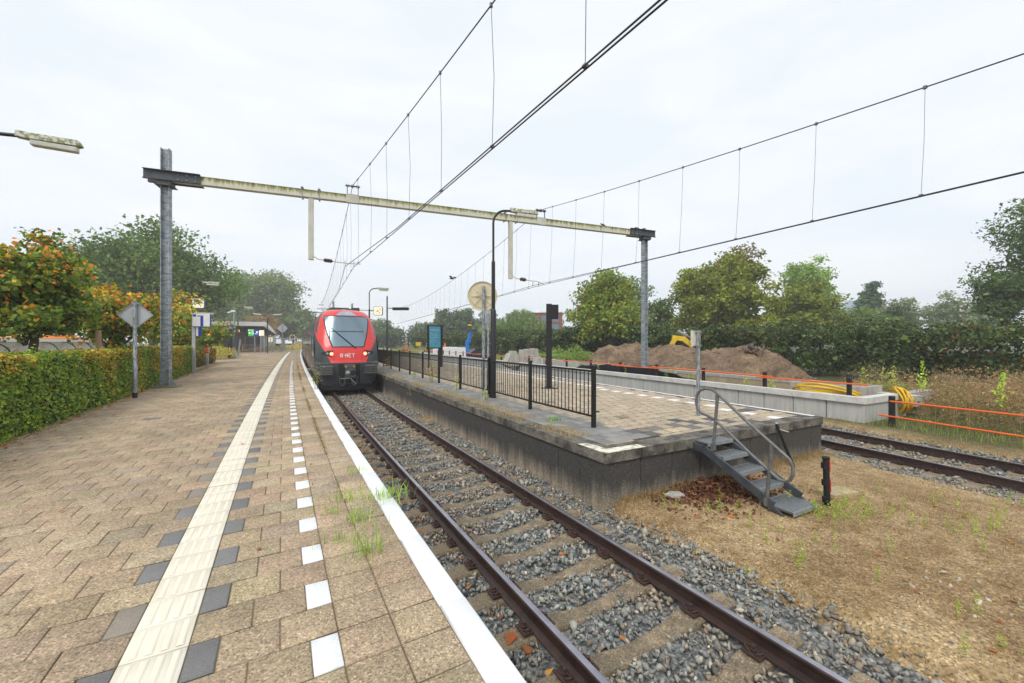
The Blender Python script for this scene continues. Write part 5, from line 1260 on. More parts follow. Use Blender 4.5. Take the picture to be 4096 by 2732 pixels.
def tree(name, label, x, y, h, rad, base, n, ls, palette, w, seed, trunk=.22, zc=None, nclump=60, clump=.8, group=None, gz=-.8, shape=None, fill=.5, up=.35, limbs=9, asp=.7, droop=0.0, cat='tree', bark='bark', dark=.0, lean=0.0, outb=.4):
    n = int(n*1.35); ls = ls*1.22; r = np.random.default_rng(seed); t = thing(name, label, cat, (x, y, gz), 0, group)
    zc = zc if zc is not None else (base+h)/2; rz = (h-base)/2
    pos, k, cc = crown_pts(r, n, (x+lean, y, zc), (rad, rad, rz), nclump, clump, fill, shape)
    pos[:, 2] = np.maximum(pos[:, 2], gz+.05+.0*pos[:, 2])
    out = (pos-np.array([x, y, zc]))/np.array([rad, rad, rz]); cols = pal(palette, w, n, r)*r.uniform(.78, 1.22, nclump)[k][:, None]
    sz_ = ls*r.lognormal(0, .22, n); sz_[:n//6] *= 1.7; leaves('crown', pos, sz_, cols, MT['leaf'], t, r, up=up, outward=out*outb, asp=asp, droop=droop)
    mb = MB(); zt = zc+rz*.45; pts = [Vector((x+lean*q, y, gz+(zt-gz)*q))+Vector((r.normal()*.08, r.normal()*.08, 0)) for q in np.linspace(0, 1, 7)]
    mb.tube(pts, list(np.linspace(trunk, trunk*.28, 7)), 9); mb.build('trunk', MT[bark], t, smooth=True)
    mb = MB(); order = np.argsort(-np.linalg.norm((cc-np.array([x, y, zc]))/np.array([rad, rad, rz]), axis=1))[::max(1, nclump//max(limbs, 1)//2)][:limbs]
    for j in order:
        e = Vector(cc[j]); q = r.uniform(.25, .75); s0 = pts[0].lerp(pts[-1], max(q, (base-gz)/(zt-gz)*.9 if zt > gz else q)); mid = s0.lerp(e, .5)+Vector((0, 0, .12*rad)); mb.tube([s0, mid, e], [trunk*.32, trunk*.2, trunk*.07], 6)
    if limbs: mb.build('limb', MT[bark], t, smooth=True)
    return t

# ================================================================== HEDGES
def hedge(name, label, s0, s1, of, th, hz, nl, palette, w, seed, ls=.06, z0=0.0):
    """of(s): offset of its front face"""
    r = np.random.default_rng(seed); sm = (s0+s1)/2; c = p3(sm, of(sm)-th/2, z0); t = thing(name, label, 'hedge', c)
    mb = MB(); rows = []
    for s in np.linspace(s0+.06, s1-.06, 40):
        a = p3(s, of(s)-.10, 0); b_ = p3(s, of(s)-th+.10, 0); rows.append([Vector((a.x, a.y, z0)), Vector((a.x, a.y, z0+hz-.09)), Vector((b_.x, b_.y, z0+hz-.09)), Vector((b_.x, b_.y, z0))])
    mb.grid(rows); mb.f.append((0, 1, 2, 3)); mb.c.append(None); mb.mi.append(0); e = 39*4; mb.f.append((e, e+1, e+2, e+3)); mb.c.append(None); mb.mi.append(0)
    mb.build('twigs', MT['twigs'], t)
    nf = int(nl*.60); nt = int(nl*.30); ne = nl-nf-nt; L = s1-s0
    # nearer parts of the hedge show larger: more leaves per metre there
    def ss(n): return s0+L*r.random(n)**1.25
    s = ss(nf); z = r.uniform(0.02, 1, nf); wob = .05*(vnoise(s*1.0, z*2, 1.8, 3)-.5)*2+.03*(vnoise(s, z*2, 6, 4)-.5)*2; o = np.array([of(q) for q in s])+wob-np.abs(r.normal(0, .055, nf))+.02; zz = z0+z*hz
    s2 = ss(nt); o2 = np.array([of(q) for q in s2])-r.random(nt)*th; z2 = z0+hz+.05*(vnoise(s2, o2, 2.1, 6)-.5)*2-np.abs(r.normal(0, .04, nt))+.02+(r.random(nt) > .985)*r.uniform(0, .16, nt)
    s3 = np.where(r.random(ne) < .75, s1+r.normal(0, .03, ne), s0+r.normal(0, .03, ne)); o3 = np.array([of(q) for q in s3])-r.random(ne)*th; z3 = z0+r.random(ne)*hz
    S = np.concatenate([s, s2, s3]); O = np.concatenate([o, o2, o3]); Z = np.concatenate([zz, z2, z3]); x, y = P(S, O); pos = np.stack([x, y, Z], 1)
    n = len(S); cols = pal(palette, w, n, r)
    rel = np.clip((Z-z0)/hz, 0, 1); patch = vnoise(S*1.0, Z*1.5, .8, 21); kind = patch+.35*(rel-.5)+r.normal(0, .10, n)
    warm = pal([(.33, .23, .03), (.25, .11, .03), (.40, .30, .05), (.20, .07, .03)], [4, 2, 3, 1.2], n, r); pick = (kind > .66) & (r.random(n) < .62); cols[pick] = warm[pick]
    out = np.zeros((n, 3)); tn = np.interp(S, _S, _T); out[:nf, 0] = np.cos(tn[:nf])*.9; out[:nf, 1] = np.sin(tn[:nf])*.9
    leaves('foliage', pos, ls*r.lognormal(0, .2, n), cols, MT['leaf'], t, r, up=.45, outward=out, asp=.68)
    return t
MT['twigs'] = mat('twigs', (.035, .032, .015), (.016, .016, .008), scale=14, rough=.95)
HP = [(.11, .18, .03), (.165, .24, .038), (.06, .11, .022), (.30, .34, .05), (.18, .14, .03)]
hedge('hedge', 'long clipped beech hedge along the platform, green with yellow and rusty leaves', 1.5, 27.6, lambda s: -5.16-.030*max(s-7.5, 0), 1.1, 1.46, 62000, HP, [5, 4, 4, 2, .6], 31, ls=.064)
hedge('hedge', 'low brownish hedge behind the red and white post', 28.6, 38.5, lambda s: -6.35, .9, 1.15, 9000, [(.10, .09, .03), (.07, .10, .025), (.16, .10, .035)], [3, 4, 2], 32, ls=.08)

# ================================================================== TREES, LEFT
LP = [(.055, .095, .018), (.09, .14, .022), (.14, .20, .03), (.28, .28, .035), (.50, .20, .025), (.45, .13, .03)]
def linden(label, x, y, h, rad, base, n, w, seed, ls, nclump=46, gz=-.3):
    t = tree('linden_tree', label, x, y, h, rad, base, n, ls, LP, w, seed, trunk=.14, nclump=nclump, clump=.27*rad/1.5, shape=lambda cc: cc*(1+.38*(np.random.default_rng(seed).random((len(cc), 1)) > .80)), group='young lindens behind the hedge', gz=gz, fill=.42, up=.25, limbs=14, asp=.95, droop=.8, outb=.7); return t
def warm_top(t, frac, seed, z0, z1):
    me = [c for c in bpy.data.objects if c.parent is t and c.name.startswith('crown')][0].data; r = np.random.default_rng(seed); n = len(me.polygons); co = np.zeros(len(me.vertices)*3, np.float32); me.vertices.foreach_get('co', co); z = co.reshape(n, 4, 3)[:, 0, 2]+t.location.z
    ca = me.color_attributes['Col']; c = np.zeros(n*16, np.float32); ca.data.foreach_get('color', c); c = c.reshape(n, 4, 4); q = np.clip((z-z0)/(z1-z0), 0, 1); pk = r.random(n) < q*frac
    c[pk, :, :3] = pal([(.55, .19, .025), (.42, .13, .03), (.50, .33, .04), (.40, .36, .06)], [3, 2, 2, 2], int(pk.sum()), r)[:, None, :]; ca.data.foreach_set('color', c.ravel())
a_ = linden('young linden with orange and green leaves behind the near end of the hedge', -13.7, 11.3, 4.6, 1.30, 1.85, 9500, [5, 4, 4, 1.2, .3, .12], 41, .088); warm_top(a_, .30, 1, 3.0, 4.6)
b_ = linden('rusty orange and green linden right behind the grey diamond sign', -14.9, 15.0, 3.75, 1.30, 1.55, 5500, [4, 4, 3, 1.5, .8, .5], 42, .095); warm_top(b_, .5, 2, 2.4, 3.8)
c_ = linden('yellow-green linden half hidden by the galvanised mast', -19.6, 23.2, 4.05, 1.75, 1.5, 5000, [2, 3, 5, 3, .7, .4], 43, .115); warm_top(c_, .3, 3, 2.6, 4.0)
d_ = linden('bushy yellow-green linden just right of the platform sign', -24.2, 31.5, 3.1, 1.15, 1.2, 2200, [2, 4, 6, 2, .1, .1], 44, .15)
t = thing('tree_stake', 'pale wooden stake between the first two lindens behind the hedge', 'stake', (-13.6, 13.1, 0)); mb = MB(); mb.cyl((0, 0, -.5), (0, 0, 2.1), .07, 8); mb.build('stake', MT['wood'], t, world=False)
PL = [(.045, .085, .02), (.07, .12, .03), (.10, .155, .045), (.14, .17, .045)]
def wide(cc): q = cc.copy(); q[:, 2] = np.where(q[:, 2] < -.55, -.55+(q[:, 2]+.55)*.3, q[:, 2]); return q
tree('plane_tree', 'huge dark green plane tree behind the mast on the left', -50.5, 56, 17.6, 9.3, 3.2, 24000, .36, PL, [4, 4, 2, .6], 51, trunk=.55, nclump=120, clump=1.35, shape=wide, limbs=26, fill=.42)
tree('plane_tree', 'broad green plane tree rising behind the white station roof', -91, 142, 26.3, 15.0, 5.0, 19000, .70, [(.07, .10, .03), (.10, .14, .045), (.14, .175, .06)], [3, 4, 3], 52, trunk=.5, nclump=110, clump=2.2, shape=wide, limbs=18, fill=.42)
tree('plane_tree', 'green plane tree between the dark plane tree and the one behind the roof', -87.5, 111, 18.3, 10.0, 3.6, 12000, .58, [(.06, .09, .027), (.09, .125, .04), (.13, .16, .055)], [3, 4, 2], 53, trunk=.45, nclump=74, clump=1.8, shape=wide, limbs=12, fill=.42)
tree('small_tree', 'small rust-coloured tree standing over the station roof', -80.5, 130, 10.4, 5.6, 3.0, 4000, .55, [(.22, .12, .03), (.16, .13, .035), (.28, .14, .03)], [3, 3, 2], 54, trunk=.2, nclump=40, clump=1.0, limbs=6)
for k, (x, y, h, rd, lab) in enumerate(((-78, 142, 14.5, 8, 'hazy green tree beyond the end of the station roof'), (-72, 152, 10.5, 8, 'low hazy tree just left of the train roof'), (-95, 140, 13, 9, 'hazy tree further left beyond the station roof'))):
    tree('distant_tree', lab, x, y, h, rd, 1.5, 4200, .85, [(.09, .13, .045), (.12, .16, .055)], [1, 1], 60+k, trunk=.4, nclump=50, clump=1.6, group='trees beyond the station', limbs=5, shape=wide)

# ================================================================== TREES, RIGHT
DK = [(.018, .030, .010), (.030, .050, .014), (.048, .075, .02), (.085, .12, .032), (.14, .16, .035)]
def boxy(cc): return np.sign(cc)*np.abs(cc)**.62
rl = np.random.default_rng(77); X0, Y0 = 32.5, 17.0; dl = Vector((-.58, .815)); k = 0; q = 0.0
RUST = (.13, .06, .02)
while q < 96:
    x, y = X0+dl.x*q, Y0+dl.y*q; dist = math.hypot(x, y); h = 3.05+rl.uniform(-.2, .3)+(.45 if dist > 45 else 0); rust = k in (5, 2)
    n = int(6500 if dist < 34 else 4500 if dist < 55 else 2400)
    lab = (f'dark clipped linden, {ORD[k]} from the right end of the row' if not rust else ('clipped linden with rusty leaves in the dark row, above the brown weeds' if k == 2 else 'clipped linden with rusty tips, sixth from the right end of the dark row'))
    tree('clipped_linden', lab, x, y, h, 2.55, -.75 if dist > 40 else -.55, n, .135 if dist < 40 else .20, DK+([RUST] if rust else []), [3.2, 4, 3, 1.5, .5]+([1.1] if rust else []), 100+k, trunk=.13, nclump=64, clump=.34, group='row of clipped lindens', shape=boxy, fill=.38, up=.5, limbs=6, asp=.9, droop=.8, gz=-.85, outb=.6)
    q += 4.0; k += 1
MT['birch'] = mat('birch', (.62, .60, .56), (.25, .24, .22), scale=3, rough=.8, stretch=(1, 1, 4))
tree('cherry_tree', 'loose yellow-green tree left of the right mast with some rusty twigs', 10.6, 45.5, 10.0, 4.3, .2, 9000, .27, [(.14, .185, .03), (.185, .23, .042), (.09, .125, .024), (.25, .15, .03)], [4, 4, 3, .6], 201, trunk=.22, nclump=90, clump=.62, limbs=22, fill=.45, shape=lambda cc: cc*np.stack([1-.45*np.clip(cc[:, 2], 0, 1)]*2+[np.ones(len(cc))], 1))
tree('willow_tree', 'silvery grey-green tree behind the loose yellow-green one and the mast', 17.4, 62, 11.8, 4.6, .5, 7000, .30, [(.16, .20, .14), (.11, .15, .09), (.21, .25, .19)], [4, 3, 2], 202, trunk=.25, nclump=80, clump=.7, limbs=12, fill=.45)
tree('bushy_tree', 'dull green tree filling the gap right of the galvanised mast', 23.5, 63, 8.8, 3.9, -.5, 5000, .30, [(.09, .13, .05), (.06, .09, .03), (.13, .17, .07)], [4, 3, 2], 203, trunk=.2, nclump=50, clump=.7, limbs=8, fill=.5, shape=lambda cc: cc*np.stack([1-.55*np.clip(cc[:, 2]+.2, 0, 1)]*2+[np.ones(len(cc))], 1))
MP = [(.165, .185, .028), (.21, .22, .036), (.11, .135, .022), (.08, .10, .02)]
tree('maple_tree', 'big domed olive-yellow maple with a brownish top', 26.9, 51, 12.6, 6.1, .3, 16000, .30, MP, [4, 4, 3, 2], 204, trunk=.35, nclump=120, clump=.66, limbs=24, fill=.38, up=.55)
tree('maple_tree', 'thin brown-leaved top of a tree behind the domed maple', 32.4, 58, 15.6, 3.6, 9.5, 2600, .30, [(.16, .11, .05), (.12, .10, .05), (.14, .15, .05)], [3, 3, 2], 205, trunk=.3, nclump=44, clump=.55, limbs=16, fill=.5)
tree('maple_tree', 'lower olive-green maple right of the domed one', 37.8, 52, 9.6, 4.5, -.3, 8500, .30, MP, [3, 2, 5, 3], 206, trunk=.3, nclump=80, clump=.66, limbs=12, fill=.4, up=.55)
tree('ash_tree', 'light green loose-topped tree rising behind the olive maples', 45.3, 61, 14.9, 4.0, 3, 7500, .30, [(.16, .24, .07), (.21, .29, .09), (.11, .17, .05)], [4, 3, 3], 207, trunk=.28, nclump=70, clump=.62, limbs=18, fill=.5)
tree('feathery_shrub', 'feathery green tall shrub behind the row, left of the tall conical tree', 47.5, 54, 6.4, 4.3, -.5, 6500, .24, [(.11, .16, .06), (.08, .125, .05), (.16, .20, .08)], [4, 3, 2], 208, trunk=.16, nclump=70, clump=.5, limbs=8, fill=.45)
tree('fir_tree', 'dark spiky conifer behind the row, right of the feathery shrub', 54, 56, 6.6, 3.2, -.5, 4500, .26, [(.05, .08, .045), (.035, .055, .03), (.08, .12, .06)], [4, 3, 2], 209, trunk=.16, nclump=60, clump=.45, limbs=8, shape=lambda cc: cc*np.stack([.9-.6*np.clip(cc[:, 2], -1, 1)]*2+[np.ones(len(cc))], 1))
tree('feathery_shrub', 'second feathery green shrub overlapping the conifer', 50.5, 56, 6.0, 3.4, -.5, 4500, .24, [(.11, .16, .06), (.08, .125, .05), (.14, .19, .08)], [4, 3, 2], 218, trunk=.16, nclump=50, clump=.5, limbs=6, fill=.45)
tree('poplar_tree', 'tall narrow conical poplar standing alone on the skyline', 80.5, 89, 15.4, 2.6, 3, 4500, .42, [(.06, .11, .06), (.045, .085, .045), (.09, .14, .075)], [4, 3, 2], 210, trunk=.3, nclump=60, clump=.55, limbs=6, shape=lambda cc: cc*np.stack([.95-.5*np.clip(cc[:, 2], -1, 1)]*2+[np.ones(len(cc))], 1))
for k, (x, y, h, rd, lab) in enumerate(((88, 80, 11.2, 4.2, 'pale birch with a forked white trunk, centre of the far birches'), (80, 82, 10.6, 4.0, 'left one of the pale far birches behind the clipped row'), (95.5, 80, 10.2, 4.0, 'right one of the pale far birches, beside the big ash tree'))):
    t = tree('birch_tree', lab, x, y, h, rd, 1.0, 3600, .38, [(.15, .18, .11), (.11, .14, .085), (.19, .21, .14)], [4, 3, 2], 211+k, trunk=.22, nclump=46, clump=.75, group='far birches', limbs=10, bark='birch', fill=.5)
tree('ash_tree', 'tall ash tree with dark leaves at the right edge of the photo', 50.9, 35.2, 16.3, 6.3, 2.6, 19000, .27, [(.045, .08, .028), (.065, .11, .036), (.10, .15, .05)], [4, 4, 2], 214, trunk=.4, nclump=130, clump=.75, limbs=26, fill=.5, asp=.45)
tree('ash_tree', 'lower spreading side bough of leaves left of the tall ash', 44.8, 36.5, 8.9, 2.5, 3.0, 3000, .25, [(.045, .08, .028), (.065, .11, .036), (.10, .15, .05)], [4, 4, 2], 215, trunk=.16, nclump=40, clump=.5, limbs=14, fill=.55, asp=.45)
def droopy(name, label, x, y, h, rd, n, palette, seed, ls=.5):
    r = np.random.default_rng(seed); t = thing(name, label, 'tree', (x, y, -.8), 0); ns = 420; a = r.uniform(0, 2*np.pi, ns); q = r.random(ns)**.5; top = h-(h*.42)*q**2+r.normal(0, .25, ns); low = np.maximum(.3, top*(.15+.25*r.random(ns))*np.where(q > .6, .6, 1.2)); k = r.integers(0, ns, n); f = r.random(n)
    pos = np.stack([x+rd*q[k]*np.cos(a[k])+r.normal(0, .14, n), y+rd*q[k]*np.sin(a[k])+r.normal(0, .14, n), top[k]+(low[k]-top[k])*f], 1)
    cols = pal(palette, [1]*len(palette), n, r)*r.uniform(.75, 1.25, ns)[k][:, None]; leaves('crown', pos, ls*r.lognormal(0, .2, n), cols, MT['leaf'], t, r, up=.1, asp=.28, droop=4)
    mb = MB(); mb.tube([(x, y, -.8), (x+.2, y, h*.5), (x, y, h*.8)], [.5, .35, .1], 8); mb.build('trunk', MT['bark'], t, smooth=True); return t
droopy('weeping_willow', 'large weeping willow with hanging fronds behind the clipped row', 2.0, 90, 8.9, 5.9, 17000, [(.12, .175, .065), (.09, .14, .05), (.155, .21, .08)], 301)
droopy('weeping_willow', 'small pale yellowish willow left of the large weeping willow', -7.0, 108, 6.6, 2.7, 3000, [(.22, .25, .10), (.18, .21, .08)], 302)
for k, (x, y, h, rd, lab) in enumerate(((-16.5, 132, 11.6, 6.5, 'big dark hazy tree behind the round sign pole'), (-22.5, 132, 12.6, 3.4, 'pointed hazy tree left of the big dark one'), (-8, 138, 10.2, 6, 'hazy dark tree just right of the round sign'), (3, 140, 9.2, 6, 'hazy tree behind the small pale willow'), (-33, 150, 8.0, 6, 'low hazy tree right of the blue poster panel'), (-44, 140, 7.6, 6, 'low hazy tree behind the blue poster panel'), (-52.5, 118, 8.6, 4.2, 'dark rounded tree between the display pole and the poster'), (-62, 130, 8.2, 6, 'green tree just right of the train'), (-56, 165, 11.5, 7, 'taller misty tree behind the dark rounded one'), (13, 128, 8.0, 6, 'hazy tree behind the red brick building'))):
    cone = lambda cc: cc*np.stack([.9-.6*np.clip(cc[:, 2], -1, 1)]*2+[np.ones(len(cc))], 1)
    tree('distant_tree', lab, x, y, h, rd, -.5, 4200, .75, [(.06, .09, .045), (.08, .115, .055), (.045, .07, .035)] if k not in (7, 8) else [(.11, .15, .06), (.08, .12, .05)], [3, 3, 2] if k not in (7, 8) else [1, 1], 310+k, trunk=.35, nclump=56, clump=1.25, group='trees far beyond the tracks', limbs=4, shape=cone if k == 1 else wide)

# ================================================================== EARTH HEAP
def heap(name, label, spine, seed, m_):
    r = np.random.default_rng(seed); rows = []; n = len(spine); NS = 90
    tt = np.linspace(0, n-1, NS); sp = np.array([[np.interp(q, range(n), [s_[j] for s_ in spine]) for j in range(4)] for q in tt])   # x, y, half width, height
    d = np.gradient(sp[:, :2], axis=0); d /= np.linalg.norm(d, axis=1)[:, None]; nn = np.stack([-d[:, 1], d[:, 0]], 1)
    us = np.linspace(-1, 1, 44); V = []
    for i in range(NS):
        for u in us:
            x = sp[i, 0]+nn[i, 0]*u*sp[i, 2]; y = sp[i, 1]+nn[i, 1]*u*sp[i, 2]; z = sp[i, 3]*(1-abs(u)**1.5)**.9
            X = np.array([x]); Y = np.array([y]); nz_ = .62*(vnoise(X+z, Y, .9, seed)[0]-.5)+.42*(vnoise(X+z*2, Y, 2.4, seed+1)[0]-.5)+.26*(vnoise(X+z*3, Y, 6.1, seed+2)[0]-.5)
            V.append((x, y, -.9+max(0, z+nz_*min(1, z*1.3))))
    m = len(us); ii, jj = np.meshgrid(np.arange(m-1), np.arange(NS-1)); a = (jj*m+ii).ravel(); Fq = np.stack([a, a+1, a+m+1, a+m], 1)
    o = np_mesh(name, np.array(V), Fq, m_); return tag(o, label, 'earth heap')
MT['earth'] = mat('earth', (.27, .185, .115), (.12, .08, .052), scale=1.1, rough=.95, bump=.9, bscale=9, pos=(.34, .66), detail=10, speck=(9, .35, .5))
heap('earth_heap', 'long heap of bare brown earth behind the orange rails', [(6.4, 37.5, 1.0, .5), (8.2, 35.5, 2.9, 2.2), (10.3, 32.8, 3.3, 2.35), (12.2, 30, 3.2, 2.1), (13.6, 27.4, 3.2, 2.0), (15.0, 24.7, 3.0, 2.15), (15.7, 22.8, 2.4, 1.5), (16.1, 21.5, 1.5, .6), (16.4, 20.7, .6, .05)], 61, MT['earth'])
rr2 = np.random.default_rng(5); pos = np.stack([rr2.normal(14.5, .55, 26), rr2.normal(24.3, .55, 26), rr2.uniform(1.05, 1.45, 26)], 1)
heap('earth_heap', 'low heap of grey-brown earth between the wall end and the dark trees', [(17.4, 17.6, .4, .1), (18.5, 16.8, 1.0, .85), (19.8, 16.0, 1.1, .9), (21.4, 15.2, .5, .1)], 71, MT['earth'])
t_ = scatter_rocks('earth_clods', np.stack([rr2.normal(14.9, .4, 30), rr2.normal(24.4, .4, 30), rr2.uniform(.9, 1.42, 30)], 1), rr2.uniform(.10, .30, 30), np.tile(np.array([[.16, .12, .09]]), (30, 1)), MT['stone'], 9); tag(t_, 'dark clods of earth on the peak of the earth heap', 'earth clods', kind='stuff')

hp_ = bpy.data.objects['earth_heap']; co_ = np.array([v.co[:] for v in hp_.data.vertices]); co_ = co_[co_[:, 2] > -.6]; pk_ = rr2.integers(0, len(co_), 900); cp_ = co_[pk_]+rr2.normal(0, .06, (900, 3))
t_ = scatter_rocks('earth_clods', cp_, .045*rr2.lognormal(0, .55, 900), np.array([[.27, .185, .115]])*rr2.uniform(.45, 1.35, (900, 1)), MT['stone'], 10); tag(t_, 'loose clods scattered over the long earth heap', 'earth clods', kind='stuff')
# ================================================================== GROUND COVER AND WEEDS
r = np.random.default_rng(91)
STRAW = [(.42, .30, .14), (.33, .22, .10), (.50, .38, .20), (.24, .15, .07)]
def in_dirt(x, y):
    d1 = seg_dist(x, y, _AX[0], _AX[1]); d2 = seg_dist(x, y, _X2[:700], _Y2[:700]); right = (x-_X[400])*.86+(y-2)*.5 > 1.7
    return (d1 > 1.62) & (d2 > 1.7) & right & ((x-F0.x)*FN.x+(y-F0.y)*FN.y < .0) & (x-10.3 < (12-y)*.5)
n = 90000; x = r.uniform(.8, 13, n); y = 1.6+9.6*r.random(n)**1.15; k = in_dirt(x, y); x, y = x[k], y[k]; dens = vnoise(x, y, .8, 33)*.6+vnoise(x, y, 2.6, 34)*.4; k = r.random(len(x)) < np.clip(dens*1.7-.25, .15, 1); x, y = x[k], y[k]
n = len(x); base = np.stack([x, y, ground_z(x, y)-.004], 1)
tag(blades('dry_grass', base, r.uniform(.02, .085, n), r.uniform(.0025, .005, n), pal(STRAW, [3, 3, 2, 3], n, r), MT['dry'], r, lean=1.0), 'short dry grass and straw on the bare earth between the tracks', 'dry grass', kind='stuff')
# dry grass along the foot of the island's end wall
n = 5200; t = r.uniform(-.1, 6.4, n); off = np.abs(r.normal(0, .13, n))+.01; x = F0.x+FD.x*t-FN.x*off; y = F0.y+FD.y*t-FN.y*off; base = np.stack([x, y, ground_z(x, y)-.01], 1)
tag(blades('dry_grass', base, r.uniform(.04, .17, n), .004, pal(STRAW+[(.12, .15, .04)], [3, 3, 2, 3, 1], n, r), MT['dry'], r, lean=.7), 'dry grass along the foot of the island platform end wall', 'dry grass', kind='stuff')
# dry grass on the cap of the island
n = 15000; s = 3.3+24*r.random(n)**1.2; o = ISL_O+.06+np.abs(r.normal(.30, .24, n)); k = (vnoise(s, o*1.5, 1.1, 44)+.35*(vnoise(s, o, 4, 45)-.5) > .44) & (o < ISL_O+1.15) & (s > 3.9); s, o = s[k], o[k]; n = len(s); x, y = P(s, o); base = np.stack([x, y, np.full(n, .004)], 1)
tag(blades('dry_grass', base, r.uniform(.02, .10, n), r.uniform(.003, .006, n), pal([(.46, .32, .12), (.38, .24, .09), (.54, .40, .18), (.20, .22, .06)], [4, 3, 3, 1.3], n, r), MT['dry'], r, lean=.95), 'tawny dry grass along the edge of the island platform, in front of the railing', 'dry grass', kind='stuff')
# moss and weeds in the platform joints
n = 7000; s = 1.2+30*r.random(n)**1.0; o = np.where(r.random(n) < .75, -.48, np.where(r.random(n) < .6, -.785, -.185))+r.normal(0, .022, n); k = (vnoise(s, o*.2, .9, 55) > .45) & ((s > 4) | (r.random(n) < .25)); s, o = s[k], o[k]; n = len(s); x, y = P(s, o)
tag(blades('joint_weeds', np.stack([x, y, np.zeros(n)-.004], 1), r.uniform(.012, .055, n), .006, pal([(.34, .20, .08), (.20, .20, .05), (.28, .13, .05), (.14, .17, .04)], [3, 2, 2, 2], n, r), MT['dry'], r, lean=1.0), 'reddish dry weeds in the joints of the paved platform', 'weeds', kind='stuff')
# moss in island joints
n = 2600; s = 3.2+14*r.random(n)**1.3; o = r.uniform(3.7, 9.8, n); s = np.round((s-.05)/.3)*.3+.05+r.normal(0, .008, n); x, y = P(s, o); k = in_island(x, y, .3, .1) & (vnoise(x, y, 1.3, 57) > .5); n = int(k.sum())
tag(blades('joint_weeds', np.stack([x[k], y[k], np.zeros(n)-.004], 1), r.uniform(.008, .03, n), .005, pal([(.22, .22, .05), (.34, .24, .08), (.15, .17, .04)], [2, 2, 2], n, r), MT['dry'], r, lean=1.0), 'small weeds in the joints of the island paving', 'weeds', kind='stuff')
GRN = [(.16, .27, .05), (.22, .34, .07), (.11, .20, .04), (.30, .38, .10)]
def tuft(label, x, y, n, h, sp, seed, cols=GRN, w=.007, lean=.45, name='grass_tuft', z=0.0, cat='grass tuft', group=None):
    q = np.random.default_rng(seed); base = np.stack([x+q.normal(0, sp, n), y+q.normal(0, sp, n), np.full(n, z)-.004], 1)
    o = blades(name, base, q.uniform(.35, 1, n)*h, w*q.uniform(.7, 1.3, n), pal(cols, [1]*len(cols), n, q), MT['grass'], q, lean=lean); return tag(o, label, cat, group)
def px0(u, v, z=0.0): Y = F_*(EYE-z)/(v-1366); return (u-2048)*Y/F_, Y
for i, (u, v, n, h, sp, lab) in enumerate(((1480, 2215, 30, .26, .05, 'tall green grass tuft growing between the tiles, nearest to the camera'), (1545, 1990, 55, .17, .06, 'thick green tuft overhanging the white platform edge'), (1395, 1990, 40, .15, .07, 'green tuft between the tiles left of the one at the white edge'), (1430, 2080, 40, .17, .05, 'upright green tuft halfway between the white edge and the white blocks'), (1320, 2050, 26, .10, .05, 'low yellow-green tuft close to the row of white blocks'), (1355, 2160, 22, .15, .06, 'thin pale tuft beside a white block near the camera'), (1420, 1890, 22, .16, .05, 'wispy grass stems in front of the white edge, farthest of the green tufts'), (1600, 1990, 9, .26, .06, 'single reed-like shoot by the white platform edge'))):
    x, y = px0(u, v); tuft(lab, x, y, int(n*1.7), h*1.15, sp*1.5, 400+i, w=.006 if n > 15 else .012, group='green tufts in the platform paving')
x, y = px0(2213, 1680); tuft('flat green weed on the island platform edge in front of the railing', x, y, 60, .14, .10, 420, cols=[(.09, .20, .05), (.14, .27, .07)], w=.016, lean=1.0, cat='weed')
def stalk(name, label, x, y, z, h, seed, cols, nl=60, wd=.06, spike=True, group=None, cat='weed', bare=.25, ls=.05, stems=1):
    q = np.random.default_rng(seed); t = thing(name, label, cat, (x, y, z), 0, group); mb = MB(); P_, = [[]]
    for s_ in range(stems):
        a = q.uniform(0, 6.28); d = Vector((math.cos(a), math.sin(a), 0)); ln = q.uniform(.02, .10)+(.12 if stems > 1 else 0)*s_/stems; hh = h*(q.uniform(.65, 1) if s_ else 1); b0 = Vector((x, y, z))+d*(.03*s_ if stems > 1 else 0)
        pts = [b0+d*(ln*hh*f**1.5)+Vector((0, 0, hh*f)) for f in (0, .35, .7, 1)]; mb.tube(pts, [.007, .006, .004, .002], 5); m_ = nl//stems
        f = bare+(1-bare)*q.random(m_); f = np.sort(f); rad = wd*(np.where(f < .75, .9, (1-f)/.25*.8+.15) if spike else (.4+f))
        for fi, ri in zip(f, rad): c = pts[0].lerp(pts[-1], fi)+Vector((q.normal()*ri, q.normal()*ri, q.normal()*.01)); P_.append(c[:])
    mb.build('stem', MT['stemg'], t); pos = np.array(P_); n = len(pos); leaves('leaves', pos, ls*q.lognormal(0, .2, n), pal(cols, [1]*len(cols), n, q), MT['grass'], t, q, up=.2, asp=.4, droop=-.5); return t
MT['stemg'] = mat('stemg', (.22, .22, .07), (.14, .13, .05), scale=20, rough=.8)
GOLD = [(.34, .38, .10), (.24, .32, .07), (.44, .44, .16)]
def wall_at(u, off): r_ = (u-2048)/F_; B = W0+WN*off; t = (r_*B.y-B.x)/(WD.x-r_*WD.y); p = B+WD*t; return p.x, p.y
gl = [(2395, .95), (2416, .6), (2434, .85), (2503, .7), (2565, .55), (2624, .62), (2667, .6), (2683, .75), (2701, .9), (2758, .6), (2775, .6), (2810, .5), (2989, .85), (2978, .45), (3090, .7), (3080, .5), (2290, .7), (2230, .65), (2160, .6), (2110, .7), (2075, .6), (1990, .7)]
for i, (u, h) in enumerate(gl):
    x, y = wall_at(u, .62+.25*((i*7) % 3)); stalk('goldenrod', f'yellow-green goldenrod stalk behind the pale wall, {ORD[sorted(q_[0] for q_ in gl).index(u)]} from the left', x, y, -.25, h*(.75+.018*max(0, y-14)), 500+i, GOLD, 46, .045, group='goldenrod behind the wall', ls=.075)
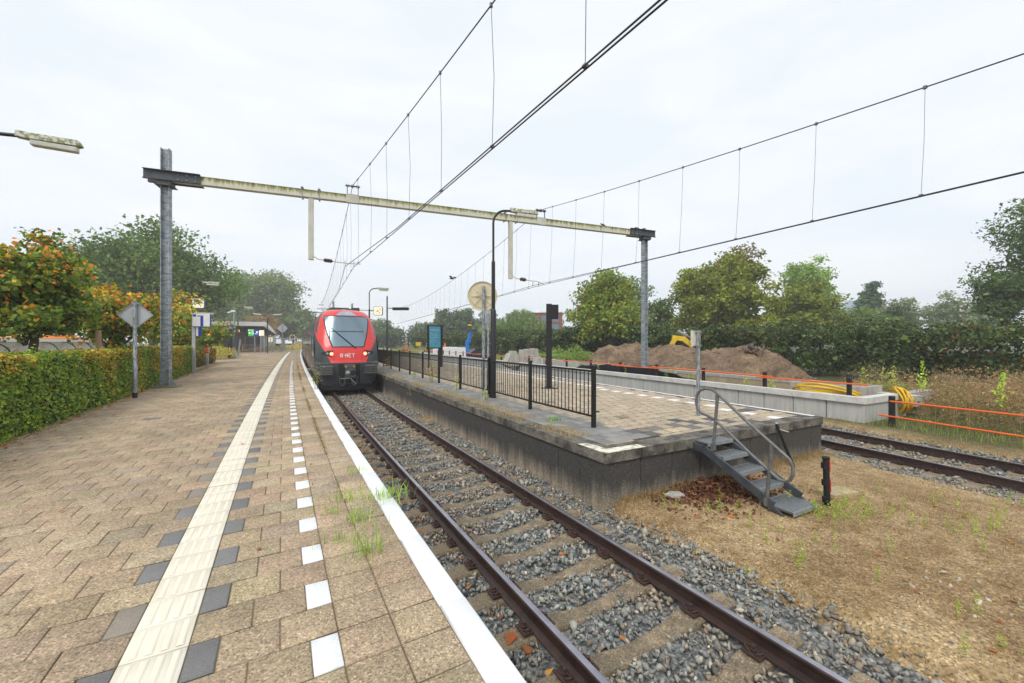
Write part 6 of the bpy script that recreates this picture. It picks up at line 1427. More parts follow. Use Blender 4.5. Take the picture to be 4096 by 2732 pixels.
for i, (u, h, off, lab) in enumerate(((3459, .75, 3.8, 'broad pale goldenrod left of the two concrete end blocks'), (3530, .8, 4.3, 'bushy goldenrod in front of the low grey earth heap'), (3562, .85, 4.5, 'thin bright goldenrod just right of the bushy one'), (3581, .6, 4.2, 'short goldenrod next to the thin bright one'))):
    x, y = wall_at(u, off); stalk('goldenrod', lab, x, y, -.4, h+.35, 540+i, GOLD, 90, .09, ls=.08)
for i, (u, v, h, lab) in enumerate(((3694, 1560, 1.95, 'bright green spike sticking up above the brown weeds, on the left'), (3995, 1600, 1.75, 'bright green spike above the brown weeds, near the right edge'))):
    x, y = 1.033*13.2 if i == 0 else 1.222*10.6, 13.2 if i == 0 else 10.6; stalk('goldenrod', lab, x, y, -.85, h, 560+i, [(.30, .46, .05), (.24, .40, .05), (.42, .52, .10)], 90, .07, ls=.09, bare=.5)
# tall dry weed at the edge in front of the train, and dry weeds through the railing
x, y = P(14.2, -.05); stalk('tall_weed', 'tall dried weed growing at the white edge in front of the train', float(x), float(y), 0, .95, 570, [(.38, .26, .10), (.30, .30, .08), (.45, .33, .15), (.22, .32, .06)], 150, .13, spike=False, ls=.045, stems=4)
for i, (s, o, h, st_, lab, cc_) in enumerate(((11.6, 4.25, .62, 2, 'green goldenrod in front of the railing, nearest one', GOLD), (9.0, 4.15, .34, 2, 'small goldenrod at the railing beside the round sign pole', GOLD), (14.6, 4.3, .95, 5, 'dry brown weed clump standing in front of the railing', [(.40, .27, .11), (.33, .22, .09), (.20, .26, .06)]), (24.5, 4.6, 1.0, 4, 'dry brown weed in front of the railing, close to the train', [(.40, .28, .12), (.33, .22, .09)]), (17.0, 4.2, .3, 2, 'small green weed beside the dry brown clump at the railing', GRN))):
    x, y = P(s, o); stalk('weed_plant', lab, float(x), float(y), 0, h, 580+i, cc_, 60*st_ if st_ > 2 else 80, .05 if st_ < 3 else .14, spike=st_ < 3, ls=.05, stems=st_, bare=.1)
x, y = P(14.0, ISL_O-.02); stalk('weed_plant', 'dry weed hanging down over the island wall before the train', float(x), float(y), -.02, -.42, 590, [(.45, .30, .11), (.35, .22, .08)], 60, .05, ls=.045, bare=.0)
# seedlings in the bare earth
q = np.random.default_rng(17); pts = []
for cx_, cy_, sp, n in ((4.6, 5.75, .16, 20), (5.15, 5.9, .30, 20), (5.9, 5.3, .5, 15), (6.6, 4.6, .5, 12), (6.2, 3.9, .5, 14), (4.4, 3.7, .9, 14), (3.3, 4.6, .5, 9), (7.6, 6.4, .4, 8), (6.8, 3.4, .2, 14), (2.9, 5.8, .3, 6)): pts += [(cx_+q.normal(0, sp), cy_+q.normal(0, sp), q.uniform(.08, .30)) for _ in range(n)]
pts = np.array(pts); pz = ground_z(pts[:, 0], pts[:, 1]); L, H_ = [], []
for (x, y, h), z in zip(pts, pz):
    m_ = int(26+h*90); f = q.random(m_); L.append(np.stack([x+q.normal(0, .018, m_)*(1.2-f*.7), y+q.normal(0, .018, m_)*(1.2-f*.7), z+f*h], 1))
L = np.concatenate(L); tag(leaves('weed_seedlings', L, .026*q.lognormal(0, .25, len(L)), pal([(.27, .34, .06), (.20, .29, .05), (.34, .37, .09), (.16, .23, .045)], [3, 3, 2, 2], len(L), q), MT['grass'], None, q, up=.2, asp=.35, droop=-.6), 'light green weed seedlings scattered over the bare earth', 'weeds', kind='stuff')
# leaf litter under the stairs
n = 2600; al = q.normal(-.05, .62, n); ou = np.abs(q.normal(.25, .42, n)); k = (al < 1.5) & (al > -1.5) & (ou < 1.35) & ((ou > .02)); al, ou = al[k], ou[k]; n = len(al); x = S0.x+a2.x*al+dn.x*ou+.1; y = S0.y+a2.y*al+dn.y*ou; z = ground_z(x, y)+.01+q.random(n)**2*.09*np.exp(-((al)/.7)**2-(ou/.8)**2)
tag(leaves('leaf_litter', np.stack([x, y, z], 1), .062*q.lognormal(0, .3, n), pal([(.17, .07, .04), (.11, .05, .032), (.26, .11, .055), (.33, .19, .10)], [4, 4, 2, .7], n, q, .3), MT['dry'], None, q, up=.9, asp=.62), 'reddish brown leaf litter heaped under the metal stairs', 'leaf litter', kind='stuff')
# fallen leaves: along the hedge, on the ballast, on the paving
def fallen(name, label, x, y, z, size, cols, seed):
    q = np.random.default_rng(seed); n = len(x); return tag(leaves(name, np.stack([x, y, z+np.zeros(n)+.012], 1), size*q.lognormal(0, .25, n), pal(cols, [1]*len(cols), n, q, .25), MT['dry'], None, q, up=2.2, asp=.75), label, 'fallen leaves', kind='stuff')
OR = [(.55, .17, .035), (.42, .12, .035), (.60, .30, .06), (.30, .10, .04)]
n = 620; s = 2+34*q.random(n); o = -5.16-.030*np.maximum(s-7.5, 0)+np.abs(q.normal(0, .13, n))+.03; o = np.where(q.random(n) < .12, o+q.exponential(.6, n), o); x, y = P(s, o); fallen('fallen_leaves', 'orange and brown fallen leaves along the foot of the hedge', x, y, 0, .062, OR, 1)
n = 130; s = .6+16*q.random(n); o = np.where(q.random(n) < .62, q.uniform(.25, .85, n), q.uniform(1.05, 3.1, n)); x, y = P(s, o); fallen('fallen_leaves', 'orange fallen leaves lying on the ballast of the near track', x, y, -.915, .085, OR, 2)
n = 60; x = q.uniform(1.5, 8, n); y = q.uniform(2.5, 6.8, n); k = in_dirt(x, y); fallen('fallen_leaves', 'brown fallen leaves on the bare earth', x[k], y[k], ground_z(x[k], y[k]), .06, OR, 3)
n = 22; s = 1+20*q.random(n); o = q.uniform(-5, -.3, n); x, y = P(s, o); fallen('fallen_leaves', 'a few yellow and brown leaves scattered on the platform paving', x, y, 0, .055, OR, 4)
n = 2600; s = 2+30*q.random(n)**1.1; o = -5.16-.030*np.maximum(s-7.5, 0)+q.normal(.02, .07, n); x, y = P(s, o)
tag(blades('hedge_foot_weeds', np.stack([x, y, np.full(n, -.004)], 1), q.uniform(.02, .12, n), .008, pal([(.10, .15, .035), (.17, .20, .05), (.22, .17, .06)], [3, 3, 1], n, q), MT['grass'], q, lean=.8), 'weeds and grass along the foot of the hedge', 'weeds', kind='stuff')
# pale debris and pebbles in the earth
n = 900; x = q.uniform(1.5, 9, n); y = 1.8+6*q.random(n); k = in_dirt(x, y); x, y = x[k], y[k]; n = len(x); cl = np.where(q.random((n, 1)) < .35, np.array([[.50, .46, .38]]), np.array([[.22, .23, .23]]))*q.uniform(.7, 1.2, (n, 1))
tag(scatter_rocks('pebbles', np.stack([x, y, ground_z(x, y)], 1), .011*q.lognormal(0, .45, n), cl, MT['stone'], 21, full=False), 'small pale and grey pebbles in the bare earth', 'pebbles', kind='stuff')
n = 34; x = np.concatenate([q.normal(4.55, .35, 22), q.uniform(3, 6.5, 12)]); y = np.concatenate([q.normal(3.95, .25, 22), q.uniform(3, 5.5, 12)]); cl = np.tile(np.array([[.62, .56, .45]]), (n, 1))*q.uniform(.8, 1.15, (n, 1))
tag(scatter_rocks('pale_rubble', np.stack([x, y, ground_z(x, y)+.006], 1), .028*q.lognormal(0, .35, n), cl, MT['stone'], 22, full=False), 'pale chips of rubble on the bare earth in the foreground', 'rubble', kind='stuff')
t = thing('broken_slab', 'small grey slab of concrete lying by the foot of the island wall', 'slab', (2.62, 6.42, -.76), .4); mb = MB(); mb.prism([(-.14, -.08), (.12, -.10), (.16, .05), (.02, .12), (-.15, .06)], 0, .035); mb.build('slab', MT['conc'], t, world=False)
t = thing('broken_slab', 'pale flat block lying behind the black marker post', 'slab', (5.35, 6.55, -.77), .3); mb = MB(); mb.box((0, 0, .02), (.55, .30, .07)); mb.build('slab', MT['conc_tan'], t, world=False, bevel=.01)
# brown weed thicket and grass, right
n = 2300; x = q.uniform(10.9, 21, n); y = 5.5+10.5*q.random(n); k = ((x-11.55)*.91+(y-11.74)*.41 > .35) & ~((y > 11.9) & ((x-12.95)*.898+(y-13.25)*.44 < .75)) & (y < 15.5); x, y = x[k], y[k]; n = len(x); hh = q.uniform(.95, 1.6, n)*(.72+.5*vnoise(x, y, .6, 66)); gz_ = -.88
st_ = np.stack([x, y, np.full(n, gz_)], 1); tag(blades('weed_stems', np.repeat(st_, 2, 0)+q.normal(0, .05, (2*n, 3))*[1, 1, 0], np.repeat(hh, 2), .012, pal([(.33, .23, .12), (.26, .17, .09), (.24, .24, .08)], [3, 3, 2], 2*n, q), MT['dry'], q, lean=.22), 'dry brown stems of the weed thicket on the right', 'weeds', kind='stuff')
m_ = 46; f = q.random((n, m_)); px_ = np.stack([x[:, None]+q.normal(0, .10, (n, m_))*(.4+f), y[:, None]+q.normal(0, .10, (n, m_))*(.4+f), gz_+hh[:, None]*(.12+.92*f)], -1).reshape(-1, 3); ff = f.ravel()
cb = pal([(.42, .27, .13), (.36, .22, .12), (.48, .35, .19), (.26, .20, .11)], [4, 3, 2, 2], len(px_), q); cg = pal([(.17, .21, .06), (.12, .16, .05), (.24, .25, .09)], [3, 3, 2], len(px_), q); pk = (q.random(len(px_)) > ff*1.5+.10) | (np.repeat(vnoise(x, y, .5, 67), m_) > .80); cb[pk] = cg[pk]
tag(leaves('weed_thicket', px_, .050*q.lognormal(0, .35, len(px_)), cb, MT['dry'], None, q, up=.2, asp=.5), 'thicket of withered brown weeds behind the two orange rails', 'weeds', kind='stuff')
n = 16000; x = q.uniform(9.8, 18, n); y = 4.5+9*q.random(n); dd = (x-11.0)*.91+(y-11.74)*.41; k = (dd > -.45+.3*q.random(n)) & (dd < 2.6) & (y < 13.6); x, y = x[k], y[k]; n = len(x)
tag(blades('green_grass', np.stack([x, y, np.full(n, -.9)], 1), q.uniform(.08, .42, n), .010, pal([(.13, .18, .045), (.19, .24, .06), (.25, .24, .09), (.09, .13, .035)], [3, 3, 2, 2], n, q), MT['grass'], q, lean=.6), 'rough green grass around the black post and orange rails', 'grass', kind='stuff')
# green weeds at the left end of the heap, reeds, far scrub
def scrub(name, label, c, rad, h, n, ls, cols, seed, gz=-.85):
    q = np.random.default_rng(seed); a = q.uniform(0, 6.28, n); rr_ = np.sqrt(q.random(n)); x = c[0]+rad[0]*rr_*np.cos(a); y = c[1]+rad[1]*rr_*np.sin(a); top = h*(.45+.75*vnoise(x, y, .7, seed))*(1-.5*rr_**2); z = gz+top*q.random(n)**.6
    return tag(leaves(name, np.stack([x, y, z], 1), ls*q.lognormal(0, .3, n), pal(cols, [1]*len(cols), n, q), MT['grass'], None, q, up=.1, asp=.28, droop=-1.5), label, 'weeds', kind='stuff')
WG = [(.14, .21, .06), (.19, .26, .08), (.10, .16, .045), (.24, .27, .10)]
scrub('green_weeds', 'tall green weeds at the left end of the earth heap', (5.6, 37.5), (3.6, 2.6), 2.6, 6500, .26, WG, 601)
scrub('green_weeds', 'green weeds between the concrete slabs and the dark trees', (2.0, 42), (5, 3), 1.7, 5000, .28, WG, 602)
scrub('green_weeds', 'low green weeds in front of the dark trees behind the wall', (19.5, 20.5), (3.2, 1.2), .55, 1600, .22, WG, 603)
scrub('dry_weeds', 'tawny dry weeds on the waste ground right of the train', (-42, 88), (12, 9), 2.6, 5200, .5, [(.42, .32, .15), (.34, .26, .11), (.25, .26, .09)], 604)
scrub('dry_weeds', 'yellow tall grass by the fence panels on the far paved platform', (-29.5, 38.3), (2.0, 3.2), 1.9, 2600, .25, [(.40, .36, .12), (.34, .27, .09), (.27, .29, .08)], 605, gz=0)
scrub('green_weeds', 'mixed weeds on the waste ground beyond the blue lift', (-16, 75), (9, 12), 1.8, 4000, .45, WG, 606)

# ================================================================== STATION, LEFT BACKGROUND
A_ = Vector((-.87, -.49)); D_ = Vector((-.494, .87)).normalized(); SC = Vector((-46.4, 75.0))
def sb(a, d, z): p = SC+A_*a+D_*d; return Vector((p.x, p.y, z))
MT['fascia'] = mat('fascia', (.80, .80, .80), (.72, .72, .72), scale=.6, rough=.6)
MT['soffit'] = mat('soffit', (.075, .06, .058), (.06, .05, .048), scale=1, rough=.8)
stn = thing('station_building', 'low station building with a white sawtooth-edged canopy roof and brick walls', 'station', sb(6, 12, 0))
def quadbox(mb, a0, a1, d0, d1, z0, z1): 
    V = [sb(a, d, z) for z in (z0, z1) for d in (d0, d1) for a in (a0, a1)]; mb.add(V, [(0, 2, 3, 1), (4, 5, 7, 6), (0, 1, 5, 4), (2, 6, 7, 3), (0, 4, 6, 2), (1, 3, 7, 5)])
mb = MB(); quadbox(mb, .05, 16, .05, 62, 4.62, 5.40); rf = mb.build('roof', MT['fascia'], stn)
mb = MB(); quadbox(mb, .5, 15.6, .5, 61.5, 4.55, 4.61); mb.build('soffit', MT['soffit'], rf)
mb = MB()
for k in range(11):
    d0 = k*5.6; mb.add([sb(0, d0, 5.41), sb(0, d0+5.6, 5.41), sb(-.9, d0+5.6, 3.7), sb(0, d0, 4.5), sb(.04, d0, 5.41), sb(.04, d0+5.6, 5.41), sb(-.86, d0+5.6, 3.7), sb(.04, d0, 4.5)], [(0, 1, 2, 3), (7, 6, 5, 4), (0, 4, 5, 1), (1, 5, 6, 2), (2, 6, 7, 3), (3, 7, 4, 0)])
mb.build('sawtooth_fascia', MT['fascia'], rf)
mb = MB(); quadbox(mb, 4, 15, 3, 12, -.5, 3.35); wl_ = mb.build('brick_wall', MT['brick'], stn); mb = MB(); quadbox(mb, 3.9, 15.1, 2.9, 12.1, 3.35, 3.55); mb.build('parapet', MT['soffit'], wl_)
mb = MB(); quadbox(mb, 2.5, 14.5, 14, 52, -.5, 4.55); gl_ = mb.build('glazed_wall', glassmat('stn_glass', (.02, .022, .025), .2), stn); mb = MB()
for k in range(16): quadbox(mb, 2.42, 2.5, 14+k*2.3, 14.25+k*2.3, 0, 4.5)
for k in range(12): quadbox(mb, 3+k*1.1, 3.15+k*1.1, 13.9, 14.0, 3.5, 4.5)
mb.build('mullion', MT['steel_dark'], gl_)
mb = MB()
for k in range(12): 
    if k not in (9, 10, 15): quadbox(mb, 5.2+k*.75, 5.65+k*.75, 13.80, 13.86, 3.6, 4.25)
mb.build('lit_window', emat('litwin', (1, .62, .12), .75, (.6, .4, .1)), gl_)
mb = MB(); mb.tube([sb(14.5, 5, 4.15), sb(13.6, 5, 4.15), sb(11.0, 5, 4.0), sb(10.8, 5, 3.5)], .36, 10); mb.build('air_duct', MT['galv_plain'], stn, smooth=True); mb = MB(); quadbox(mb, 13.8, 15, 4, 6, 3.55, 4.5); quadbox(mb, 5.5, 7.0, 4.5, 6, 3.55, 4.2); mb.build('air_unit', MT['signgrey'], stn)
mb = MB(); quadbox(mb, 8.2, 11, 2.93, 3.0, .2, 2.6); mb.build('door', MT['steel_dark'], stn); mb = MB(); quadbox(mb, -1, 2, 22, 40, -.2, 3.0); mb.build('white_annex', MT['fascia'], stn)
# signs on posts in front of it
def board(name, label, u, Y, z, w, h, m_, draw=None, post=True, zb=0.0, cat='sign'):
    X = (u-2048)/F_*Y; t = thing(name, label, cat, (X, Y, zb), .45); mb = MB(); mb.box((0, 0, z-zb), (w, .12, h)); pn = mb.build('panel', m_, t, world=False, bevel=.02)
    if post: mb = MB(); mb.box((w*.55, .12, (z-zb+.3)/2), (.12, .1, z-zb+.3)); mb.build('post', MT['galv_plain'], t, world=False)
    if draw: draw(t, pn, z-zb)
    return t
MT['greenlit'] = emat('greenlit', (.01, .42, .03), .55, (.02, .4, .05)); MT['lit'] = emat('litwhite', (1, 1, .95), .5, (.8, .8, .8))
def arrow(t, pn, z):
    mb = MB(); y = -.066
    for a, b_ in (((.08, .12), (.3, .12)), ((.08, -.2), (.3, -.2)), ((.28, .14), (.28, -.22)), ((-.32, -.04), (.14, -.04)), ((-.32, -.04), (-.16, .10)), ((-.32, -.04), (-.16, -.18))): mb.bar((a[0], y, z+a[1]), (b_[0], y, z+b_[1]), .01, .07, up=(0, 1, 0)) if False else mb.bar((a[0], y, z+a[1]), (b_[0], y, z+b_[1]), .07, .012, up=(0, 1, 0))
    mb.build('arrow', MT['lit'], pn, world=False); mb = MB(); mb.box((-.30, -.064, z+.40), (.16, .012, .16)); mb.box((.1, -.064, z+.40), (.42, .012, .06)); mb.build('caption', MT['lit'], pn, world=False)
board('exit_sign', 'lit green exit sign with a white arrow in front of the brick station wall', 1005, 60, 3.05, .78, 1.0, MT['greenlit'], arrow)
def bl_(t, pn, z): mb = MB(); mb.box((.36, -.064, z), (.16, .012, .84)); mb.box((.0, -.064, z+.15), (.22, .012, .2)); mb.box((-.1, -.064, z-.12), (.4, .012, .06)); mb.build('print', MT['lit'], pn, world=False)
board('blue_sign', 'blue station sign with white print right of the green exit sign', 1028, 60, 3.0, .86, .9, MT['blue'], bl_)
board('yellow_board', 'small yellowish lit board right of the blue station sign', 1048, 60, 3.0, .5, .85, MT['face'], None)
def num(t, pn, z): mb = MB(); mb.bar((0, -.066, z-.25), (0, -.066, z+.25), .09, .012, up=(0, 1, 0)); mb.build('numeral', MT['black'], pn, world=False)
board('number_board', 'small yellowish board with a 1 hanging before the dark glazing', 1082, 66, 2.05, .62, .7, MT['face'], num)
sign_pole('track_sign', 'tiny grey diamond sign at the far end of the station canopy', 'sign', -44.4, 77, 4.9, .06, .42, diamond(4.3, .95, None))
def rnd(t): mb = MB(); mb.lathe([(0, 0), (.5, 0), (.52, .03), (.5, .06), (0, .06)], (0, .06, 2.6), (0, 1, 0), 24); pn = mb.build('disc', MT['signback'], t, world=False); mb = MB(); mb.lathe([(0, -.01), (.36, -.01), (.36, 0)], (0, .06, 2.6), (0, 1, 0), 20); mb.build('face', MT['soffit'], pn, world=False)
sign_pole('round_sign', 'tiny dark round sign with a pale rim far off beside the canopy end', 'sign', -43.0, 78, 3.1, .05, .42, rnd)
# near the fence: black info post, camera pole, red-white posts
t = thing('information_post', 'black post with a small blue sign on top at the start of the fence panels', 'post', (-28.5, 40.2, 0), .42)
mb = MB(); mb.box((0, 0, 1.45), (.30, .22, 2.9)); mb.build('post', MT['black'], t, world=False, bevel=.02); mb = MB(); mb.box((.32, .04, 1.9), (.36, .1, 1.5)); mb.build('side_panel', MT['steel_dark'], t, world=False); mb = MB(); mb.box((.1, 0, 3.2), (.72, .5, .42)); mb.build('blue_sign', MT['blue'], t, world=False); mb = MB(); mb.box((0, -.12, 1.05), (.31, .02, .06)); mb.build('red_band', MT['red'], t, world=False)
t = thing('camera_pole', 'grey galvanised pole with a security camera, in front of the station wall', 'pole', (-29.3, 42, 0), .4)
mb = MB(); mb.tube([(0, 0, 0), (0, 0, 1.9), (0, 0, 1.95), (0, 0, 4.9)], [.14, .14, .09, .08], 10); mb.build('pole', MT['galv_plain'], t, world=False); mb = MB(); mb.box((-.08, 0, 4.95), (.32, .22, .2)); mb.bar((-.2, 0, 4.9), (-.6, 0, 4.75), .1, .12); mb.build('camera', MT['white'], t, world=False)
for x, y, lab in ((-21.95, 28.7, 'grey post with a red top at the end of the hedge'), (-46.0, 68.0, 'small far grey post with a red top by the fence panels')):
    t = thing('red_topped_post', lab, 'post', (x, y, 0), .4); mb = MB(); mb.box((0, 0, .45), (.14, .12, .9)); mb.build('post', MT['signgrey'], t, world=False); mb = MB(); mb.box((0, 0, 1.1), (.16, .14, .46)); mb.build('red_top', MT['red'], t, world=False); mb = MB(); mb.box((.09, 0, 1.12), (.03, .1, .3)); mb.build('reflector', MT['white'], t, world=False); mb = MB(); mb.box((0, 0, .02), (.3, .24, .05)); mb.build('foot', MT['conc'], t, world=False)
# fence panels and barriers
def fpanel(label, p, q_, h=2.0, z=0.0, lean=0.0):
    p = Vector(p); q_ = Vector(q_); d = q_-p; L = d.length; t = thing('fence_panel', label, 'fence panel', (p.x, p.y, z), math.atan2(d.y, d.x), 'wire fence panels', tilt=(lean, 0)); mb = MB()
    for x in (0, L): mb.cyl((x, 0, 0), (x, 0, h), .03, 6)
    for zz in (.18, h-.03): mb.cyl((0, 0, zz), (L, 0, zz), .025, 6)
    mb.build('tube_frame', MT['galv_plain'], t, world=False); mb = MB()
    for k in range(1, int(L/.13)): x = L*k/int(L/.13); mb.bar((x, 0, .18), (x, 0, h-.03), .007, .007, up=(0, 1, 0))
    for k in range(1, 7): zz = .18+(h-.2)*k/7; mb.bar((0, 0, zz), (L, 0, zz), .008, .008)
    mb.build('wire_mesh', MT['galv_plain'], t, world=False); mb = MB()
    for x in (.0, L): mb.box((x, 0, .07), (.24, .7, .14))
    mb.build('foot_block', MT['conc'], t, world=False); return t
fpanel('wire fence panel next to the black information post', (-28.4, 40.6), (-30.3, 43.6)); fpanel('leaning wire fence panel, second from the black information post', (-30.5, 44.2), (-32.4, 47.2), lean=.12)
fpanel('tall wire fence panel facing the camera, left of the two', (-46.6, 69.4), (-43.2, 69.0), 2.55); fpanel('tall wire fence panel facing the camera, right of the two', (-43.2, 69.0), (-39.9, 68.8), 2.55)
fpanel('wire fence panel running off along the platform beyond the corner', (-39.8, 68.8), (-41.4, 72.2), 2.4); fpanel('farthest wire fence panel along the platform', (-41.5, 72.4), (-43.2, 75.8), 2.4)
def barrier(label, p, q_):
    p = Vector(p); q_ = Vector(q_); d = q_-p; L = d.length; t = thing('crowd_barrier', label, 'barrier', (p.x, p.y, 0), math.atan2(d.y, d.x), 'crowd barriers'); mb = MB(); mb.tube([(0, 0, .2), (0, 0, 1.05), (.12, 0, 1.15), (L-.12, 0, 1.15), (L, 0, 1.05), (L, 0, .2), (0, 0, .2)], .025, 6); mb.build('tube_frame', MT['galv_plain'], t, world=False); mb = MB()
    for k in range(1, 16): x = L*k/16; mb.cyl((x, 0, .2), (x, 0, 1.15), .012, 5)
    mb.build('bars', MT['galv_plain'], t, world=False); mb = MB()
    for x in (.3, L-.3): mb.box((x, 0, .1), (.06, .6, .04)); mb.box((x, 0, .15), (.05, .05, .12))
    mb.build('foot', MT['galv_plain'], t, world=False)
barrier('crowd barrier left of the wood piles', (-45.9, 68.0), (-43.6, 67.8)); barrier('crowd barrier in the middle, behind the wood piles', (-43.4, 67.7), (-41.6, 67.5)); barrier('crowd barrier right of the wood piles, by the platform', (-41.9, 66.9), (-39.8, 66.8))
rw = np.random.default_rng(8)
for lab, x0, y0, n, sz in (('long pale timber planks stacked aslant before the fence', -44.6, 66.9, 7, (3.2, .16, .05)), ('pallets of timber piled up beside the crowd barriers', -41.8, 66.2, 6, (1.7, .8, .13)), ('flat pile of pale boards on the ground before the fence', -43.6, 66.0, 4, (2.6, .3, .08))):
    t = thing('timber_pile', lab, 'timber', (x0, y0, 0), .1, 'timber piles'); 
    for k in range(n): mb = MB(); mb.box((rw.normal(0, .15), rw.normal(0, .12), .05+k*(sz[2]+.015)), sz, M=Matrix.Rotation(rw.normal(0, .12), 3, 'Z') @ Matrix.Rotation(-.05 if n == 7 else 0, 3, 'Y')); mb.build('board', MT['wood'], t, world=False)
# bicycle-shed canopy end and wall far along the platform
t = thing('bicycle_shelter', 'low dark bicycle shelter far behind, just left of the train', 'shelter', (-58, 105, 0), .45); mb = MB(); mb.box((0, 0, 2.5), (12, 3, .18)); mb.build('roof', MT['galv_plain'], t, world=False); mb = MB()
for x in (-5, -2, 1, 4): mb.box((x, 0, 1.25), (.18, .18, 2.5))
mb.build('post', MT['black'], t, world=False); mb = MB(); mb.box((0, .5, .7), (11, .5, 1.0)); mb.build('bicycles', MT['black_rub'], t, world=False)
t = thing('garden_wall', 'low tan wall far down the platform beside the train', 'wall', (-51.2, 97, 0), .45); mb = MB(); mb.box((0, 0, .9), (3.0, .4, 1.8)); mb.build('wall', MT['conc_tan'], t, world=False)
# bus stop shelter and bus behind the hedge
sh = thing('bus_shelter', 'white-edged curved glass shelter roof seen over the hedge on the left', 'shelter', (-29, 26, -1.0)); B0 = Vector((-24.6, 17.5)); Bd = Vector((-.5, .866))
def shp(t, o, z): p = B0+Bd*t+Vector((-.866, -.5))*o; return Vector((p.x, p.y, z))
mb = MB(); mb.bar(shp(-3, 0, 1.80), shp(26, 0, 1.80), .2, .17); mb.build('white_beam', MT['white'], sh); mb = MB(); mb.grid([[shp(t, o, z) for o, z in ((.0, 1.72), (.12, 1.5), (.2, 1.25), (.22, 1.0))] for t in np.arange(-3, 27, 1.0)]); mb.build('glass', glassmat('shglass', (.50, .60, .63), .15, metal=.3), sh, smooth=True)
mb = MB()
for t in np.arange(-2, 26, 2.6): mb.tube([shp(t+1.7-1.6*math.cos(a), -.03+.15*math.cos(a), 1.0+.70*math.sin(a)) for a in np.linspace(math.pi/2, math.pi*.98, 7)], .035, 6)
mb.bar(shp(-3, .08, 1.0), shp(26, .08, 1.0), .06, .22); mb.build('strut', MT['black'], sh); mb = MB()
for t in (0, 8, 16, 24): mb.box(shp(t, .5, 0), (.12, .12, 2.0))
mb.build('post', MT['steel_dark'], sh)
bs = thing('bus', 'orange-roofed bus parked behind the shelter on the left', 'bus', (-48, 40, -1.2), -.05); MT['bus'] = mat('bus', (.70, .22, .02), (.6, .18, .02), scale=1, rough=.4)
mb = MB(); mb.box((0, 0, 1.3), (12.0, 2.5, 2.1)); mb.build('body', MT['steel_dark'], bs, world=False, bevel=.1); mb = MB(); mb.box((0, 0, 3.12), (12.1, 2.5, .5)); mb.box((1.5, 0, 3.45), (4.0, 1.8, .25)); mb.build('roof', MT['bus'], bs, world=False, bevel=.08)
mb = MB(); mb.box((0, -1.0, 2.6), (11.6, .6, .62)); mb.build('window', MT['tr_side_glass'], bs, world=False)
for x in (-4, 3.5): mb = MB(); mb.cyl((x, -1.3, .5), (x, -.9, .5), .5, 16); mb.build('wheel', MT['black_rub'], bs, world=False)
# buildings far away
t = thing('brick_building', 'red brick building with blue windows behind the weeping willow', 'building', (9.0, 108, -.8), -.15); mb = MB(); mb.box((0, 0, 5.0), (9, 10, 10.0)); w_ = mb.build('wall', mat('brickred', (.30, .10, .075), (.24, .08, .06), scale=4, rough=.85), t, world=False); mb = MB()
for x in (-2.8, .2, 3.0):
    for z in (3.6, 6.2, 8.4): mb.box((x, -5.03, z), (1.8, .08, 1.5))
mb.build('window', glassmat('farwin', (.12, .2, .26), .2), w_, world=False); mb = MB(); mb.box((0, 0, 10.1), (9.4, 10.5, .25)); mb.box((-2, 0, 10.6), (1, 1, .8)); mb.build('roof', MT['fascia'], t, world=False)
t = thing('office_tower', 'pale blue office block with red signs on the far skyline', 'building', (345, 410, -1), .3); mb = MB(); mb.box((-10, 0, 18), (62, 20, 38)); mb.box((14, 0, 22), (30, 20, 46)); tw = mb.build('body', mat('towerwall', (.42, .48, .54), (.36, .42, .48), scale=.1, rough=.6), t, world=False); mb = MB()
for z in (28, 32, 36, 40): mb.box((14 if z > 36 else 0, -10.2, z), (29 if z > 36 else 60, .3, 1.4))
mb.build('window_band', glassmat('towglass', (.2, .28, .34), .2), tw, world=False); mb = MB(); mb.box((22, -4, 46.5), (9, 6, 3)); mb.box((6, -4, 45), (9, 6, 3)); mb.build('red_sign', mat('towred', (.62, .05, .07), rough=.6), tw, world=False)
t.location = (345*.595, 410*.58, EYE-.58*(EYE+1)); t.scale = (.58, .58, .58)
# far construction bits right of the train
for k, (u, Y, w, lab) in enumerate(((1590, 92, 4.2, 'dark flat-roofed shelter post far beyond the railing, left one'), (1634, 86, 5.2, 'dark flat-roofed shelter post far beyond the railing, middle one'), (1810, 80, 4.6, 'dark flat-roofed lamp far beyond the poster, before the clipped trees'))):
    t = thing('platform_shelter', lab, 'shelter', ((u-2048)/F_*Y, Y, -.8), .45, 'far shelter posts'); mb = MB(); mb.box((0, 0, 1.65), (.22, .22, 3.3)); mb.build('post', MT['steel_dark'], t, world=False); mb = MB(); mb.box((w*.2, 0, 3.35), (w, .9, .14)); mb.build('roof', MT['steel_dark'], t, world=False)
board('yellow_board', 'small bright yellow site board far beyond the railing', 1673, 75, 1.25, .95, .7, MT['yellow'], None, True, -.8)
t = thing('site_container', 'long low white site container behind the orange rails', 'container', (-8.5, 58, -.8), -.45); mb = MB(); mb.box((0, 0, .95), (6, 2, 1.5)); mb.build('box', MT['white'], t, world=False, bevel=.04); mb = MB(); mb.box((2.3, 0, 1.8), (2.2, 1.8, .2)); mb.build('lid', MT['steel_dark'], t, world=False)
t = thing('timber_edge', 'brown timber edging with a red hose on the far building site', 'timber', (-17, 66, -.8), -.4); mb = MB(); mb.box((0, 0, .9), (9, .4, .5)); mb.build('board', MT['wood'], t, world=False); mb = MB(); mb.tube([(-1.5, -.3, .9), (-1, -.4, 1.25), (-.2, -.4, 1.3), (.3, -.3, .9)], .1, 6); mb.build('hose', MT['red'], t, world=False)
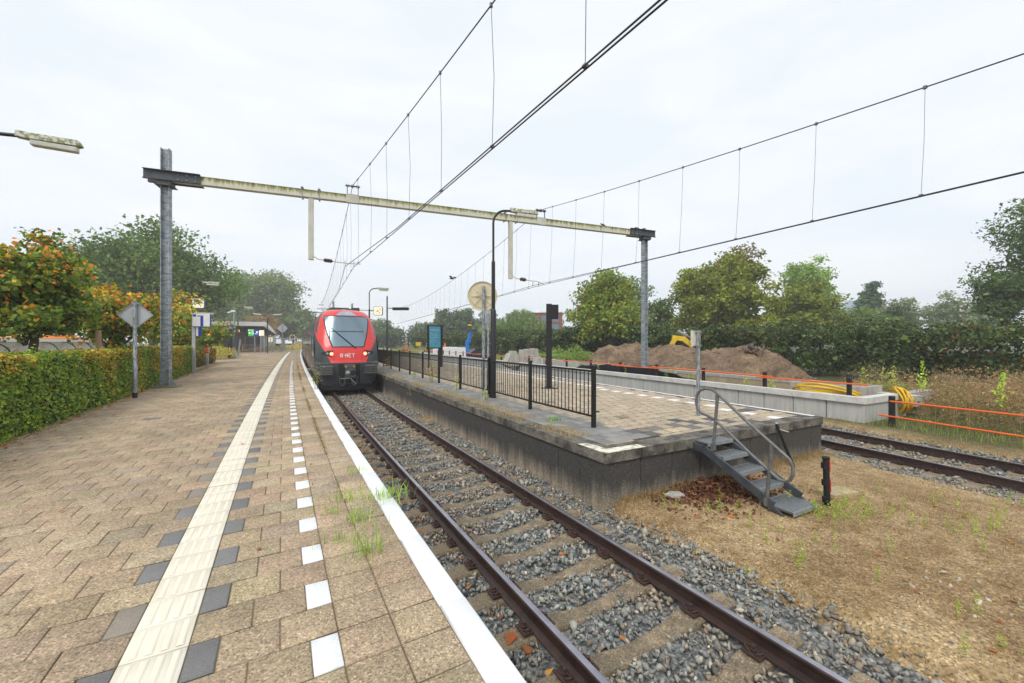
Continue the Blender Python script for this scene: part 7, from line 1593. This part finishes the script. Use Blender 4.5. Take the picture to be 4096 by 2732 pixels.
for u, Y, c_, lab in ((1624, 70, 'orange', 'orange marker post far along the wall right of the display pole'), (1780, 60, 'orange', 'orange marker post beside the white site container')):
    t = thing('marker_stake', lab, 'stake', ((u-2048)/F_*Y, Y, -.8)); mb = MB(); mb.box((0, 0, 1.2), (.22, .1, 2.2)); mb.build('stake', MT[c_], t, world=False)
# worker
def person(label, x, y, z, rz):
    t = thing('person', label, 'person', (x, y, z), rz); me = bpy.data.meshes.new('body'); J = [((0, 0, .95), .14), ((0, 0, 1.2), .16), ((0, 0, 1.42), .15), ((0, 0, 1.55), .06), ((0, -.03, 1.68), .10), ((.1, 0, .9), .10), ((.12, -.02, .5), .07), ((.12, .02, .06), .05), ((-.1, 0, .9), .10), ((-.12, -.02, .5), .07), ((-.12, .02, .06), .05), ((.2, 0, 1.4), .07), ((.27, -.05, 1.13), .05), ((.2, -.25, 1.02), .04), ((-.2, 0, 1.4), .07), ((-.27, -.05, 1.13), .05), ((-.2, -.25, 1.02), .04)]
    E = [(0, 1), (1, 2), (2, 3), (3, 4), (0, 5), (5, 6), (6, 7), (0, 8), (8, 9), (9, 10), (2, 11), (11, 12), (12, 13), (2, 14), (14, 15), (15, 16)]
    me.from_pydata([j[0] for j in J], E, []); o = bpy.data.objects.new('body', me); COL.objects.link(o); o.parent = t; o.modifiers.new('skin', 'SKIN')
    for i, j in enumerate(J): me.skin_vertices[0].data[i].radius = (j[1], j[1])
    me.skin_vertices[0].data[0].use_root = True
    s_ = o.modifiers.new('sub', 'SUBSURF'); s_.levels = 1; s_.render_levels = 1; me.materials.append(mat('workwear', (.10, .09, .10), rough=.8))
    mb = MB(); mb.lathe([(.16, 1.0), (.20, 1.1), (.21, 1.3), (.17, 1.48), (.09, 1.53)], n=12); mb.build('safety_vest', MT['orange'], t, world=False, smooth=True); mb = MB(); mb.lathe([(.17, 1.72), (.135, 1.73), (.12, 1.82), (.0, 1.87)], n=12); mb.build('helmet', MT['white'], t, world=False, smooth=True); return t
person('worker in an orange vest and white helmet on the far building site', -13.6, 64, -.35, .6)
# birds
def bird(label, c, rz, fly=False, s=1.0):
    t = thing('pigeon', label, 'pigeon', c, rz, 'pigeons'); m_ = MT['birdg']; mb = MB(); mb.lathe([(.004, -.17*s), (.035*s, -.10*s), (.062*s, 0), (.058*s, .06*s), (.035*s, .12*s), (.033*s, .15*s), (.03*s, .18*s), (.008*s, .215*s)], (0, 0, .07*s), (1, 0, .35 if not fly else .05), 10); mb.build('body', m_, t, world=False, smooth=True)
    if fly:
        for sg in (-1, 1): mb = MB(); mb.add([(.05*s, sg*.03*s, .09*s), (-.07*s, sg*.03*s, .09*s), (-.10*s, sg*.20*s, .20*s), (-.06*s, sg*.36*s, .14*s), (.03*s, sg*.22*s, .22*s)]+[(.05*s, sg*.03*s, .08*s), (-.07*s, sg*.03*s, .08*s), (-.10*s, sg*.20*s, .19*s), (-.06*s, sg*.36*s, .135*s), (.03*s, sg*.22*s, .21*s)], [(0, 1, 2, 3, 4), (9, 8, 7, 6, 5)]+[(i, (i+1) % 5, (i+1) % 5+5, i+5) for i in range(5)]); mb.build('wing', m_, t, world=False)
    else:
        mb = MB(); mb.cyl((.0, -.02*s, 0), (.0, -.02*s, .06*s), .006*s, 5); mb.cyl((0, .02*s, 0), (0, .02*s, .06*s), .006*s, 5); mb.build('leg', MT['rust'], t, world=False)
MT['birdg'] = mat('birdg', (.05, .055, .065), (.03, .033, .04), scale=20, rough=.6)
def onb(u, z): p = PA+PU*beam_x(u); return Vector((p.x, p.y, z))
bird('pigeon sitting on the portal beam left of the right mast', onb(2414, ZB+BH), math.pi+.3); bird('pigeon at the left end of the bracket on the right mast', onb(2552, ZB+.35), math.pi+.2); bird('pigeon at the foot of the right mast top, on the bracket', onb(2572, ZB+.35), .4)
bird('pigeon in flight below the wires above the railing', Vector((-2.6, 17.3, 4.42)), 2.6, True, .7)

# ================================================================== HAZE
hz = MB(); hz.box((0, 190, 24.0), (980, 640, 53)); hm = bpy.data.materials.new('haze'); hm.use_nodes = True; hn = hm.node_tree; hn.nodes.remove(hn.nodes['Principled BSDF']); pv = hn.nodes.new('ShaderNodeVolumePrincipled')
pv.inputs['Color'].default_value = (.96, .98, 1, 1); pv.inputs['Density'].default_value = .0011; pv.inputs['Anisotropy'].default_value = .1; hn.links.new(pv.outputs[0], hn.nodes['Material Output'].inputs['Volume'])
ho = hz.build('haze', hm); tag(ho, 'thin pale morning mist', kind='stuff')
